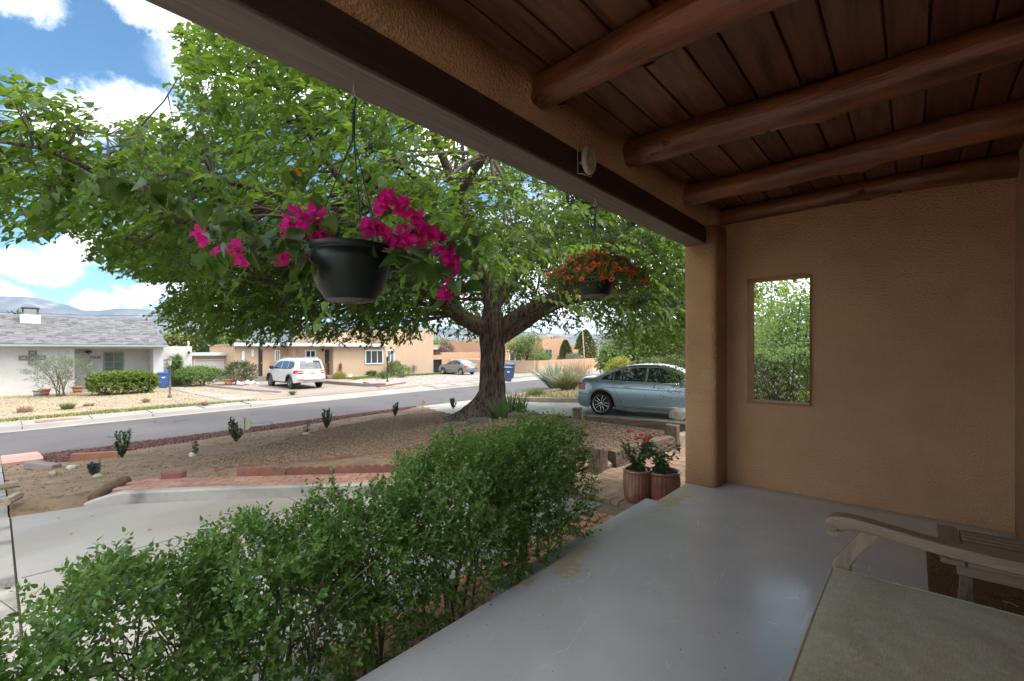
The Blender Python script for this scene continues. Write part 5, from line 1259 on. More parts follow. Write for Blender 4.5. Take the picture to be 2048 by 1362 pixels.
for k in range(5): obj('louvre', MB().box(Xo - 2.997, Xo - 2.97, a + .1, b - .1, zo + .1 + k*.085, zo + .14 + k*.085), MATS['meter_grey'], ac)

# ================================================================== MOUNTAINS
RID = [(-600, 600), (-300, 585), (-100, 588), (0, 592), (40, 593), (75, 596), (105, 603), (140, 612), (165, 620), (200, 621), (232, 617), (262, 617), (292, 619), (330, 621), (380, 624), (440, 626), (520, 634), (620, 644), (740, 650), (860, 656), (1000, 660), (1120, 667), (1230, 669), (1330, 673), (1500, 680), (1800, 686), (2300, 690)]
ru = np.array([p[0] for p in RID], float); rv = np.array([p[1] for p in RID], float)
az_n, d_n = 420, 26; US = np.linspace(-600, 2300, az_n); DM = 9000.
vs = np.zeros((az_n, d_n, 3)); 
for i, u in enumerate(US):
    d = ray(u, 698); d = Vector((d.x, d.y, 0)); h = (698 - np.interp(u, ru, rv)) / 910
    for j in range(d_n):
        f = j / (d_n - 1); dist = DM * (.62 + .38 * f)      # foothills rising to the ridge
        k = f ** 1.5
        nz = noise.fractal(Vector((u * .016, f * 3.2, 1.7)), .9, 2.1, 6) * .5
        rg = abs(noise.noise(Vector((u * .035, f * 1.5, 9)))) 
        z = CAMZ + h * DM * k * (1 + (nz * .45 - rg * .35) * (1 - f) * 1.6 + nz * .03) * (1 if f < 1 else 1)
        vs[i, j] = (d.x * dist, d.y * dist, z if f > 0 else -60)
idx = np.arange(az_n * d_n).reshape(az_n, d_n)
F = np.stack([idx[:-1, :-1], idx[1:, :-1], idx[1:, 1:], idx[:-1, 1:]], -1).reshape(-1, 4)
mtn_m = M('mountain_rock', (.050,.062,.062), (.12,.11,.10), scale=.0016, rough=1, detail=10, contrast=(.42, .6), col3=(.22,.19,.165), scale3=.003, fac3=(.55, .68))
structure(npmesh('mountains', vs.reshape(-1, 3), F, mtn_m))

# ================================================================== VEGETATION ACROSS THE STREET
def gen_tree(name, cat, label, x, y, z0, h, r, mat, seed, n=2600, leaf=.16, trunk=.3, th_=.10, group=None, cone=False, stems=1, W=.6, tm=bark, flat=1.0, air=.0):
    rr = np.random.default_rng(seed); t = thing(name, label, cat, (x, y, z0), 0, group); rd = random.Random(seed)
    ch = h * (1 - trunk)
    if cone:
        zf = rr.random(n) ** .8; rad = r * np.minimum(1, (1.02 - zf) ** .55 * 1.15) * (1 - .25*np.exp(-zf*9)); an = rr.uniform(0, 2*PI, n); q = rr.uniform(.72, 1.05, n) * rad * (1 + .14*np.sin(an*5 + zf*9))
        P = np.stack([q*np.cos(an), q*np.sin(an), h*(trunk + (1-trunk)*zf)], 1); D = unit(np.stack([np.cos(an)*.5, np.sin(an)*.5, np.full(n, .9)], 1) + rr.normal(size=(n, 3))*.3)
    else:
        nb = max(10, int(26)); cs = []
        for _ in range(nb):
            d = rr.normal(size=3); d /= np.linalg.norm(d); cs.append(d * rr.uniform(.35, .85) * np.array([r, r, ch*.5*flat]) + np.array([0, 0, h*trunk + ch*.52]))
        cs = np.array(cs); k = rr.integers(0, nb, n); P = cs[k] + rr.normal(size=(n, 3)) * np.array([r*.20, r*.20, ch*.11])
        D = unit((P - np.array([0, 0, h*trunk + ch*.4])) * .4 + rr.normal(size=(n, 3)) + np.array([0, 0, -.2]))
    U = np.tile([0, 0, 1.], (n, 1)) + rr.normal(size=(n, 3)) * .5; S = rr.uniform(.7, 1.3, n) * leaf
    V, F = leafset(P, D, U, S, W=W, kind=2, fold=.1); stuff(npmesh('crown', V, F, mat, t))
    for s in range(stems):
        a = 2*PI*s/max(1, stems) + seed; o_ = r * .10 * (stems > 1)
        bx, by = o_*math.cos(a), o_*math.sin(a); tt = MB()
        tt.tube([(bx, by, -.15), (bx*1.4, by*1.4, h*trunk*.6), (bx*2.5 + rd.uniform(-.1, .1)*r, by*2.5, h*(trunk + .35*(1-trunk))), (bx*4, by*4, h*.85)], [th_, th_*.85, th_*.6, th_*.15], n=8)
        if not cone:
            for _ in range(6):
                c_ = cs[rd.randrange(nb)]; a0 = Vector((bx*1.8, by*1.8, h*trunk*rd.uniform(.8, 1.4)))
                tt.tube([a0, a0.lerp(Vector(c_), .5) + Vector((0, 0, .1*r)), Vector(c_)], [th_*.4, th_*.28, th_*.08], n=5)
        obj('trunk', tt, tm, t)
    return t
g_dark = M('dark_foliage', (.040,.075,.022), rough=.6, island=.45, hue=.02, trans=.25, tcol=(.09,.16,.03))
g_mid = M('mid_foliage', (.12,.20,.05), rough=.6, island=.45, hue=.025, trans=.3, tcol=(.22,.34,.07))
g_olive = M('olive_foliage', (.18,.195,.07), rough=.7, island=.4, hue=.025, trans=.25, tcol=(.2,.22,.05))
g_grey = M('grey_foliage', (.19,.225,.15), rough=.7, island=.35, hue=.02, trans=.25, tcol=(.22,.26,.15))
g_yel = M('yellow_foliage', (.26,.29,.05), rough=.6, island=.35, hue=.02, trans=.35, tcol=(.42,.42,.06))
g_lime = M('hedge_lime', (.13,.19,.025), rough=.5, island=.4, hue=.02, trans=.3, tcol=(.24,.32,.03))
dead_m = M('dead_twigs', (.24,.18,.15), rough=.9, island=.3)
def onX(u, X): return WX(u, 698, X).y
for (u, X_, h, r, m, lb, kw) in [
    (345, -52, 4.0, 2.0, g_olive, 'yellowish tree rising behind the white attached garage', {}),
    (395, -54, 4.4, 2.6, g_dark, 'dark round tree behind the tan garage roof', {}),
    (430, -58, 5.0, 3.0, g_mid, 'mid green tree between the dark tree and the tan house', {}),
    (38, -62, 5.6, 1.6, g_dark, 'treetop showing over the shingle roof left of the chimney', {}),
    (222, -60, 5.0, 1.5, g_mid, 'small treetop showing over the shingle roof ridge near its middle', {}),
    (895, -60, 4.6, 3.2, g_mid, 'green tree behind the portal house, left part', {}),
    (948, -58, 4.3, 2.6, g_yel, 'yellow green tree behind the portal house near the trunk', {}),
]:
    gen_tree('background_tree', 'tree', lb, X_, onX(u, X_), -1.2, h, r, m, int(u), n=1800, leaf=.34, group='trees behind the houses across the street')
x_, y_ = -29.2, 0
gen_tree('young_elm', 'tree', 'airy three stemmed tree on the sidewalk side of the tan wall', -29.0, onX(1053, -29.0) - .3, -1.1, 3.9, 2.3, M('elm_foliage', (.14,.19,.065), rough=.6, island=.4, hue=.02, trans=.3, tcol=(.25,.33,.08)), 77, n=5200, leaf=.17, trunk=.38, stems=3, th_=.07)
gen_tree('juniper', 'tree', 'narrow dark green juniper against the orange house', -33.2, onX(1131, -33.2), -1.1, 3.5, .95, M('juniper_green', (.075,.11,.02), rough=.7, island=.35, hue=.015), 81, n=5000, leaf=.17, cone=True, trunk=.02)
gen_tree('juniper', 'tree', 'tallest and widest juniper, with olive green foliage', -34.4, onX(1170, -34.4), -1.1, 5.0, 1.75, M('juniper_olive', (.11,.135,.028), rough=.7, island=.35, hue=.015), 82, n=9000, leaf=.19, cone=True, trunk=.02)
for (u, X_, h, r, m, lb) in [
    (1238, -27.5, 5.6, 2.6, g_grey, 'greyish tree right of the tallest juniper'), (1262, -15.5, 4.6, 2.4, g_grey, 'pale grey green tree above the end of the tan wall'),
    (1300, -13.6, 4.9, 2.5, g_olive, 'olive tree behind the blue car roof'), (1352, -12.4, 5.0, 2.6, g_olive, 'tall olive green tree farther right, mostly behind the stucco post'),
    (1226, -15.6, 2.6, 1.3, g_mid, 'bright green bushy tree just behind the far wall end'), (1285, -13.5, 2.9, 1.5, g_mid, 'rounded green tree behind the blue car trunk lid'),
    (1420, -11.5, 5.5, 3.0, g_mid, 'large green tree farther along the street behind the post'), (1545, -6, 7.0, 3.6, g_mid, 'feathery tree filling the top of the wall opening'), (1615, -3.5, 5.2, 2.6, g_mid, 'lower green tree at the right side of the wall opening'), (1500, -9, 5.6, 2.8, g_olive, 'olive tree at the left side of the wall opening')]:
    y = onX(u, X_)
    gen_tree('neighbour_tree', 'tree', lb, X_, y, -1.1, h, r, m, int(u), n=4200, leaf=.20, trunk=.18, group='trees beyond the blue car')
# shrubs across the street
def shrub(name, label, u, v, X_, h, hx, hy, mat, seed, n=900, leaf=(.05, .09), cat='shrub', kind=2, z0=None, **kw):
    y = onX(u, X_); z0 = farz(X_, y) if z0 is None else z0
    return bush(name, cat, label, X_, y, z0, hx, hy, z0 + h, n, leaf=leaf, mat=mat, seed=seed, sprig=leaf[1]*2, stemr=.02, **kw)
ya = onX(178, -33.2); yb = onX(314, -33.2)
bush('clipped_hedge', 'hedge', 'clipped box shaped green hedge in front of the recessed porch', -33.2, (ya + yb)/2, farz(-33.2, 4), .55, (yb - ya)/2, .02, 5200, leaf=(.06, .10), mat=g_lime, seed=9, low=.0, boxy=True, shell=.6, stems=4, sprig=.10, rough_top=.02)
shrub('desert_willow', 'wispy grey green shrub leaning on the white wall by the cross', 122, 0, -33.8, 2.1, .7, 1.25, g_grey, 21, n=700, leaf=(.07, .13), W=.22, stems=9, boxy=False, shell=.2, spread=.15, low=.12)
shrub('trumpet_shrub', 'dense green shrub with small orange flowers beside the garage door', 397, 0, -36.0, 1.15, .9, 1.35, g_mid, 22, n=3000, leaf=(.06, .10), boxy=False, low=0)
shrub('dry_shrub', 'half dry shrub with bare brown twigs left of the house steps', 482, 0, -35.3, 1.5, .8, 1.0, g_dark, 23, n=1100, leaf=(.05, .10), boxy=False, low=0, stems=14, sm=dead_m)
shrub('climbing_vine', 'thin green vine climbing the white garage door frame', 352, 0, -36.4, 2.0, .15, .22, g_mid, 24, n=500, leaf=(.06, .10), low=0)
shrub('rose_shrub', 'leafy shrub under the corner window of the tan house', 789, 0, -35.9, 1.2, .35, .75, g_olive, 25, n=1100, leaf=(.06, .1), boxy=False, low=0)
shrub('small_shrub', 'spindly green shrub on the pale gravel left of the gas meter', 804, 0, -33.0, .95, .45, .75, g_mid, 26, n=600, leaf=(.05, .09), boxy=False, low=0, stems=9)
shrub('small_shrub', 'little round green shrub left of the black lamp post', 766, 0, -32.6, .5, .35, .45, g_mid, 27, n=500, leaf=(.05, .08), boxy=False, low=0)
shrub('round_shrub', 'rounded clipped green shrub on top of the wall line by the orange house', 1080, 0, -33.5, 1.85, .9, 1.6, g_mid, 28, n=2600, leaf=(.07, .11), boxy=False, low=0)
shrub('wild_shrub', 'loose grey green shrub under the narrow juniper', 1148, 0, -31.5, 1.7, .8, 1.3, g_grey, 29, n=1500, leaf=(.07, .12), boxy=False, low=0)
shrub('golden_shrub', 'bright yellow green shrub above the blue car rear', 1240, 0, -12.6, 1.75, .7, .9, g_yel, 30, n=1500, leaf=(.07, .12), boxy=False, low=0, stems=9)
shrub('flower_clump', 'small clump with yellow flowers by the tan house door', 679, 0, -35.6, .38, .3, .4, g_yel, 31, n=300, leaf=(.05, .08), low=0)
shrub('flower_clump', 'dark low flower clump under the picture window', 744, 0, -36.0, .40, .3, .42, g_dark, 32, n=300, leaf=(.05, .08), low=0)
shrub('dead_juniper', 'brown dried shrub behind the garden wall', 893, 0, -38.6, 3.1, .7, 1.0, dead_m, 33, n=1500, leaf=(.08, .14), boxy=False, low=.1, W=.3)

def grass(name, label, x, y, z0, n, h, r, mat, seed, lean=.5, w_=.012, cat='grass', group=None, top=1.0, kindstuff=False, seg=3, curl=.5, ell=1.0):
    rr = np.random.default_rng(seed); t = thing(name, label, cat, (x, y, z0), 0, group) if not kindstuff else None
    an = rr.uniform(0, 2*PI, n); r0 = r * np.sqrt(rr.random(n)) * (.25 if not kindstuff else 1); H = h * rr.uniform(.55, 1, n); L0 = lean * rr.random(n) ** .7
    bx, by = r0*np.cos(an), r0*np.sin(an)*ell; V = np.zeros((n, (seg+1)*2, 3)); pa = an + rr.uniform(-.4, .4, n); sx, sy = -np.sin(pa), np.cos(pa)
    for s in range(seg + 1):
        f = s / seg; o_ = L0 * H * (f * (1 - curl) + curl * f * f) * 1.6; z = H * f * (1 - L0 * .45 * f); ww = w_ * (1 - f) + .001
        cx_, cy_ = bx + o_*np.cos(pa), by + o_*np.sin(pa)
        V[:, s*2] = np.stack([cx_ + sx*ww, cy_ + sy*ww, z], 1); V[:, s*2+1] = np.stack([cx_ - sx*ww, cy_ - sy*ww, z], 1)
    F0 = np.array([[2*s, 2*s+1, 2*s+3, 2*s+2] for s in range(seg)]); F = (F0[None] + (np.arange(n)*(seg+1)*2)[:, None, None]).reshape(-1, 4)
    return t, stuff(npmesh('blades', V.reshape(-1, 3), F, mat, t))
yucca_m = M('yucca_blade', (.20,.27,.21), (.26,.32,.25), scale=3, rough=.5, island=.25, hue=.01)
dryg_m = M('dry_grass', (.42,.33,.20), rough=.8, island=.35, hue=.015, trans=.2)
grng_m = M('green_grass', (.14,.20,.06), rough=.7, island=.35, hue=.02, trans=.25)
iris_m = M('iris_blade', (.13,.23,.08), rough=.5, island=.25, hue=.015, trans=.3, tcol=(.2,.32,.08))
def gnd(u, v, zfn):
    z = -.8
    for _ in range(12):
        p = G(u, v, z); z = zfn(p.x, p.y)
    return Vector((p.x, p.y, z))
bedz = lambda x, y: drive(x, y) + .06
p = gnd(1108, 777, bedz)
grass('yucca', 'big spiky blue green yucca clump beyond the driveway', p.x, p.y, p.z, 620, 2.2, 1.1, yucca_m, 41, lean=.75, w_=.024, cat='yucca', curl=.15)
grass('yucca', 'smaller olive yucca clump directly left of the blue car', gnd(1135, 782, bedz).x, gnd(1135, 782, bedz).y, gnd(1135, 782, bedz).z, 800, 1.6, 1.1, M('yucca_olive', (.16,.18,.085), (.26,.24,.13), scale=3, rough=.6, island=.3), 42, lean=.9, w_=.014, cat='yucca', curl=.4)
p2 = gnd(1150, 775, bedz)
grass('dry_grass_clump', 'tall tan dry grass clump behind the blue car trunk', p2.x, p2.y, p2.z, 1400, 2.1, 1.7, dryg_m, 43, lean=.45, w_=.006, curl=.6)
p3 = gnd(1072, 793, bedz)
grass('green_grass_clump', 'wispy green grass at the corner of the bed by the street', p3.x, p3.y, p3.z, 700, .5, 1.6, grng_m, 44, lean=.5, w_=.006)
p4 = gnd(1128, 800, bedz)
pass
ys_ = thing('yucca_stalk', 'tall thin pale yucca flower stalk leaning beside the tallest juniper', 'stalk', (p.x + .9, p.y + .8, p.z))
a = Vector((0, 0, 0)); q = PT(1170, 748, (Vector((p.x+.9, p.y+.8, 0)) ).length * .99)
b_ = Vector(PT(1163, 632, math.hypot(p.x + .9, p.y + .8) * .92)) - Vector(ys_.location); a_ = Vector(PT(1170, 770, math.hypot(p.x + .9, p.y + .8) * .92)) - Vector(ys_.location)
obj('stem', MB().tube([a_ + Vector((0,0,-.2)), a_.lerp(b_, .5) + Vector((.03, .03, 0)), b_], [.035, .028, .012], 7), M('stalk', (.55,.45,.27), (.62,.52,.33), scale=8, rough=.8), ys_)
pod = MB(); rd = random.Random(4)
for k in range(26):
    f = rd.uniform(.45, 1); c = a_.lerp(b_, f); e = c + Vector((rd.uniform(-.07, .07), rd.uniform(-.07, .07), rd.uniform(0, .05))); pod.tube([c, e], [.008, .014], 4)
stuff(obj('seed_pods', pod, MATS['stalk'], ys_))
ryb = MB(); ryt = gnd(1180, 775, bedz)
for i in range(5):
    x, y = ryt.x + rd.uniform(-.7, .7), ryt.y + rd.uniform(-.6, .6)
    t = thing('red_flower_stalk', ['reddish flower stalk by the car trunk, leaning left', 'reddish flower stalk by the car trunk, tallest', 'short reddish flower stalk near the dry grass', 'reddish flower stalk in front of the tan wall', 'thin reddish flower stalk nearest the tail light'][i], 'flower', (x, y, ryt.z), 0, 'red flower stalks in the neighbour bed')
    h = rd.uniform(1.0, 1.4); tp_ = Vector((rd.uniform(-.2, .2), rd.uniform(-.2, .2), h)); obj('stem', MB().tube([(0, 0, 0), tp_ * .6, tp_], [.008, .006, .004], 5), M('pink_stem', (.35,.12,.10), rough=.7), t)
    fb = MB()
    for k in range(16): c = tp_ * rd.uniform(.6, 1); fb.tube([c, c + Vector((rd.uniform(-.05, .05), rd.uniform(-.05, .05), rd.uniform(-.03, .05)))], [.006, .015], 4)
    stuff(obj('florets', fb, M('coral_floret', (.50,.10,.10), rough=.6, trans=.3), t))
# kerb of the neighbour bed
kbp = [(-16.6, 17.6), (-13.9, 15.88), (-12.2, 14.7), (-9.85, 13.88), (-8.3, 13.96)]
tag(obj('bed_kerb', ribbon(smooth_poly(kbp), .16, .16, drive, .1, b=.01), M('tan_concrete', (.36,.29,.20), (.44,.37,.27), scale=3, rough=.9, bump=.3)), 'tan concrete kerb around the yucca bed beyond the driveway', 'kerb')
# iris clumps at the tree foot
for i, (u, v, n, h) in enumerate([(962, 833, 14, .34), (978, 836, 34, .50), (1002, 838, 34, .48), (1022, 828, 36, .55), (1042, 826, 30, .50), (925+38, 829, 9, .28)]):
    p = gnd(u, v, yard)
    grass('iris_clump', ['small iris clump left of the trunk foot', 'iris clump in front of the trunk, left of centre', 'leafy iris clump in front of the trunk, right of centre', 'dark iris clump at the right foot of the trunk', 'rightmost iris clump above the flat stones', 'sparse iris fan against the buttress root'][i],
          p.x, p.y, p.z - .02, n * 2, h * 1.35, .55, iris_m, 60 + i, lean=.38, w_=.020, cat='iris', group='iris clumps round the tree foot', curl=.3)
# weeds and lawn
stuff(grass('w', '', -35.2, 19.6, farz(-35, 20), 9000, .10, 1, M('lawn_blade', (.10,.19,.035), rough=.7, island=.3, hue=.015, trans=.25), 70, kindstuff=True)[1]) if False else None
def field(name, poly, n, h, mat, zfn, seed, w_=.012, lean=.5):
    rr = np.random.default_rng(seed); xs = [p[0] for p in poly]; ys2 = [p[1] for p in poly]
    X_ = rr.uniform(min(xs), max(xs), n*4); Y_ = rr.uniform(min(ys2), max(ys2), n*4); k = inpoly_np(X_, Y_, poly); X_, Y_ = X_[k][:n], Y_[k][:n]; n = len(X_)
    Z_ = np.array([zfn(a, b) for a, b in zip(X_, Y_)]); an = rr.uniform(0, 2*PI, n); H = h * rr.uniform(.5, 1, n); dx, dy = np.cos(an), np.sin(an)
    V = np.stack([np.stack([X_ - dy*w_, Y_ + dx*w_, Z_], 1), np.stack([X_ + dy*w_, Y_ - dx*w_, Z_], 1), np.stack([X_ + dx*lean*H, Y_ + dy*lean*H, Z_ + H], 1)], 1)
    return stuff(npmesh(name, V.reshape(-1, 3), np.arange(n*3).reshape(-1, 3), mat))
field('lawn_grass', [(-36.3, R0 + .4), (-33.7, R0 + .4), (-34.0, 21), (-34.6, E1 + 2), (-36.2, E1 + 2)], 14000, .10, M('lawn_blade', (.12,.21,.04), rough=.7, island=.3, hue=.015, trans=.25), lambda x, y: farz(x, y) + .02, 71, w_=.02)
BEDP = [(-15.6, 17.6), (-13.9, 16.2), (-12.2, 15.0), (-9.85, 14.2), (-3, 15.3), (-2, 24), (-14.8, 24)]
field('bed_weeds', BEDP, 11000, .16, M('bed_straw', (.34,.27,.15), rough=.9, island=.4, hue=.03, trans=.2), bedz, 171, w_=.016, lean=.9)
field('bed_greens', BEDP, 3500, .20, grng_m, bedz, 172, w_=.02, lean=.6)
field('verge_weeds', [(-25.5, -3), (-25.9, -3), (-26.0, 5), (-25.4, 7.5), (-24.9, 9), (-24.8, 7)], 4200, .13, M('weed_green', (.20,.24,.07), rough=.8, island=.4, hue=.03, trans=.2), farz, 72, w_=.018)
field('yard_stubble', [(-26, -3), (-35.5, -3), (-35.5, 9), (-27, 9)], 5000, .06, M('stubble', (.42,.33,.16), rough=.9, island=.3, hue=.02), farz, 73, w_=.015, lean=1.0)
for i, (u, v, h, r) in enumerate([(50, 824, .38, .8), (135, 818, .40, .75), (178, 812, .22, .6), (5, 790, .7, .5), (292, 805, .3, .4), (585, 790, .35, .35), (410, 812, .35, .3)]):
    p = gnd(u, v, farz)
    grass('grass_tuft', ['broad pale grass tuft at the sidewalk, farthest left', 'olive grass tuft right of the water cover', 'low weedy tuft beside the second grass tuft', 'tall dry grass at the left corner of the white wall', 'small green tuft left of the grey lamp post', 'yellowish tuft at the driveway edge near the white car', 'weedy tuft growing at the dropped kerb'][i],
          p.x, p.y, p.z, 260, h, r, [dryg_m, grng_m][i % 2], 80 + i, lean=.7, w_=.012, group='grass tufts across the street')

# ---- young shrubs planted along our street edge
def sapling(u, v, h, label, seed, sparse=False, mat=box_leaf, name='young_shrub'):
    p = gnd(u, v, yard); t = thing(name, label, 'shrub', (p.x, p.y, p.z), 0, 'young shrubs along the street edge'); rd = random.Random(seed); rr = np.random.default_rng(seed)
    Pp, Dd, Ss = [], [], []; mb = MB(); ns = 4 if sparse else 9
    for s in range(ns):
        a = rd.uniform(0, 2*PI); sp = rd.uniform(.1, .34) * h; e = Vector((sp*math.cos(a), sp*math.sin(a), h*rd.uniform(.55, 1))); m_ = Vector((e.x*.75, e.y*.75, e.z*.45))
        mb.tube([(0, 0, -.02), m_, e], [.008, .006, .002], 5)
        k = 14 if sparse else 64
        for q in range(k):
            f = rd.uniform(.12, 1); c = (m_ * (f*2) if f < .5 else m_.lerp(e, f*2 - 1)); Pp.append(c); Dd.append((rd.uniform(-1, 1), rd.uniform(-1, 1), rd.uniform(.1, 1.2))); Ss.append(rd.uniform(.04, .07))
    V, F = leafset(np.array([tuple(q) for q in Pp]), np.array(Dd), np.tile([0, 0, 1.], (len(Pp), 1)) + rr.normal(size=(len(Pp), 3))*.4, np.array(Ss), W=.6, kind=2)
    stuff(npmesh('foliage', V, F, mat, t)); obj('stem', mb, stem_m, t)
sap = M('sapling_leaf', (.075,.12,.04), rough=.45, island=.4, hue=.02, trans=.2)
for i, (u, v, h, sp, lb) in enumerate([(244, 915, .62, 0, 'leftmost bushy young shrub in bare dirt before the mulch'), (390, 912, .42, 1, 'thin reddish stemmed sapling beside the pale round stone'), (472, 883, .66, 0, 'upright young shrub standing directly left of the yard sign'),
    (612, 868, .40, 1, 'sparse low shrub between the yard sign and a narrow shrub'), (653, 857, .60, 0, 'narrow upright young shrub right of the sparse low one'), (790, 833, .50, 0, 'young shrub left of the small yellow flag'), (906, 817, .40, 0, 'young shrub just left of the big root flare')]):
    sapling(u, v, h, lb, 200 + i, sp, sap)
sapling(190, 951, .20, 'small blue grey plant near the driftwood log', 230, False, M('blue_leaf', (.12,.17,.15), rough=.6, island=.3), name='blue_plant')
# yard sign seen from behind, yellow flag
p = gnd(489, 882, yard); t = thing('yard_sign', 'blank back of an octagonal beige yard sign on a thin stake', 'sign', (p.x, p.y, p.z), R(38))
mb = MB(); n = 8; vs = []
for x in (-.006, .006):
    for k in range(n): a = 2*PI*(k+.5)/n; vs.append((.15*math.cos(a)*1.0 + .03, x, .42 + .16*math.sin(a)))
mb.add(vs, [tuple(range(n)), tuple(reversed(range(n, 2*n)))] + [(k, k+n, (k+1)%n+n, (k+1)%n) for k in range(n)])
obj('panel', mb, M('sign_beige', (.47,.44,.33), (.42,.39,.29), scale=5, rough=.6), t); obj('stake', MB().tube([(0, -.02, -.05), (0, -.02, .60)], .011, 6), M('stake_grey', (.42,.41,.38), rough=.5), t)
p = gnd(845, 822, yard); t = thing('marker_flag', 'little yellow orange marker flag by the street edge', 'flag', (p.x, p.y, p.z))
obj('wire', MB().tube([(0, 0, -.03), (.01, 0, .42)], .003, 4), dark_iron, t); obj('flag', MB().add([(.01, 0, .42), (.012, .02, .26), (.14, .09, .30), (.05, .04, .40)], [(0, 1, 2, 3)]), M('flag_yellow', (.75,.36,.02), rough=.7, trans=.3), t)

# ================================================================== STREET FURNITURE
def lamp_post(u, v, vt, X_, label, glassy=True):
    p = WX(u, v, X_); z0 = farz(X_, p.y); zt = WX(u, vt, X_).z; t = thing('lamp_post', label, 'lamp post', (X_, p.y, z0)); H = zt - z0
    obj('pole', MB().lathe([(.09, 0), (.09, .12), (.05, .16), (.045, H-.42), (.06, H-.40), (.03, H-.36)], n=12), M('post_grey', (.075,.085,.09), rough=.5) if glassy else dark_iron, t)
    if glassy:
        obj('lantern', MB().lathe([(.05, H-.36), (.11, H-.06), (.11, H-.055)], n=4), M('lantern_glass', (.55,.50,.38), rough=.2), t)
        obj('lantern_cap', MB().lathe([(.14, H-.06), (.13, H-.02), (.03, H+.03), (.01, H+.06)], n=8), MATS['post_grey'], t)
    else:
        obj('lantern', MB().lathe([(.05, H-.36), (.08, H-.30), (.07, H-.05), (.10, H-.04), (.02, H+.04)], n=8), dark_iron, t)
lamp_post(340, 804, 717, -29.5, 'grey lamp post with tapered lantern before the blue bin and white house')
lamp_post(775, 768, 714, -29.5, 'black lamp post standing on the pale gravel by the corner window', False)
def bin_(x, y, z, rz, label, s=1, group=None, mat=None, nm='trash_bin'):
    m = mat or M('bin_blue', (.045,.075,.14), (.055,.09,.165), scale=3, rough=.45); t = thing(nm, label, 'trash bin', (x, y, z), rz, group)
    mb = MB(); w0, w1, d0, d1, h = .22*s, .30*s, .24*s, .36*s, .95*s
    mb.add([(-d0, -w0, .06), (d0, -w0, .06), (d0, w0, .06), (-d0, w0, .06), (-d1, -w1, h), (d1, -w1, h), (d1, w1, h), (-d1, w1, h)], [(0,3,2,1),(4,5,6,7),(0,1,5,4),(1,2,6,5),(2,3,7,6),(3,0,4,7)]); obj('body', mb, m, t)
    obj('rim', MB().box(-d1-.02, d1+.02, -w1-.02, w1+.02, h+.002, h+.05), m, t)
    mb = MB(); mb.add([(-d1-.03, -w1-.02, h+.053), (d1+.03, -w1-.02, h+.053), (d1+.03, w1+.02, h+.053), (-d1-.03, w1+.02, h+.053), (-d1*.8, -w1*.8, h+.13), (d1*.7, -w1*.8, h+.10), (d1*.7, w1*.8, h+.10), (-d1*.8, w1*.8, h+.13)], [(4,5,6,7),(0,1,5,4),(1,2,6,5),(2,3,7,6),(3,0,4,7),(0,3,2,1)]); obj('lid', mb, m, t)
    for sy in (-1, 1):
        obj('wheel', MB().tube([(-d0-.02, sy*w0*1.05, .10*s), (-d0-.02, sy*w0*1.3, .10*s)], .10*s, 12), dark_iron, t)
    obj('handle', MB().tube([(-d1-.07, -w1*.6, h), (-d1-.07, w1*.6, h)], .018, 6), m, t)
    obj('sticker', MB().box(d1*.87, d1*.90 + .01, -.10*s, .08*s, h*.70, h*.78), wframe, t)
    return t
p = WX(1012, 761, -23.6); bin_(-23.45, p.y, zs(p.y) + .01, R(-35), 'blue wheeled trash bin at the kerb right of the tree trunk', 1.1, 'blue trash bins at the kerb')
p = WX(1007, 757, -24.2); bin_(-24.6, p.y + 1.2, zs(p.y) + .15, R(-35), 'second blue bin half hidden by the tree trunk', 1.15, 'blue trash bins at the kerb')
p = WX(330, 772, -36.2); bin_(-36.1, p.y - .15, farz(-36, p.y), R(0), 'bright blue bin beside the vine covered garage door', .95, mat=M('bin_bright', (.03,.10,.34), rough=.45))
# water meter cover and manhole in the sidewalk
y0, y1 = WX(98, 831, far_edge(0) - .6).y, WX(138, 831, far_edge(0) - .6).y; x = far_edge(0)
t = thing('meter_cover', 'rust coloured utility cover set into the far sidewalk', 'cover', (x - .62, (y0+y1)/2, zs(0) + .175))
obj('plate', MB().box(-.32, .32, -.62, .62, 0, .012), M('rust_cover', (.20,.10,.075), (.27,.15,.11), scale=8, rough=.8, bump=.3), t)
# terracotta and clay pots in the far yards
def pot(u, v, X_, r, h, label, mat, plant=None, nm='clay_pot'):
    p = WX(u, v, X_); z0 = farz(X_, p.y); t = thing(nm, label, 'pot', (X_, p.y, z0), 0, 'pots in the yards across the street')
    obj('pot_body', MB().lathe([(0.001, .0), (r*.7, 0), (r*.95, h*.8), (r*.95, h*.8), (r*1.08, h*.8), (r*1.08, h), (r*.9, h), (r*.85, h*.85), (.001, h*.84)], n=16), mat, t)
    if plant: bush_leaf(t, r, h, plant)
def bush_leaf(t, r, h, mat, n=220, up_=.3, lf=.09, seed=1):
    rr = np.random.default_rng(seed); P = rr.normal(size=(n, 3)) * np.array([r*.7, r*.7, up_*.4]) + np.array([0, 0, h + up_*.5]); V, F = leafset(P, rr.normal(size=(n, 3)), rr.normal(size=(n, 3)), rr.uniform(.6, 1.2, n)*lf, kind=2)
    stuff(npmesh('foliage', V, F, mat, t))
terra = M('terracotta', (.36,.14,.075), (.42,.18,.10), scale=5, rough=.85)
pot(89, 789, -34.9, .24, .34, 'terracotta pot at the foot of the white wall', terra)
pot(77, 789, -34.9, .22, .30, 'greenish grey pot left of the terracotta pot at the white wall', M('sage_pot', (.30,.34,.29), rough=.8))
pot(155, 781, -35.6, .24, .36, 'terracotta pot left of the clipped hedge on the porch edge', terra)
pot(457, 775, -35.0, .27, .42, 'terracotta planter with pale leaves left of the dry shrub', terra, g_grey)
pot(893, 747, -36.0, .2, .3, 'small dark pot beside the iron gate', dark_iron)
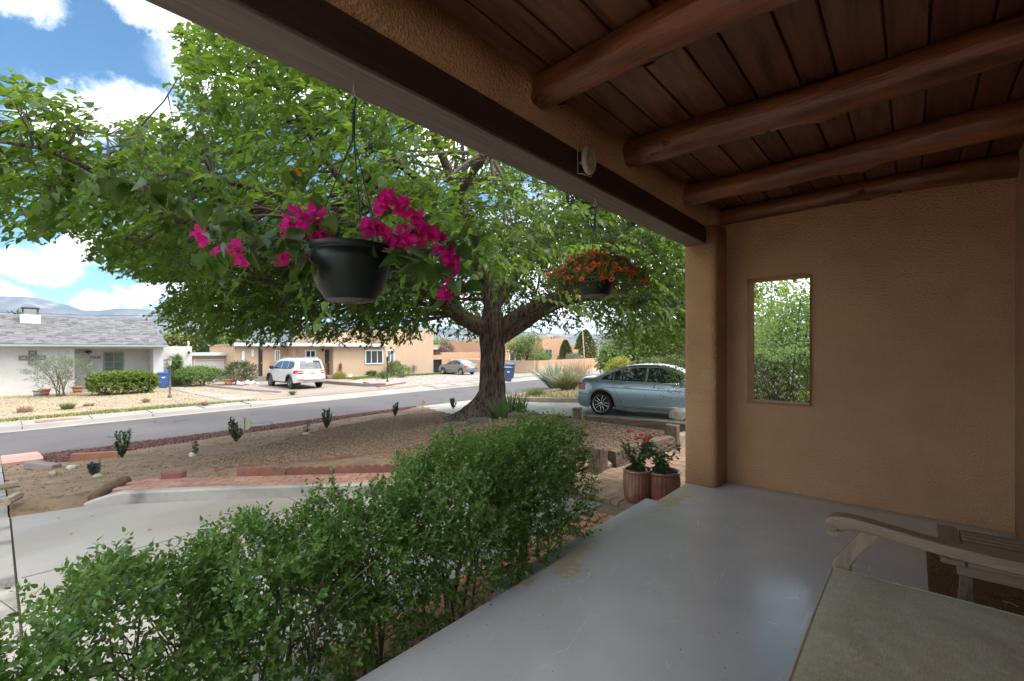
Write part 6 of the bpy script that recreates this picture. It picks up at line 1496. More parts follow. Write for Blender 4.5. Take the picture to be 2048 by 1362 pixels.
# pale red scallops round the black lamp post
t = thing('lamp_edging', 'small terracotta scalloped border round the black lamp post', 'edging')
for a, b in (((727, 766), (758, 775)), ((758, 775), (812, 767))):
    pa, pb = gnd(*a, farz), gnd(*b, farz); n = int((pb - pa).length / .6)
    for k in range(n):
        c = pa.lerp(pb, (k + .5) / n); obj('edging_block', SCAL, None, t, (c.x, c.y, farz(c.x, c.y)), (0, 0, math.atan2(pb.y-pa.y, pb.x-pa.x)))
tag(obj('drive_border', ribbon([(-36.0, 15.6), (-30, 15.9), (-27.2, 16.3), (-26.3, 17.2)], .18, .22, farz, .1), M('dark_border', (.17,.15,.14), rough=.95)), 'dark low border curving from the lawn to the sidewalk beside the white car', 'border')
tag(obj('yard_border', ribbon([(-35.6, 9.3), (-33.5, 9.6), (-30.0, 10.3), (-27.6, 11.0)], .14, .12, farz, .1), conc_lt), 'low pale concrete strip left of the white car', 'border')
structure(patch('white_house_path', [(-25.6, 7.8), (-25.6, 9.2), (-31, 8.3), (-36.4, 8.0), (-36.4, 7.3), (-31, 7.4)], lambda x, y: farz(x, y) + .02, conc_lt, 1))
structure(patch('gravel_drive', [(-25.5, 10.4), (-25.5, 17.4), (-27, 17.0), (-36, 15.4), (-36.2, 10.0), (-30, 10.4)], lambda x, y: farz(x, y) + .012, M('drive_gravel', (.22,.185,.15), (.28,.235,.2), scale=6, rough=.97, bump=.6, bscale=40), 1.5))
structure(patch('pale_gravel_bed', [(-25.4, 18.0), (-31, 17.4), (-33.6, 19.4), (-34.0, 26), (-33.8, 28), (-25.2, 26.8)], lambda x, y: farz(x, y) + .012, M('pale_gravel_base', (.30,.26,.235), (.36,.32,.29), scale=9, rough=.97, bump=.6, bscale=30), 1.5))
structure(patch('far_drive', [(-24.8, 27), (-37.3, 27), (-37.3, 34), (-24.8, 34)], lambda x, y: farz(x, y) + .012, conc_lt, 1.5))
wr = MB(); rd = random.Random(17)
t = thing('rubble_heap', 'small heap of pale rocks at the foot of the dry shrub', 'rocks', (-34.2, onX(495, -34.2), farz(-34.2, 11)))
for k in range(9):
    bm = bmesh.new(); bmesh.ops.create_icosphere(bm, subdivisions=1, radius=rd.uniform(.10, .2))
    for v in bm.verts: v.co *= 1 + .3*noise.noise(v.co*5 + Vector((k, 0, 0)))
    obj('rock', bm, white_rock, t, (rd.uniform(-.4, .4), rd.uniform(-.6, .6), rd.uniform(.02, .18)))

pw = thing('power_line', 'thin overhead wires crossing behind the grey shingle roof', 'power line', (0, 0, 0))
for k, (v0, v1) in enumerate(((612, 626), (619, 632), (626, 638))):
    a, b = WX(-300, v0 - 4, -66), WX(560, v1, -66); P = [a.lerp(b, i/20) + Vector((0, 0, -1.1*(1 - (i/10 - 1)**2)*.6)) for i in range(21)]
    obj('wire', MB().tube(P, .022, 4), dark_iron, pw)
# ================================================================== VEHICLES
rubber = M('tyre_rubber', (.018,.018,.018), rough=.85, bump=.2, bscale=80)
alloy = M('alloy', (.55,.54,.52), rough=.25, metal=.85)
chrome = M('chrome', (.75,.75,.75), rough=.12, metal=1)
black_trim = M('black_trim', (.015,.015,.016), rough=.45)
car_glass = M('car_glass', (.022,.028,.030), rough=.03, spec=.9, coat=.6)
tail_red = M('tail_red', (.50,.008,.006), rough=.2, coat=.15)
tail_clear = M('tail_clear', (.65,.60,.58), rough=.15, coat=.6)
gap_m = M('panel_gap', (.012,.013,.015), rough=.8)
def sm(x): x = clampf(x, 0, 1); return x*x*(3-2*x)
def car(name, label, cat, loc, rz, top, L_, Wd, belt, wb0, wb1, wr, arch, paint, tumble, endr, roof_in, windows, screens, spokes=10, sill=.20, group=None, trim=None, dark_arch=False, rim=alloy, rimr=.70):
    t = thing(name, label, cat, loc, rz, group); hw = Wd / 2; hl = L_ / 2
    def W(x, z):
        if z < belt: w_ = hw - .035 * clampf((z - .60) / (belt - .60), 0, 1)**2 - .05 * clampf((.50 - z) / .3, 0, 1)**2
        else: w_ = hw - .035 - (z - belt) * tumble
        return w_ * (1 - .10 * sm((abs(x) - hl * .70) / (hl * .30))**1.5)
    def S(x, y, z):                     # plan rounding of both ends
        k = endr * sm((abs(x) - hl * .62) / (hl * .38)); w_ = W(x, z); r = min(1, abs(y) / max(w_, .01))
        return (x - math.copysign(1, x) * k * r**3, y, z)
    # dense top outline
    T = []
    for a, b in zip(top, top[1:]):
        n = max(1, int(math.dist(a, b) / .07))
        for k in range(n): T.append((a[0]+(b[0]-a[0])*k/n, a[1]+(b[1]-a[1])*k/n))
    T.append(top[-1])
    for _ in range(2): T = [T[0]] + [((T[i-1][0]+2*T[i][0]+T[i+1][0])/4, (T[i-1][1]+2*T[i][1]+T[i+1][1])/4) for i in range(1, len(T)-1)] + [T[-1]]
    def lower(x):
        z = sill + .03 * sm((abs(x) - hl*.8) / (hl*.2))
        for c in (wb0, wb1):
            d = abs(x - c)
            if d < arch: z = max(z, wr + math.sqrt(arch*arch - d*d))
        return z
    N_ = len(T); xs0, xs1 = T[0][0], T[-1][0]; B = []
    # bottom points spread evenly with extra columns at the arches
    cum = [0]
    for a, b in zip(T, T[1:]): cum.append(cum[-1] + abs(b[0] - a[0]) + .12 * abs(b[1] - a[1]))
    for c in cum: B.append(xs0 + (xs1 - xs0) * c / cum[-1])
    R_ = 14; mb = MB(); idx = {}
    for s in (-1, 1):
        for i in range(N_):
            xb, zb = B[i], lower(B[i]); xt, zt = T[i]
            for j in range(R_ + 1):
                f = j / R_; x = xt + (xb - xt) * f; z = zt + (zb - zt) * f
                y = W(x, z) * s * (1 - .035 * (1 - min(1, f * 6))**2 - .02 * (1 if j == R_ else 0))
                idx[(s, i, j)] = len(mb.v); mb.v.append(S(x, y, z))
    for s in (-1, 1):
        for i in range(N_ - 1):
            for j in range(R_):
                q = (idx[(s, i, j)], idx[(s, i+1, j)], idx[(s, i+1, j+1)], idx[(s, i, j+1)]); mb.f.append(q if s < 0 else tuple(reversed(q))); mb.smooth.append(True)
    K = 10
    def topy(i, k):
        x, z = T[i]; w_ = W(x, z) * .965; y = -w_ + 2*w_*k/K; cr = (1 - (2*k/K - 1)**2)
        return S(x, y, z + roof_in * cr * (1 if abs(x) < hl*.9 else .2))
    for i in range(N_):
        for k in range(1, K): idx[('t', i, k)] = len(mb.v); mb.v.append(topy(i, k))
        idx[('t', i, 0)] = idx[(-1, i, 0)]; idx[('t', i, K)] = idx[(1, i, 0)]
    for i in range(N_ - 1):
        for k in range(K): mb.f.append((idx[('t', i, k)], idx[('t', i, k+1)], idx[('t', i+1, k+1)], idx[('t', i+1, k)])); mb.smooth.append(True)
    obj('body', mb, paint, t)
    obj('underbody', MB().box(-hl*.90, hl*.90, -hw*.80, hw*.80, sill + .03, belt * .72), black_trim, t)
    # helper overlays on the side skin
    def zt_at(x):
        best = max((zz for (xx, zz) in T if abs(xx - x) < .06), default=1); return best
    def side_patch(pname, x0, x1, lo, hi, mat, parent, off=.006, s=-1, nx=10, nz=4):
        m2 = MB(); vs = []
        for i in range(nx + 1):
            x = x0 + (x1 - x0) * i / nx; a, b = lo(x), hi(x)
            for j in range(nz + 1):
                z = a + (b - a) * j / nz; px_, py_, pz_ = S(x, s * W(x, z), z); vs.append((px_, py_ + s * off, pz_))
        m2.add(vs, [tuple((i*(nz+1)+j, (i+1)*(nz+1)+j, (i+1)*(nz+1)+j+1, i*(nz+1)+j+1)[::(1 if s < 0 else -1)]) for i in range(nx) for j in range(nz)], True)
        return obj(pname, m2, mat, parent)
    def side_line(pts, mat, s=-1, r=.005, pn='panel_gap', off=.000):
        P = []
        for (x, z) in pts: q = S(x, s * W(x, z), z); P.append((q[0], q[1] + s * off, q[2]))
        return obj(pn, MB().tube(P, r, 5), mat, t)
    def end_patch(pname, end, y0, y1, z0, z1, mat, off=.008, n=6, thick=0):
        """patch on the front (+1) or rear (-1) face"""
        cand = [p for p in T if (p[0] < -hl*.62 if end < 0 else p[0] > hl*.62)]
        def X_(z): return min(cand, key=lambda p: abs(p[1] - z) + (0 if abs(p[0]) > hl*.80 else 9*(hl*.80 - abs(p[0]))))[0]
        m2 = MB(); vs = []
        for i in range(n + 1):
            for j in range(n + 1):
                y = y0 + (y1 - y0)*i/n; z = z0 + (z1 - z0)*j/n; q = S(X_(z), y, z); vs.append((q[0] + end*off, y, z))
        m2.add(vs, [tuple((i*(n+1)+j, (i+1)*(n+1)+j, (i+1)*(n+1)+j+1, i*(n+1)+j+1)[::(-1 if end < 0 else 1)]) for i in range(n) for j in range(n)], True)
        return obj(pname, m2, mat, t)
    for s in (-1, 1):
        for (x0, x1, lo, hi) in windows: 
            g_ = side_patch('window', x0, x1, lo, lambda x: min(hi(x), zt_at(x) - .05), car_glass, t, .006, s)
    for (i0, i1, wf) in screens:
        sel = [i for i in range(N_) if i0 <= T[i][0] <= i1 and T[i][1] > belt - .02]; m2 = MB(); vs = []
        for i in sel:
            x, z = T[i]; nx_, nz_ = T[min(i+1, N_-1)][0] - T[i-1][0], T[min(i+1, N_-1)][1] - T[i-1][1]; ln_ = math.hypot(nx_, nz_) or 1
            for k in range(K + 1):
                w_ = W(x, z) * .965 * wf; y = -w_ + 2*w_*k/K; cr = 1 - (y/(W(x, z)*.965))**2; q = S(x, y, z + roof_in*cr); vs.append((q[0] - nz_/ln_*.008, q[1], q[2] + nx_/ln_*.008))
        m2.add(vs, [(a*(K+1)+k, a*(K+1)+k+1, (a+1)*(K+1)+k+1, (a+1)*(K+1)+k) for a in range(len(sel)-1) for k in range(K)], True)
        obj('windscreen' if i0 > 0 else 'rear_window', m2, car_glass, t)
    # wheels
    for xw in (wb0, wb1):
        for s in (-1, 1):
            yo = s * (hw - .03); wd = .20
            w_ = thing_part('wheel', t)
            prof = [(rimr*wr, -.5), (rimr*wr*1.02, .5), (wr*.90, .52), (wr*.985, .40), (wr, .25), (wr, -.25), (wr*.985, -.40), (wr*.90, -.52), (rimr*wr, -.5)]
            m2 = MB(); n = 36; vs = []
            for (r_, f) in prof:
                for k in range(n): a = 2*PI*k/n; vs.append((xw + r_*math.cos(a), yo - s*wd/2 + f*wd, wr + r_*math.sin(a)))
            m2.add(vs, [(i*n+k, i*n+(k+1) % n, (i+1)*n+(k+1) % n, (i+1)*n+k) for i in range(len(prof)-1) for k in range(n)], True); tyre = obj('wheel', m2, rubber, t)
            bpy.data.objects.remove(w_) if w_ else None
            R1 = rimr * wr; yf = yo - s*.012
            m2 = MB(); vs = []
            for (r_, dy) in ((R1, 0), (R1*.94, -.004), (R1*.90, -.035), (R1*.90, -.10), (0.001, -.10)):
                for k in range(n): a = 2*PI*k/n; vs.append((xw + r_*math.cos(a), yf + s*dy, wr + r_*math.sin(a)))
            m2.add(vs, [(i*n+k, i*n+(k+1) % n, (i+1)*n+(k+1) % n, (i+1)*n+k) for i in range(3) for k in range(n)], True); obj('rim', m2, rim, tyre)
            m3 = MB(); m3.add([vs[3*n+k] for k in range(n)], [tuple(range(n))]); obj('brake_shadow', m3, black_trim, tyre) if False else obj('spoke_shade_disc', m3, black_trim, tyre)  # black disc put in as the shade behind the spokes
            m4 = MB()
            for k in range(spokes):
                a = 2*PI*k/spokes + .2 + (.10 if (k % 2 and spokes == 10) else -.10 if spokes == 10 else 0)
                c0 = Vector((xw + R1*.14*math.cos(2*PI*(k//2*2+.5)/spokes + .2), yf - s*.035, wr + R1*.14*math.sin(2*PI*(k//2*2+.5)/spokes + .2))) if spokes == 10 else Vector((xw + R1*.12*math.cos(a), yf - s*.035, wr + R1*.12*math.sin(a)))
                c1 = Vector((xw + R1*.93*math.cos(a), yf - s*.012, wr + R1*.93*math.sin(a)))
                m4.tube([c0, c1], [.020 if spokes == 10 else .028, .015 if spokes == 10 else .024], 5)
            obj('spokes', m4, rim, tyre); kids_hub = MB(); vs = []
            for (r_, dy) in ((R1*.20, -.05), (R1*.20, -.012), (R1*.12, -.005), (.001, -.005)):
                for k in range(16): a = 2*PI*k/16; vs.append((xw + r_*math.cos(a), yf + s*dy, wr + r_*math.sin(a)))
            kids_hub.add(vs, [(i*16+k, i*16+(k+1) % 16, (i+1)*16+(k+1) % 16, (i+1)*16+k) for i in range(3) for k in range(16)], True); obj('hub_cap', kids_hub, rim, tyre)
            if dark_arch:
                pts = []
                for k in range(17): a = PI * (-.02 + 1.04*k/16); pts.append(S(xw + (arch+.02)*math.cos(a), s*(W(xw, .6) + .012), wr + (arch+.02)*math.sin(a)))
                obj('arch_trim', MB().tube(pts, .05, 6), M('arch_grey', (.06,.06,.06), rough=.7), t)
    return t, side_patch, side_line, end_patch, W, S
def thing_part(*a): return None
def bar_obj(pn, a, b, w_, h_, mat, t): return obj(pn, MB().bar(a, b, w_, h_), mat, t)

# --- blue grey sedan in our driveway
paint_b = M('blue_grey_paint', (.29,.36,.405), rough=.28, metal=.65, coat=.8, spec=.6)
top = [(-2.17, .22), (-2.25, .34), (-2.27, .50), (-2.22, .60), (-2.20, .74), (-2.17, .90), (-2.10, 1.01), (-1.90, 1.035), (-1.66, 1.045), (-1.52, 1.075), (-1.22, 1.225), (-.95, 1.325), (-.60, 1.395), (-.25, 1.42), (.10, 1.415), (.42, 1.375), (.75, 1.25), (1.05, 1.10), (1.28, .985), (1.6, .93), (2.0, .83), (2.17, .72), (2.25, .56), (2.26, .40), (2.18, .22)]
belt = .955
def win_hi(pts):
    def f(x):
        for a, b in zip(pts, pts[1:]):
            if a[0] <= x <= b[0]: return a[1] + (b[1]-a[1])*(x-a[0])/(b[0]-a[0])
        return pts[0][1] if x < pts[0][0] else pts[-1][1]
    return f
roofc = win_hi([(-1.42, .99), (-1.25, 1.12), (-1.0, 1.235), (-.65, 1.315), (-.25, 1.35), (.15, 1.345), (.42, 1.30), (.70, 1.17), (.98, 1.02)])
lo = lambda x: .965 + .012 * (-x)
wins = [(-1.40, -1.04, lo, roofc), (-1.01, -.16, lo, roofc), (-.10, .96, lo, roofc)]
cb_, sp, sl, ep, Wf, Sf = car('blue_car', 'blue grey four door sedan parked on the driveway by the gravel', 'car', (-5.35, 12.32, -.50), R(11.3), top, 4.53, 1.82, belt, -1.38, 1.38, .325, .385, paint_b, .60, .16, .03, wins, [(-1.56, -.76, .90), (.46, 1.26, .93)], spokes=10, rimr=.75)
for s in (-1, 1):
    sl([(-1.01, .975), (-1.03, .90), (-.98, .74), (-.90, .60), (-.80, .40), (-.74, .26)][::1], gap_m, s)
    sl([(-.13, .96), (-.13, .60), (-.13, .26)], gap_m, s); sl([(1.02, .95), (1.02, .6), (1.0, .26)], gap_m, s); sl([(-.74, .26), (0, .25), (1.0, .25)], gap_m, s)
    sl([(-1.44, .982), (-1.0, .975), (0, .958), (.96, .948)], chrome, s, .008, 'window_trim', .004)
    sl([(-1.44, .985), (-1.27, 1.12), (-1.0, 1.24), (-.65, 1.32), (-.25, 1.357), (.15, 1.352), (.42, 1.305), (.70, 1.175), (.98, 1.025)], chrome, s, .007, 'window_trim', .006)
    sl([(-1.80, .80), (-1.2, .79), (0, .765), (1.2, .745), (1.9, .73)], paint_b, s, .014, 'shoulder_line', -.006)
    sl([(-.95, .33), (0, .325), (1.0, .33)], paint_b, s, .02, 'sill_line', -.008)
    for x in (-.62, .28):
        y = s * (Wf(x, .80) + .022); obj('door_handle', MB().tube([(x - .11, y - s*.012, .815), (x - .08, y, .82), (x + .08, y, .818), (x + .11, y - s*.012, .812)], .014, 6), chrome, cb_)
    bm = bmesh.new(); bmesh.ops.create_icosphere(bm, subdivisions=2, radius=1)
    for v in bm.verts: v.co = Vector((v.co.x*.10, v.co.y*.13, v.co.z*.085))
    m_ = obj('mirror', bm, paint_b, cb_, (.86, s*1.00, 1.01)); obj('mirror_arm', MB().bar((.86, s*.86, .97), (.86, s*.95, .985), .05, .03), black_trim, cb_)
    sp('tail_light', -2.20, -1.96, lambda x: .70, lambda x: .90 - .15*(x + 2.2), tail_red, cb_, .010, s, 5, 5)
    ep('tail_light', -1, s*.42, s*.84, .72, .90, tail_red)
    sp('headlight', 1.85, 2.12, lambda x: .62, lambda x: .76, tail_clear, cb_, .008, s, 5, 3)
    sp('signal', 1.40, 1.56, lambda x: .625, lambda x: .655, M('amber', (.6,.35,.08), rough=.2), cb_, .008, s, 3, 1)
sl([(-2.2, .60), (-1.95, .585), (-1.78, .58)], gap_m, -1, .006); ep('licence_plate', -1, -.26, .26, .62, .74, tail_clear, .014)
obj('seat', bevel_box(.16, .45, .5, .05, 3), M('car_seat', (.10,.09,.08), rough=.8), cb_, (.0, -.36, .95)) 
mbn = MB(); mbn.add([(-.62, -.02, 1.43), (-.50, -.02, 1.43), (-.50, .02, 1.43), (-.62, .02, 1.43), (-.60, 0, 1.49), (-.54, 0, 1.46)], [(0, 1, 5, 4), (2, 3, 4, 5), (1, 2, 5), (3, 0, 4)]); obj('antenna', mbn, black_trim, cb_)

# --- white SUV seen from behind
paint_w = M('white_paint', (.55,.55,.54), rough=.25, coat=.7)
topw = [(-2.50, .42), (-2.62, .50), (-2.66, .70), (-2.60, .80), (-2.55, .95), (-2.50, 1.18), (-2.42, 1.32), (-2.30, 1.62), (-2.20, 1.80), (-2.05, 1.885), (-1.6, 1.915), (-.8, 1.925), (0, 1.90), (.45, 1.86), (.75, 1.74), (1.15, 1.45), (1.38, 1.30), (1.9, 1.23), (2.35, 1.15), (2.52, 1.0), (2.60, .75), (2.60, .52), (2.50, .42)]
beltw = 1.24
hiw = win_hi([(-2.1, 1.50), (-1.9, 1.70), (-1.5, 1.745), (-.4, 1.76), (.3, 1.73), (.62, 1.64), (1.15, 1.33)])
low = lambda x: 1.27 + (.10 * sm((-x - 1.5) / .6))
ws, sp, sl, ep, Wf, Sf = car('white_suv', 'large white four wheel drive parked nose towards the tan house', 'car', (-30.94, 13.26, -1.18), R(180), topw, 5.3, 2.03, beltw, -1.54, 1.54, .41, .49, paint_w, .34, .20, .03,
    [(-2.05, -1.18, low, hiw), (-1.12, -.22, low, hiw), (-.14, 1.02, low, hiw)], [(-2.50, -2.15, .84), (.72, 1.30, .92)], spokes=6, sill=.40, dark_arch=True, rimr=.62, rim=M('dark_alloy', (.20,.20,.20), rough=.3, metal=.8))
for s in (-1, 1):
    sl([(-1.15, 1.26), (-1.15, .95), (-.98, .75), (-.92, .50)], gap_m, s); sl([(-.18, 1.26), (-.18, .48)], gap_m, s); sl([(1.08, 1.28), (1.04, .48)], gap_m, s)
    sl([(-2.05, 1.40), (-1.5, 1.28), (-.5, 1.262), (1.05, 1.262)], black_trim, s, .018, 'belt_trim', .004)
    for x in (-.85, .10): y = s * (Wf(x, 1.1) + .02); obj('door_handle', MB().tube([(x - .12, y, 1.12), (x + .12, y, 1.12)], .018, 6), chrome, ws)
    obj('side_step', MB().bar((-.95, s*.98, .40), (.98, s*.98, .40), .16, .06), black_trim, ws)
    obj('roof_rail', MB().tube([(-1.9, s*.62, 1.90), (-1.75, s*.64, 1.97), (0.2, s*.64, 1.97), (.4, s*.62, 1.90)], .022, 6), chrome, ws)
    bm = bmesh.new(); bmesh.ops.create_cube(bm, size=1)
    for v in bm.verts: v.co = Vector((v.co.x*.14, v.co.y*.26, v.co.z*.22))
    bmesh.ops.bevel(bm, geom=bm.edges[:], offset=.04, segments=3, affect='EDGES'); obj('mirror', bm, black_trim, ws, (.92, s*1.13, 1.32))
    ep('tail_light', -1, s*.55, s*.93, .98, 1.20, tail_red); ep('reverse_light', -1, s*.58, s*.86, 1.06, 1.12, tail_clear, .014)
    sp('tail_light', -2.46, -2.12, lambda x: 1.00, lambda x: 1.20 - .2*(x + 2.46), tail_red, ws, .012, s, 5, 4)
    ep('reflector', -1, s*.62, s*.90, .60, .64, tail_red, .012)
    sp('fender_vent', 1.20, 1.36, lambda x: 1.08, lambda x: 1.14, chrome, ws, .012, s, 3, 1)
ep('chrome_bar', -1, -.42, .42, 1.10, 1.15, chrome, .03); ep('bumper_guard', -1, -.62, .62, .50, .62, M('guard_grey', (.30,.30,.30), rough=.5), .02)
ep('licence_plate', -1, -.17, .17, .95, 1.07, M('plate_yellow', (.72,.50,.16), rough=.5), .02); ep('plate_letters', -1, -.13, .13, .985, 1.035, M('plate_red', (.45,.08,.05), rough=.5), .024)
ep('bumper_line', -1, -.90, .90, .775, .79, gap_m, .010)
# --- small silver sedan
paint_s = M('silver_paint', (.25,.255,.255), rough=.3, metal=.6, coat=.6)
tops = [(-2.02, .25), (-2.10, .40), (-2.10, .58), (-2.04, .75), (-1.98, .92), (-1.85, 1.00), (-1.55, 1.03), (-1.25, 1.15), (-.95, 1.30), (-.6, 1.38), (-.1, 1.39), (.25, 1.35), (.6, 1.20), (.95, 1.03), (1.15, .96), (1.6, .87), (1.95, .74), (2.08, .58), (2.10, .40), (2.02, .25)]
his = win_hi([(-1.22, .98), (-1.0, 1.15), (-.6, 1.29), (-.1, 1.32), (.25, 1.27), (.8, .98)])
los = lambda x: .95
ss, sp, sl, ep, Wf, Sf = car('silver_car', 'small silver sedan parked in front of the garden wall with the iron gate', 'car', (-33.1, 29.7, -1.08), R(182), tops, 4.22, 1.67, .93, -1.22, 1.22, .30, .35, paint_s, .55, .15, .03,
    [(-1.15, -.72, los, his), (-.68, -.08, los, his), (-.02, .78, los, his)], [(-1.6, -.68, .88), (.3, 1.12, .92)], spokes=5)
for s in (-1, 1):
    sl([(-.70, .94), (-.72, .6), (-.66, .26)], gap_m, s); sl([(-.05, .94), (-.05, .26)], gap_m, s); sl([(.85, .94), (.85, .26)], gap_m, s)
    sl([(-.85, .55), (.85, .55)], M('side_moulding', (.35,.35,.34), rough=.6), s, .02, 'side_moulding')
    for x in (-.55, .12): y = s * (Wf(x, .8) + .015); obj('door_handle', MB().tube([(x - .09, y, .82), (x + .09, y, .82)], .014, 6), paint_s, ss)
    ep('tail_light', -1, s*.48, s*.79, .68, .88, tail_red); sp('tail_light', -1.98, -1.80, lambda x: .68, lambda x: .88, tail_red, ss, .010, s, 4, 4)
    bm = bmesh.new(); bmesh.ops.create_icosphere(bm, subdivisions=2, radius=.09); obj('mirror', bm, paint_s, ss, (.68, s*.90, .98))
ep('licence_plate', -1, -.2, .2, .70, .82, tail_clear, .014); ep('bumper_line', -1, -.78, .78, .56, .572, gap_m)

# ================================================================== HANGING BASKETS
pot_green = M('basket_green', (.005,.012,.010), (.008,.018,.015), scale=4, rough=.42, spec=.35)
pot_under = M('pot_underside', (.13,.105,.09), (.22,.19,.165), scale=9, rough=.9)
soil = M('potting_soil', (.045,.032,.024), (.09,.065,.05), scale=40, rough=1, bump=1, bscale=60)
wire_m = M('basket_wire', (.020,.035,.028), rough=.45)
def basket(name, label, u, vr, vb, t_, rr, rb, hook, lab_cat='hanging basket'):
    c = PT(u, vr, t_); zb = PT(u, vb, t_).z; h = c.z - zb; t = thing(name, label, lab_cat, (c.x, c.y, zb))
    prof = [(rb*.25, 0), (rb, 0.0), (rb*1.03, .008), (rb + (rr-rb)*.46, h*.2), (rb + (rr-rb)*.78, h*.45), (rb + (rr-rb)*.93, h*.68), (rr*.985, h*.87), (rr*.985, h*.87), (rr*1.02, h*.885), (rr*1.03, h*.985), (rr*1.015, h), (rr*.95, h), (rr*.94, h*.80)]
    obj('pot', MB().lathe(prof, n=56), pot_green, t)
    mb = MB(); mb.lathe([(.001, -.003), (rb*.28, -.003), (rb*.30, -.010), (rb*.62, -.010), (rb*.66, -.003), (rb*.97, -.003), (rb*.99, .001)], n=36); obj('underside', mb, pot_under, t)
    obj('soil', MB().lathe([(.001, h*.88), (rr*.6, h*.86), (rr*.93, h*.80)], n=24), soil, t)
    hk = Vector(hook) - Vector((c.x, c.y, zb))
    for k in range(3):
        a = 2*PI*k/3 + (2.3 if rr > .13 else .4); b0 = Vector((rr*1.0*math.cos(a), rr*1.0*math.sin(a), h*.93)); top_ = Vector((hk.x, hk.y, hk.z - .10)); mid = Vector((hk.x + .004*math.cos(a), hk.y + .004*math.sin(a), hk.z - (.22 if rr > .13 else .14)))
        obj('hanger_wire', MB().tube([b0 + Vector((0, 0, -.02)), b0, mid, top_], .0026, 5), wire_m, t)
    tw = MB()
    for k in range(3): tw.tube([Vector((hk.x + .005*math.cos(q*1.1 + 2*PI*k/3), hk.y + .005*math.sin(q*1.1 + 2*PI*k/3), hk.z - .10 - .11*q/12)) for q in range(13)], .0022, 4)
    obj('twisted_wire', tw, wire_m, t)
    P = [Vector((hk.x + .016*math.cos(a), hk.y, hk.z - .075 + .016*math.sin(a))) for a in [(-.6 + k*.55)*1.0 for k in range(9)]]
    obj('hanger_hook', MB().tube([(hk.x, hk.y, hk.z - .12)] + P[:7], .0032, 6), wire_m, t)
    sc = Vector((hk.x, hk.y, hk.z)); obj('screw_eye', MB().tube([sc + Vector((0, 0, .012)), sc + Vector((0, 0, -.03))] + [sc + Vector((.012*math.sin(a), 0, -.042 + .012*math.cos(a))) for a in [k*.7 for k in range(9)]], .0026, 5), MATS['stake_grey'], t)
    return t, Vector((c.x, c.y, zb)), h
HZ = 2.376
def hookpt(u): d = ray(u, 698); t_ = -1.62 / d.x; return (-1.62, d.y*t_, HZ)
b1, o1, h1 = basket('flower_basket', 'large dark green hanging pot of trailing pink bougainvillea', 702, 494, 600, 1.76, .150, .094, hookpt(707))
def leaf_obj_mesh(name, W, fold, droop, mat):
    me = one_leaf(W, fold, droop, name); me.materials.append(mat); return me
bou_m = M('bougainvillea_leaf', (.034,.092,.016), rough=.30, rnd=.5, hue=.02, trans=.25, tcol=(.20,.32,.04), spec=.45)
BOL = [leaf_obj_mesh('leaf', .70, f, d, bou_m) for f, d in ((.10, .12), (.16, .25), (.05, .05))]
magenta = M('magenta_bract', (.66,.018,.27), rough=.6, rnd=.3, hue=.012, trans=.45, tcol=(.90,.04,.36), spec=.25)
def bract_mesh():
    mb = MB(); rd = random.Random(2)
    for q in range(3):
        a0 = 2*PI*q/3; n, m = 5, 5; vs = []
        ax = Vector((math.cos(a0), math.sin(a0), .75)).normalized(); sd = Vector((-math.sin(a0), math.cos(a0), 0)); nr = ax.cross(sd)
        for i in range(n + 1):
            f = i / n; w_ = .62 * math.sin(PI * min(1, f*.86 + .08)) ** .75 * (1 if i < n else .15)
            for j in range(m + 1):
                g = j / m * 2 - 1; cup = .22 * g*g + .10 * math.sin(f*7 + g*4 + q) * f
                vs.append(ax * (f + .02*math.sin(g*9)) + sd * (g * w_ * .84) - nr * (cup - .30*f*f) )
        mb.add(vs, [(i*(m+1)+j, (i+1)*(m+1)+j, (i+1)*(m+1)+j+1, i*(m+1)+j+1) for i in range(n) for j in range(m)], True)
    me = mb.mesh('flower'); me.materials.append(magenta); return me
BRM = bract_mesh()
stem_g = M('green_stem', (.10,.14,.05), (.16,.12,.07), scale=12, rough=.7)
def orient(o, pos, axis, roll, s):
    z = Vector(axis).normalized(); x = z.orthogonal().normalized(); x = Matrix.Rotation(roll, 3, z) @ x; y = z.cross(x)
    m = Matrix((x, y, z)).transposed().to_4x4(); m.translation = pos; o.matrix_local = m @ Matrix.Scale(s, 4)
def leaf_at(par, o0, pos, axis, s, meshes, roll=0, rd=random, nm='leaf'):
    o = obj(nm, rd.choice(meshes), None, par); x = Vector(axis).normalized(); y = x.orthogonal().normalized(); y = Matrix.Rotation(roll, 3, x) @ y; z = x.cross(y)
    m = Matrix((x, y, z)).transposed().to_4x4(); m.translation = Vector(pos) - o0; o.matrix_local = m @ Matrix.Scale(s, 4); return o
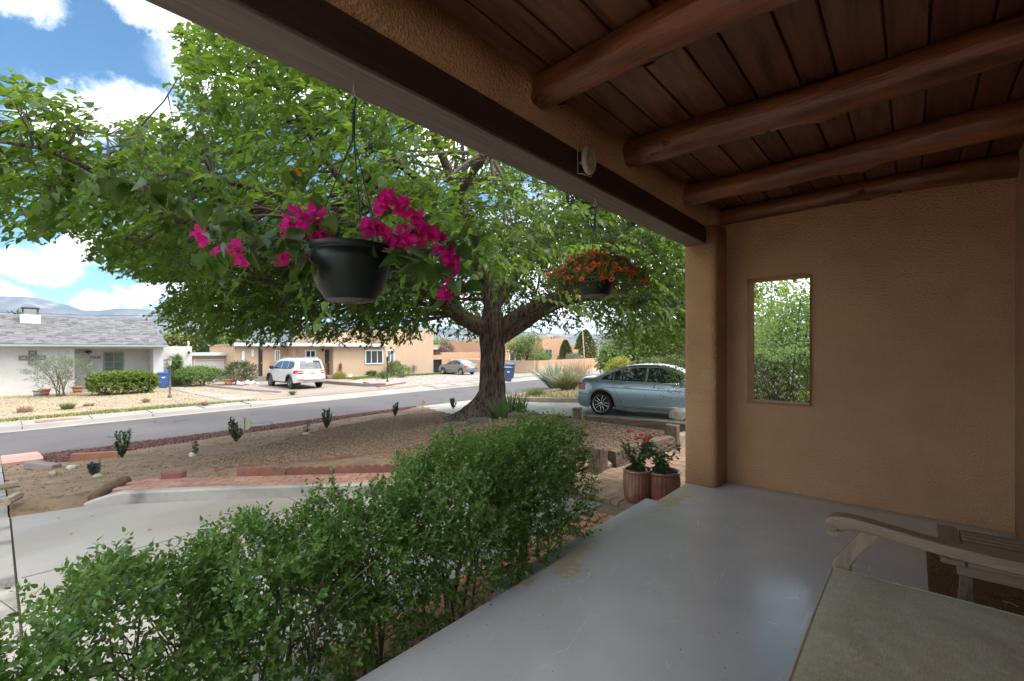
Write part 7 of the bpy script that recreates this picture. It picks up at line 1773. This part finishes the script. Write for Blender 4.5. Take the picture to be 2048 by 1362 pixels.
SPL = [[(650, 492, 1.76), (600, 466, 1.72), (520, 446, 1.69), (430, 418, 1.66), (330, 384, 1.64), (250, 358, 1.62), (185, 346, 1.60)],
       [(655, 496, 1.70), (590, 478, 1.66), (520, 478, 1.62), (455, 500, 1.60), (410, 506, 1.60)], [(660, 492, 1.80), (600, 440, 1.84), (520, 430, 1.88), (455, 440, 1.9), (400, 458, 1.9)],
       [(750, 490, 1.78), (800, 470, 1.80), (850, 452, 1.80), (885, 488, 1.80), (908, 540, 1.80), (900, 590, 1.80)], [(745, 492, 1.84), (752, 440, 1.86), (785, 402, 1.86), (830, 412, 1.86), (850, 450, 1.85)],
       [(690, 490, 1.70), (655, 420, 1.70), (615, 385, 1.70), (590, 345, 1.70), (582, 330, 1.70)], [(765, 500, 1.74), (820, 496, 1.74), (880, 490, 1.75), (940, 482, 1.76)], [(660, 500, 1.68), (620, 500, 1.64), (600, 530, 1.62), (590, 560, 1.62)],
       [(760, 500, 1.70), (830, 520, 1.70), (880, 545, 1.70), (925, 562, 1.70)], [(700, 492, 1.72), (680, 470, 1.70), (640, 450, 1.68), (600, 440, 1.67)]]
rd = random.Random(31); allp = []
for q, sp_ in enumerate(SPL):
    P = [Vector(PT(*a)) for a in sp_]; D = []
    for i in range(len(P) - 1):
        p0, p1, p2, p3 = P[max(i-1, 0)], P[i], P[i+1], P[min(i+2, len(P)-1)]
        for k in range(5): t_ = k/5; D.append(.5*((2*p1)+(p2-p0)*t_+(2*p0-5*p1+4*p2-p3)*t_*t_+(3*p1-p0-3*p2+p3)*t_**3))
    D.append(P[-1]); obj('branch', MB().tube([d - o1 for d in D], [.0034 - .0022*i/len(D) for i in range(len(D))], 5), stem_g, b1)
    n = {0: 44, 1: 24, 2: 20, 3: 17, 4: 8, 5: 7, 6: 16, 7: 13, 8: 16, 9: 9}[q]
    for k in range(n):
        d = D[min(len(D)-1, int((k + .5)/n*len(D)))]; off = Vector((rd.gauss(0, .018), rd.gauss(0, .018), rd.gauss(-.004, .014))); pos = d + off
        ax = Vector((rd.gauss(0, .45), rd.gauss(0, .45), -1.0 if q in (0, 1, 2, 7) else rd.uniform(-1, .2)))
        o_ = leaf_at(b1, o1, pos, ax, rd.uniform(.055, .098) * (.8 if q in (3, 4, 5) else 1), BOL, rd.uniform(0, 6.28), rd)
        mt_ = MB(); 
orange_leaf = leaf_obj_mesh('leaf', .55, .1, .2, M('yellowing_leaf', (.50,.26,.03), rough=.5, rnd=.2, trans=.4))
for (u, v) in ((595, 343), (583, 355), (603, 352)): leaf_at(b1, o1, PT(u, v, 1.70), (rd.uniform(-1, 1), rd.uniform(-1, 1), .4), .030, [orange_leaf], rd.uniform(0, 6), rd)['label'] = 'yellowing leaf'
FL = [(600, 445, 5), (625, 438, 6), (640, 462, 6), (655, 488, 5), (648, 478, 3), (632, 525, 2), (562, 515, 3), (405, 457, 2), (418, 508, 1), (445, 516, 3), (474, 510, 3), (470, 505, 1), (750, 415, 3), (775, 404, 4), (800, 408, 3), (825, 418, 3), (735, 447, 3), (755, 450, 3), (733, 478, 2), (790, 482, 5), (815, 475, 5), (845, 465, 6), (885, 480, 3), (900, 510, 4), (905, 530, 4), (920, 565, 2), (893, 590, 3), (888, 578, 1), (830, 448, 3), (612, 428, 3)]
for (u, v, n) in FL:
    for k in range(n):
        t_ = rd.uniform(1.66, 1.82) if u < 680 else rd.uniform(1.74, 1.86)
        pos = Vector(PT(u + rd.gauss(0, 9), v + rd.gauss(0, 8), t_)); o = obj('flower', BRM, None, b1)
        orient(o, pos - o1, (rd.gauss(.35, .6), rd.gauss(-.7, .6), rd.gauss(-.1, .6)), rd.uniform(0, 6.28), rd.uniform(.030, .044))

b2, o2, h2 = basket('orange_flower_basket', 'smaller hanging pot overflowing with little orange flowers near the stucco post', 1192, 556, 591, 3.1, .122, .092, hookpt(1190))
rr = np.random.default_rng(8); n = 1500
A = rr.uniform(0, 2*PI, n); rad = np.sqrt(rr.random(n)); hh = (1 - rad**2.2)
Pc = np.stack([rad*.335*np.cos(A), rad*.335*np.sin(A), h2 + .02 + hh*.125*rr.uniform(.2, 1.1, n) - .10*np.clip(rad - .55, 0, 1)*2.0*rr.uniform(.3, 1.2, n)], 1)
per_ = 7; D = unit(rr.normal(size=(n, per_, 3)) + np.array([0, 0, .3])); Pq = (Pc[:, None] + rr.normal(size=(n, per_, 3))*.014).reshape(-1, 3)
V, F = leafset(Pq, D.reshape(-1, 3), rr.normal(size=(n*per_, 3)), rr.uniform(.014, .026, n*per_), W=.42, kind=2)
stuff(npmesh('foliage', V, F, M('calibrachoa_leaf', (.16,.25,.07), rough=.5, island=.4, hue=.02, trans=.4), b2))
mb = MB()
for k in range(60):
    a, r_ = rd.uniform(0, 2*PI), rd.uniform(.15, .34); e = Vector((r_*math.cos(a), r_*math.sin(a), h2 + .02 - .10*max(0, r_/.335 - .5)*2 + .05*rd.random())); mb.tube([(0, 0, h2*.8), Vector((e.x*.5, e.y*.5, h2 + .07)), e], [.002, .0016, .001], 4, cap=False)
stuff(obj('stems', mb, stem_g, b2))
def trumpet(nm, mat, core):
    mb = MB(); n = 10; vs = []
    for (r_, z) in ((.12, -.5), (.2, -.2), (.45, .0), (1.0, .12)):
        for k in range(n): a = 2*PI*k/n; q = r_ * (1 + (.16 if k % 2 == 0 else -.12) * (r_ > .9)); vs.append((q*math.cos(a), q*math.sin(a), z))
    mb.add(vs, [(i*n+k, i*n+(k+1) % n, (i+1)*n+(k+1) % n, (i+1)*n+k) for i in range(3) for k in range(n)], True); me = mb.mesh(nm); me.materials.append(mat); me.materials.append(core)
    for p_ in me.polygons: p_.material_index = 1 if p_.index < 2*n else 0
    return me
TRM = trumpet('flower', M('orange_petal', (.90,.17,.02), rough=.55, rnd=.25, hue=.02, trans=.5, tcol=(.95,.20,.02)), M('petal_throat', (.30,.03,.015), rough=.6))
for k in range(250):
    a = rd.uniform(0, 2*PI); r_ = math.sqrt(rd.random()); hh_ = (1 - r_**2.2)
    pos = Vector((r_*.35*math.cos(a), r_*.35*math.sin(a), h2 + .04 + hh_*.12*rd.uniform(.75, 1.15) - .10*max(0, r_ - .5)*2.0*rd.uniform(.4, 1.3))); o = obj('flower', TRM, None, b2)
    orient(o, pos, Vector((math.cos(a)*r_ + rd.gauss(0, .4), math.sin(a)*r_ + rd.gauss(0, .4) - .3, .7)), rd.uniform(0, 6), rd.uniform(.014, .020))

# round white disc fitting on the beam
dp = WX(1180, 328, -1.44); t = thing('beam_lamp', 'round cream disc fitting on a bent wire bracket on the dark beam', 'fitting', (-1.455, dp.y, 2.475))
mb = MB(); vs = []; n = 28
for (r_, x) in ((.001, .030), (.018, .032), (.022, .026), (.050, .024), (.055, .030), (.082, .014), (.085, .004), (.080, -.004), (.001, -.006)):
    for k in range(n): a = 2*PI*k/n; vs.append((x, r_*math.cos(a)*.85, r_*math.sin(a)))
mb.add(vs, [(i*n+k, (i+1)*n+k, (i+1)*n+(k+1) % n, i*n+(k+1) % n) for i in range(8) for k in range(n)], True); obj('disc', mb, M('cream_metal', (.50,.46,.37), (.40,.36,.28), scale=9, rough=.5), t)
obj('bracket', MB().tube([(-.045, -.05, .075), (-.040, -.05, .078), (-.038, -.05, -.082), (-.01, -.05, -.088), (.0, .04, -.086), (.0, .04, -.070)], .003, 6), MATS['cream_metal'], t)
obj('mount', MB().tube([(-.055, 0, 0), (.0, 0, 0)], .010, 8), MATS['cream_metal'], t)

# ================================================================== GLAZED POTS WITH ROSES BY THE STEP
glaze = M('brown_glaze', (.17,.065,.040), (.25,.11,.07), scale=5, rough=.22, coat=.5, stretch=(1, 1, .4), col3=(.33,.20,.14), scale3=7, fac3=(.58,.72))
rose_leaf = M('rose_leaf', (.055,.105,.030), rough=.45, rnd=.35, island=.35, hue=.02, trans=.25)
coral = M('coral_petal', (.85,.20,.15), rough=.5, rnd=.2, island=.2, hue=.015, trans=.35)
def rose_pot(x, y, z, r, h, label, seed, blooms, lean):
    t = thing('glazed_pot', label, 'flower pot', (x, y, z), seed * .7, 'ribbed brown pots beside the step')
    prof = [(.001, 0), (r*.78, 0), (r*.86, .02), (r*.97, h*.35), (r, h*.72), (r*.97, h*.90)]
    obj('pot', MB().lathe(prof, n=96, flute=.06, nf=26), glaze, t)
    obj('rim', MB().lathe([(r*.965, h*.895), (r*1.04, h*.91), (r*1.06, h*.96), (r*1.03, h), (r*.95, h), (r*.92, h*.95), (r*.92, h*.84)], n=56), glaze, t)
    obj('soil', MB().lathe([(.001, h*.90), (r*.93, h*.88)], n=24), soil, t)
    rd = random.Random(seed); rr = np.random.default_rng(seed); mb = MB(); Pl, Dl = [], []
    for k in range(9):
        a = rd.uniform(0, 2*PI); e = Vector((math.cos(a)*rd.uniform(.08, .24) + lean[0], math.sin(a)*rd.uniform(.08, .24) + lean[1], h + rd.uniform(.16, .34))); m_ = Vector((e.x*.4, e.y*.4, h + .12))
        mb.tube([(rd.uniform(-.03, .03), rd.uniform(-.03, .03), h*.88), m_, e], [.004, .003, .0018], 5)
        for q in range(60):
            f = rd.uniform(.15, 1.0); c = Vector((0, 0, h*.9)).lerp(m_, f*2) if f < .5 else m_.lerp(e, f*2-1); Pl.append(c + Vector((rd.gauss(0, .028), rd.gauss(0, .028), rd.gauss(0, .02)))); Dl.append((rd.gauss(0, 1), rd.gauss(0, 1), rd.uniform(-.5, .6)))
    obj('stem', mb, stem_g, t); V, F = leafset(np.array([p[:] for p in Pl]), np.array(Dl), np.tile([0, 0, 1.], (len(Pl), 1)) + rr.normal(size=(len(Pl), 3))*.4, rr.uniform(.032, .055, len(Pl)), W=.7, kind=4, fold=.1)
    stuff(npmesh('foliage', V, F, M('rose_leaf_mass', (.055,.105,.030), rough=.45, island=.35, hue=.02, trans=.25), t))
    for (bx, by, bz, s_) in blooms:
        mb = MB(); rb = random.Random(seed + int(bx*999))
        for ring, (nr_, tilt, sz) in enumerate(((9, .35, 1.0), (7, .8, .75), (5, 1.2, .5))):
            for k in range(nr_):
                a = 2*PI*k/nr_ + ring*.4 + rb.uniform(-.2, .2); ax = Vector((math.cos(a)*math.cos(tilt), math.sin(a)*math.cos(tilt), math.sin(tilt))); sd_ = Vector((-math.sin(a), math.cos(a), 0)); L_ = sz
                mb.add([Vector((0, 0, 0)), ax*L_*.6 + sd_*.30*sz, ax*L_, ax*L_*.6 - sd_*.30*sz], [(0, 3, 2, 1)])
        o = obj('flower', mb, coral, t); orient(o, Vector((bx, by, bz)), (rb.gauss(.2, .3), rb.gauss(-.9, .2), .5), 0, s_ * 1.25)
    return t
pr = G(1318, 1030, -.31); pl = G(1268, 1022, -.31)
pa = PT(1319, 945, 4.72); pb = PT(1268, 938, 4.86)
rose_pot(-2.03, 4.79, -.31, .172, .345, 'front ribbed brown glazed pot with one small coral bloom', 3, [(.02, -.03, .63, .032)], (.03, 0))
rose_pot(-2.25, 4.64, -.31, .150, .355, 'rear ribbed brown glazed pot with large coral rose blooms', 5, [(-.10, -.12, .66, .058), (-.07, -.10, .60, .040), (.07, .10, .76, .044), (.0, .04, .68, .028), (-.03, -.05, .71, .030)], (.02, .05))

# ================================================================== BENCH, TABLE, MAT
teak = M('weathered_teak', (.20,.15,.098), (.30,.235,.16), scale=3, rough=.7, bump=.35, bscale=10, stretch=(1.3, 12, 12), rnd=.08, col3=(.20,.145,.095), scale3=3, fac3=(.54,.7))
teak_y = M('weathered_teak_cross', (.20,.15,.098), (.30,.235,.16), scale=3, rough=.7, bump=.35, bscale=10, stretch=(12, 1.3, 12), rnd=.08, col3=(.20,.145,.095), scale3=3, fac3=(.54,.7))
teak_z = M('weathered_teak_leg', (.20,.152,.10), (.30,.238,.162), scale=3, rough=.7, bump=.35, bscale=10, stretch=(12, 12, 1.3), rnd=.08)
def fabric():
    m = M('khaki_canvas', (.36,.315,.215), (.405,.36,.255), scale=2.2, rough=.95, sheen=.2, spec=.15); t = m.node_tree; n = t.nodes.new; l = t.links.new
    p = [x for x in t.nodes if x.type == 'BSDF_PRINCIPLED'][0]; tcn = n('ShaderNodeTexCoord'); src = p.inputs['Base Color'].links[0].from_socket; hs = []
    for st in ((230, 22, 1), (22, 230, 1)):
        mp_ = n('ShaderNodeMapping'); mp_.inputs['Scale'].default_value = st; l(tcn.outputs['Object'], mp_.inputs[0]); nz = n('ShaderNodeTexNoise'); nz.inputs['Scale'].default_value = 1.6; nz.inputs['Detail'].default_value = 3; l(mp_.outputs[0], nz.inputs['Vector']); hs.append(nz.outputs['Fac'])
    ad = n('ShaderNodeMath'); ad.operation = 'ADD'; l(hs[0], ad.inputs[0]); l(hs[1], ad.inputs[1]); mr = n('ShaderNodeMapRange'); mr.inputs[1].default_value = .7; mr.inputs[2].default_value = 1.3; mr.inputs[3].default_value = .72; mr.inputs[4].default_value = 1.25; l(ad.outputs[0], mr.inputs[0])
    mx = n('ShaderNodeMixRGB'); mx.blend_type = 'MULTIPLY'; mx.inputs[0].default_value = 1; l(src, mx.inputs[1]); l(mr.outputs[0], mx.inputs[2]); l(mx.outputs[0], p.inputs['Base Color'])
    bp = n('ShaderNodeBump'); bp.inputs['Strength'].default_value = .35; bp.inputs['Distance'].default_value = .003; l(ad.outputs[0], bp.inputs['Height']); l(bp.outputs[0], p.inputs['Normal']); return m
canvas = fabric()
bench = thing('garden_bench', 'weathered teak garden bench facing the street against the house wall', 'bench', (0, 0, 0))
Y0, Y1 = .92, 2.26                       # seat between the two armrests
XF, XB = -.22, .40
def arm(yc, label=None):
    # top profile along x: scrolled front, long rising back; width in y
    P = [(-.228, .592, .014), (-.240, .598, .026), (-.244, .610, .032), (-.240, .624, .033), (-.223, .634, .030), (-.18, .642, .024), (-.09, .637, .021), (.05, .620, .021), (.20, .610, .021), (.34, .610, .021), (.50, .615, .021)]
    D = []
    for i in range(len(P) - 1):
        p0, p1, p2, p3 = P[max(i-1, 0)], P[i], P[i+1], P[min(i+2, len(P)-1)]
        for k in range(5): t_ = k/5; D.append(tuple(.5*((2*p1[q])+(p2[q]-p0[q])*t_+(2*p0[q]-5*p1[q]+4*p2[q]-p3[q])*t_*t_+(3*p1[q]-p0[q]-3*p2[q]+p3[q])*t_**3) for q in range(3)))
    D.append(P[-1]); vs = []; hwid = .036; n = len(D)
    for i, (x, z, th_) in enumerate(D):
        a, b = D[max(i-1, 0)], D[min(i+1, n-1)]; tx, tz = b[0]-a[0], b[1]-a[1]; ln_ = math.hypot(tx, tz); nx_, nz_ = -tz/ln_, tx/ln_
        for (yy, s_) in ((-hwid, -.8), (-hwid, .8), (-hwid*.90, 1), (hwid*.90, 1), (hwid, .8), (hwid, -.8), (hwid*.9, -1), (-hwid*.9, -1)): vs.append((x + nx_*th_*s_, yc + yy, z + nz_*th_*s_))
    mb = MB(); mb.add(vs, [(i*8+k, i*8+(k+1) % 8, (i+1)*8+(k+1) % 8, (i+1)*8+k) for i in range(n-1) for k in range(8)], False); mb.f += [tuple(range(8)), tuple(reversed([(n-1)*8+k for k in range(8)]))]; mb.smooth += [False, False]
    return obj('armrest', mb, teak, bench)
def arm_post(yc):
    P = [(-.120, .630), (-.125, .61), (-.150, .57), (-.185, .52), (-.215, .47), (-.222, .40), (-.215, .30), (-.215, .0)]; W_ = [.040, .034, .031, .030, .032, .034, .032, .030]; vs = []
    for (x, z), w_ in zip(P, W_):
        for (dx, dy) in ((-w_, -.022), (w_, -.022), (w_, .022), (-w_, .022)): vs.append((x + dx, yc + dy, z))
    mb = MB(); n = len(P); mb.add(vs, [(i*4+k, i*4+(k+1) % 4, (i+1)*4+(k+1) % 4, (i+1)*4+k) for i in range(n-1) for k in range(4)]); mb.f += [(0, 1, 2, 3), tuple((n-1)*4+k for k in (3, 2, 1, 0))]; mb.smooth += [False, False]
    me = mb.mesh('leg'); bm = bmesh.new(); bm.from_mesh(me); bmesh.ops.bevel(bm, geom=[e for e in bm.edges if abs(e.verts[0].co.z - e.verts[1].co.z) > .01], offset=.006, segments=2, affect='EDGES'); return obj('leg', bm, teak_z, bench)
for yc in (Y0 - .035, Y1 + .055): arm(yc); arm_post(yc); obj('leg', bevel_box(.05, .045, .92, .006), teak_z, bench, (.47, yc, .46))
obj('seat_rail', bevel_box(.045, Y1 - Y0 + .05, .09, .006), teak_y, bench, (-.205, (Y0+Y1)/2 + .01, .345)); obj('seat_rail', bevel_box(.045, Y1 - Y0 + .05, .09, .006), teak_y, bench, (.43, (Y0+Y1)/2 + .01, .345))
for yc in (Y0 - .033, Y1 + .053): obj('side_rail', bevel_box(.60, .035, .08, .006), teak, bench, (.12, yc, .345))
for k in range(9): obj('slat', bevel_box(.058, Y1 - Y0 + .03, .018, .004), teak_y, bench, (-.15 + k*.068, (Y0+Y1)/2 + .01, .400))
obj('back_rail', bevel_box(.035, Y1 - Y0 + .05, .08, .01), teak_y, bench, (.505, (Y0+Y1)/2 + .01, .90)); obj('back_rail', bevel_box(.03, Y1 - Y0 + .05, .05, .008), teak_y, bench, (.475, (Y0+Y1)/2 + .01, .50))
for k in range(14): y = Y0 + .06 + k*(Y1 - Y0 - .1)/13; obj('back_slat', MB().bar((.475, y, .524), (.505, y, .862), .035, .014), teak_z, bench)
# cushion: box cushion, slightly domed, welted edge, soft wrinkles
cu = thing('seat_cushion', 'khaki canvas seat cushion with dark piping lying on the teak bench', 'cushion', (0, 0, 0))
cx0, cx1, cy0, cy1, cz0, cz1 = -.245, .455, Y0 - .01, Y1 + .0, .411, .470
nx, ny = 44, 84; mbc = MB(); vs = []
for i in range(nx + 1):
    for j in range(ny + 1):
        fx, fy = i/nx*2-1, j/ny*2-1; ed_ = (1 - fx**10) * (1 - fy**14)
        wr_ = .009*noise.noise(Vector((fx*2.3, fy*3.1, 0))) + .0045*noise.noise(Vector((fx*5, fy*9, 3))) + .006*math.exp(-((fx + .55 - .25*math.sin(fy*3))/.12)**2)*-.5
        x = (cx0+cx1)/2 + fx*(cx1-cx0)/2*(1 - .012*(fy*fy)) ; y = (cy0+cy1)/2 + fy*(cy1-cy0)/2*(1 - .006*fx*fx)
        vs.append((x, y, cz1 + .014*(1-fx*fx)*(1-fy**4) + wr_*ed_ - .012*(1-ed_)))
mbc.add(vs, [(i*(ny+1)+j, (i+1)*(ny+1)+j, (i+1)*(ny+1)+j+1, i*(ny+1)+j+1) for i in range(nx) for j in range(ny)], True)
ring = [i*(ny+1) for i in range(nx+1)] + [nx*(ny+1)+j for j in range(1, ny+1)] + [i*(ny+1)+ny for i in range(nx-1, -1, -1)] + [j for j in range(ny-1, 0, -1)]
m0 = len(mbc.v); cxm, cym = (cx0+cx1)/2, (cy0+cy1)/2
prev = ring
for (z_, o_) in ((cz1 - .016, .006), (cz0 + .028, .010), (cz0 + .008, .004), (cz0, -.01)):
    cur = []
    for q in ring:
        x, y, z = mbc.v[q]; dx, dy = x - cxm, y - cym; ex, ey = (o_ if abs(dx) > (cx1-cx0)/2*.975 else 0)*math.copysign(1, dx), (o_ if abs(dy) > (cy1-cy0)/2*.985 else 0)*math.copysign(1, dy)
        cur.append(len(mbc.v)); mbc.v.append((x + ex, y + ey, z_))
    for a in range(len(ring)): b = (a+1) % len(ring); mbc.f.append((prev[a], cur[a], cur[b], prev[b])); mbc.smooth.append(True)
    prev = cur
rp = [Vector(mbc.v[q]) for q in ring]; rl_ = [Vector(mbc.v[q]) for q in prev]
obj('cushion_cover', mbc, canvas, cu)
pip = M('dark_piping', (.085,.078,.060), rough=.9)
obj('piping', MB().tube([p + Vector((math.copysign(.004, p.x - cxm) if abs(p.x - cxm) > .33 else 0, math.copysign(.004, p.y - cym) if abs(p.y - cym) > (cy1-cy0)/2*.97 else 0, -.002)) for p in rp] + [rp[0]], .0052, 7), canvas, cu)
obj('piping_seam', MB().tube([p + Vector((math.copysign(.0075, p.x - cxm) if abs(p.x - cxm) > .33 else 0, math.copysign(.0075, p.y - cym) if abs(p.y - cym) > (cy1-cy0)/2*.97 else 0, -.0105)) for p in rp] + [rp[0]], .0028, 6), pip, cu)
# folding slatted side table
tb = thing('side_table', 'small folding teak table with slatted top beside the bench', 'table', (0, 0, 0))
TX0, TX1, TY0, TY1, TZt = .088, .555, 2.555, 3.03, .50
obj('end_rail', bevel_box(.075, TY1 - TY0, .024, .006), teak_y, tb, (TX0 + .037, (TY0+TY1)/2, TZt - .012)); obj('end_rail', bevel_box(.055, TY1 - TY0, .024, .006), teak_y, tb, (TX1 - .028, (TY0+TY1)/2, TZt - .012))
ns = 9; sw_ = (TY1 - TY0 - .012) / ns
for k in range(ns): obj('slat', bevel_box(TX1 - TX0 - .142, sw_ - .0055, .018, .003), teak, tb, ((TX0 + TX1)/2 + .009, TY0 + .006 + sw_*(k + .5), TZt - .012))
obj('apron', bevel_box(TX1 - TX0 - .10, .022, .045, .005), teak, tb, ((TX0+TX1)/2, TY0 + .05, TZt - .0475)); obj('apron', bevel_box(TX1 - TX0 - .10, .022, .045, .005), teak, tb, ((TX0+TX1)/2, TY1 - .05, TZt - .0475))
for yy, ym_ in ((TY0 + .075, teak_z), (TY1 - .075, teak_z)):
    xx = TX0 + .075 if yy < 2.8 else TX1 - .075; obj('leg', MB().bar((xx, TY0 + .07, TZt - .035), (xx, TY1 - .06, .012), .022, .042), teak_z, tb); obj('leg', MB().bar((xx + .026, TY1 - .07, TZt - .035), (xx + .026, TY0 + .06, .012), .022, .042), teak_z, tb)
obj('bolt', MB().tube([((TX0+TX1)/2, TY0 + .055, .245), ((TX0+TX1)/2, TY0 + .125, .245)], .008, 8), MATS['brass'], tb)
# coir mat with short standing fibres
mt = thing('coir_mat', 'brown coir doormat lying under the folding table', 'doormat', (.315, 3.62, 0))
mat_m = M('coir', (.13,.068,.032), (.20,.11,.055), scale=60, rough=1, bump=1, bscale=140, col3=(.08,.04,.02), scale3=8, fac3=(.5,.7))
obj('backing', bevel_box(.49, 1.30, .012, .003), mat_m, mt, (0, 0, .008))
rr = np.random.default_rng(12); n = 26000; X_ = rr.uniform(-.245, .245, n); Y_ = rr.uniform(-.65, .65, n); an = rr.uniform(0, 2*PI, n); H = rr.uniform(.004, .010, n); w_ = .0012
V = np.stack([np.stack([X_ - np.sin(an)*w_, Y_ + np.cos(an)*w_, np.full(n, .013)], 1), np.stack([X_ + np.sin(an)*w_, Y_ - np.cos(an)*w_, np.full(n, .013)], 1), np.stack([X_ + np.cos(an)*.005, Y_ + np.sin(an)*.005, .013 + H], 1)], 1)
stuff(npmesh('pile', V.reshape(-1, 3), np.arange(n*3).reshape(-1, 3), M('coir_fibre', (.20,.105,.048), rough=1, island=.5, hue=.01), mt))
tag(obj('straw', MB().tube([(.36, 3.50, .025), (.39, 3.49, .03), (.41, 3.47, .026)], .0016, 4), M('straw_bit', (.65,.50,.18), rough=.8)), 'tiny bit of yellow straw lying on the brown mat', 'straw')

# ================================================================== BEYOND THE WALL OPENING AND ROUND THE CAR
gen_tree('desert_willow_tree', 'tree', 'small leafy tree hanging over the blue car windscreen', -2.95, 9.75, -.4, 2.6, 1.35, g_mid, 501, n=4200, leaf=.075, trunk=.3, W=.35, th_=.05)
bare = bush('bare_shrub', 'shrub', 'dark twiggy half bare shrub just outside the wall opening', -1.12, 6.75, -.33, .85, .6, 1.45, 260, leaf=(.02, .035), mat=g_dark, stems=26, seed=511, boxy=False, stemr=.007, shell=.2, low=.1, sm=M('dark_twig', (.04,.03,.025), rough=.9), spread=.7)
bush('leafy_shrub', 'shrub', 'bright leafy green shrub behind the bare twigs, right side of the opening', -.75, 8.3, -.33, .8, .6, .75, 1500, leaf=(.035, .06), mat=g_lime, seed=512, boxy=False, low=0)
bush('ground_cover', 'plant', 'low bright green leafy ground cover under the wall opening', -1.15, 7.9, -.33, .65, .9, .12, 1500, leaf=(.03, .055), mat=g_lime, seed=513, boxy=True, low=0, stems=3)
bush('hedge_mass', 'hedge', 'dark green hedge across the drive seen through the wall opening', -2.6, 17.5, -.5, 3.2, 1.0, 1.2, 5000, leaf=(.07, .12), mat=g_mid, seed=514, boxy=True, low=0, stems=4, sprig=.14)
bush('hedge_mass', 'hedge', 'olive shrub mass behind the blue car bonnet', -8.0, 21.0, -.6, 3.0, 1.0, .9, 4200, leaf=(.07, .12), mat=g_olive, seed=515, boxy=False, low=0, stems=4, sprig=.14)
tag(obj('hanging_cable', MB().tube([WY(1607, 540, 5.35), WY(1597, 640, 5.33), WY(1586, 740, 5.33), WY(1578, 812, 5.34), WY(1577, 860, 5.34)], .0035, 6), black_trim), 'thin black cable hanging down outside the wall opening', 'cable')
# leaves of the big tree also hang at the top of the opening
p = WY(1545, 560, 6.6)
t = thing('overhanging_branch', 'leafy branch tip dipping into the top of the wall opening', 'branch', (p.x, p.y, p.z))
obj('twig', MB().tube([(-.9, .35, .25), (-.3, .1, .14), (.2, -.05, .10), (.75, -.1, .12)], [.012, .010, .007, .003], 6), twig_m, t); rd = random.Random(77)
for k in range(46):
    f = rd.random(); c = Vector((-.75 + 1.5*f, .25 - .35*f + rd.gauss(0, .06), .17 - .06*f + rd.gauss(.02, .05))); leaf_at(t, Vector((0, 0, 0)), c, (rd.gauss(0, .5), rd.gauss(0, .5), -.9), rd.uniform(.08, .125), [LEAF], rd.uniform(0, 6.28), rd)
# ================================================================== AIR
# ---- haze: one even, pale volume round everything; the sky stays outside
hz = MB().box(-21000, 21000, -21000, 21000, -3.0, 1300)
hm = bpy.data.materials.new('haze_air'); hm.use_nodes = True; ht = hm.node_tree; ht.nodes.clear()
ho = ht.nodes.new('ShaderNodeOutputMaterial'); hv = ht.nodes.new('ShaderNodeVolumePrincipled')
hv.inputs['Color'].default_value = (.52, .72, 1, 1); hv.inputs['Density'].default_value = 3.2e-5; hv.inputs['Anisotropy'].default_value = 0
ht.links.new(hv.outputs[0], ho.inputs['Volume'])
stuff(obj('haze', hz, hm))
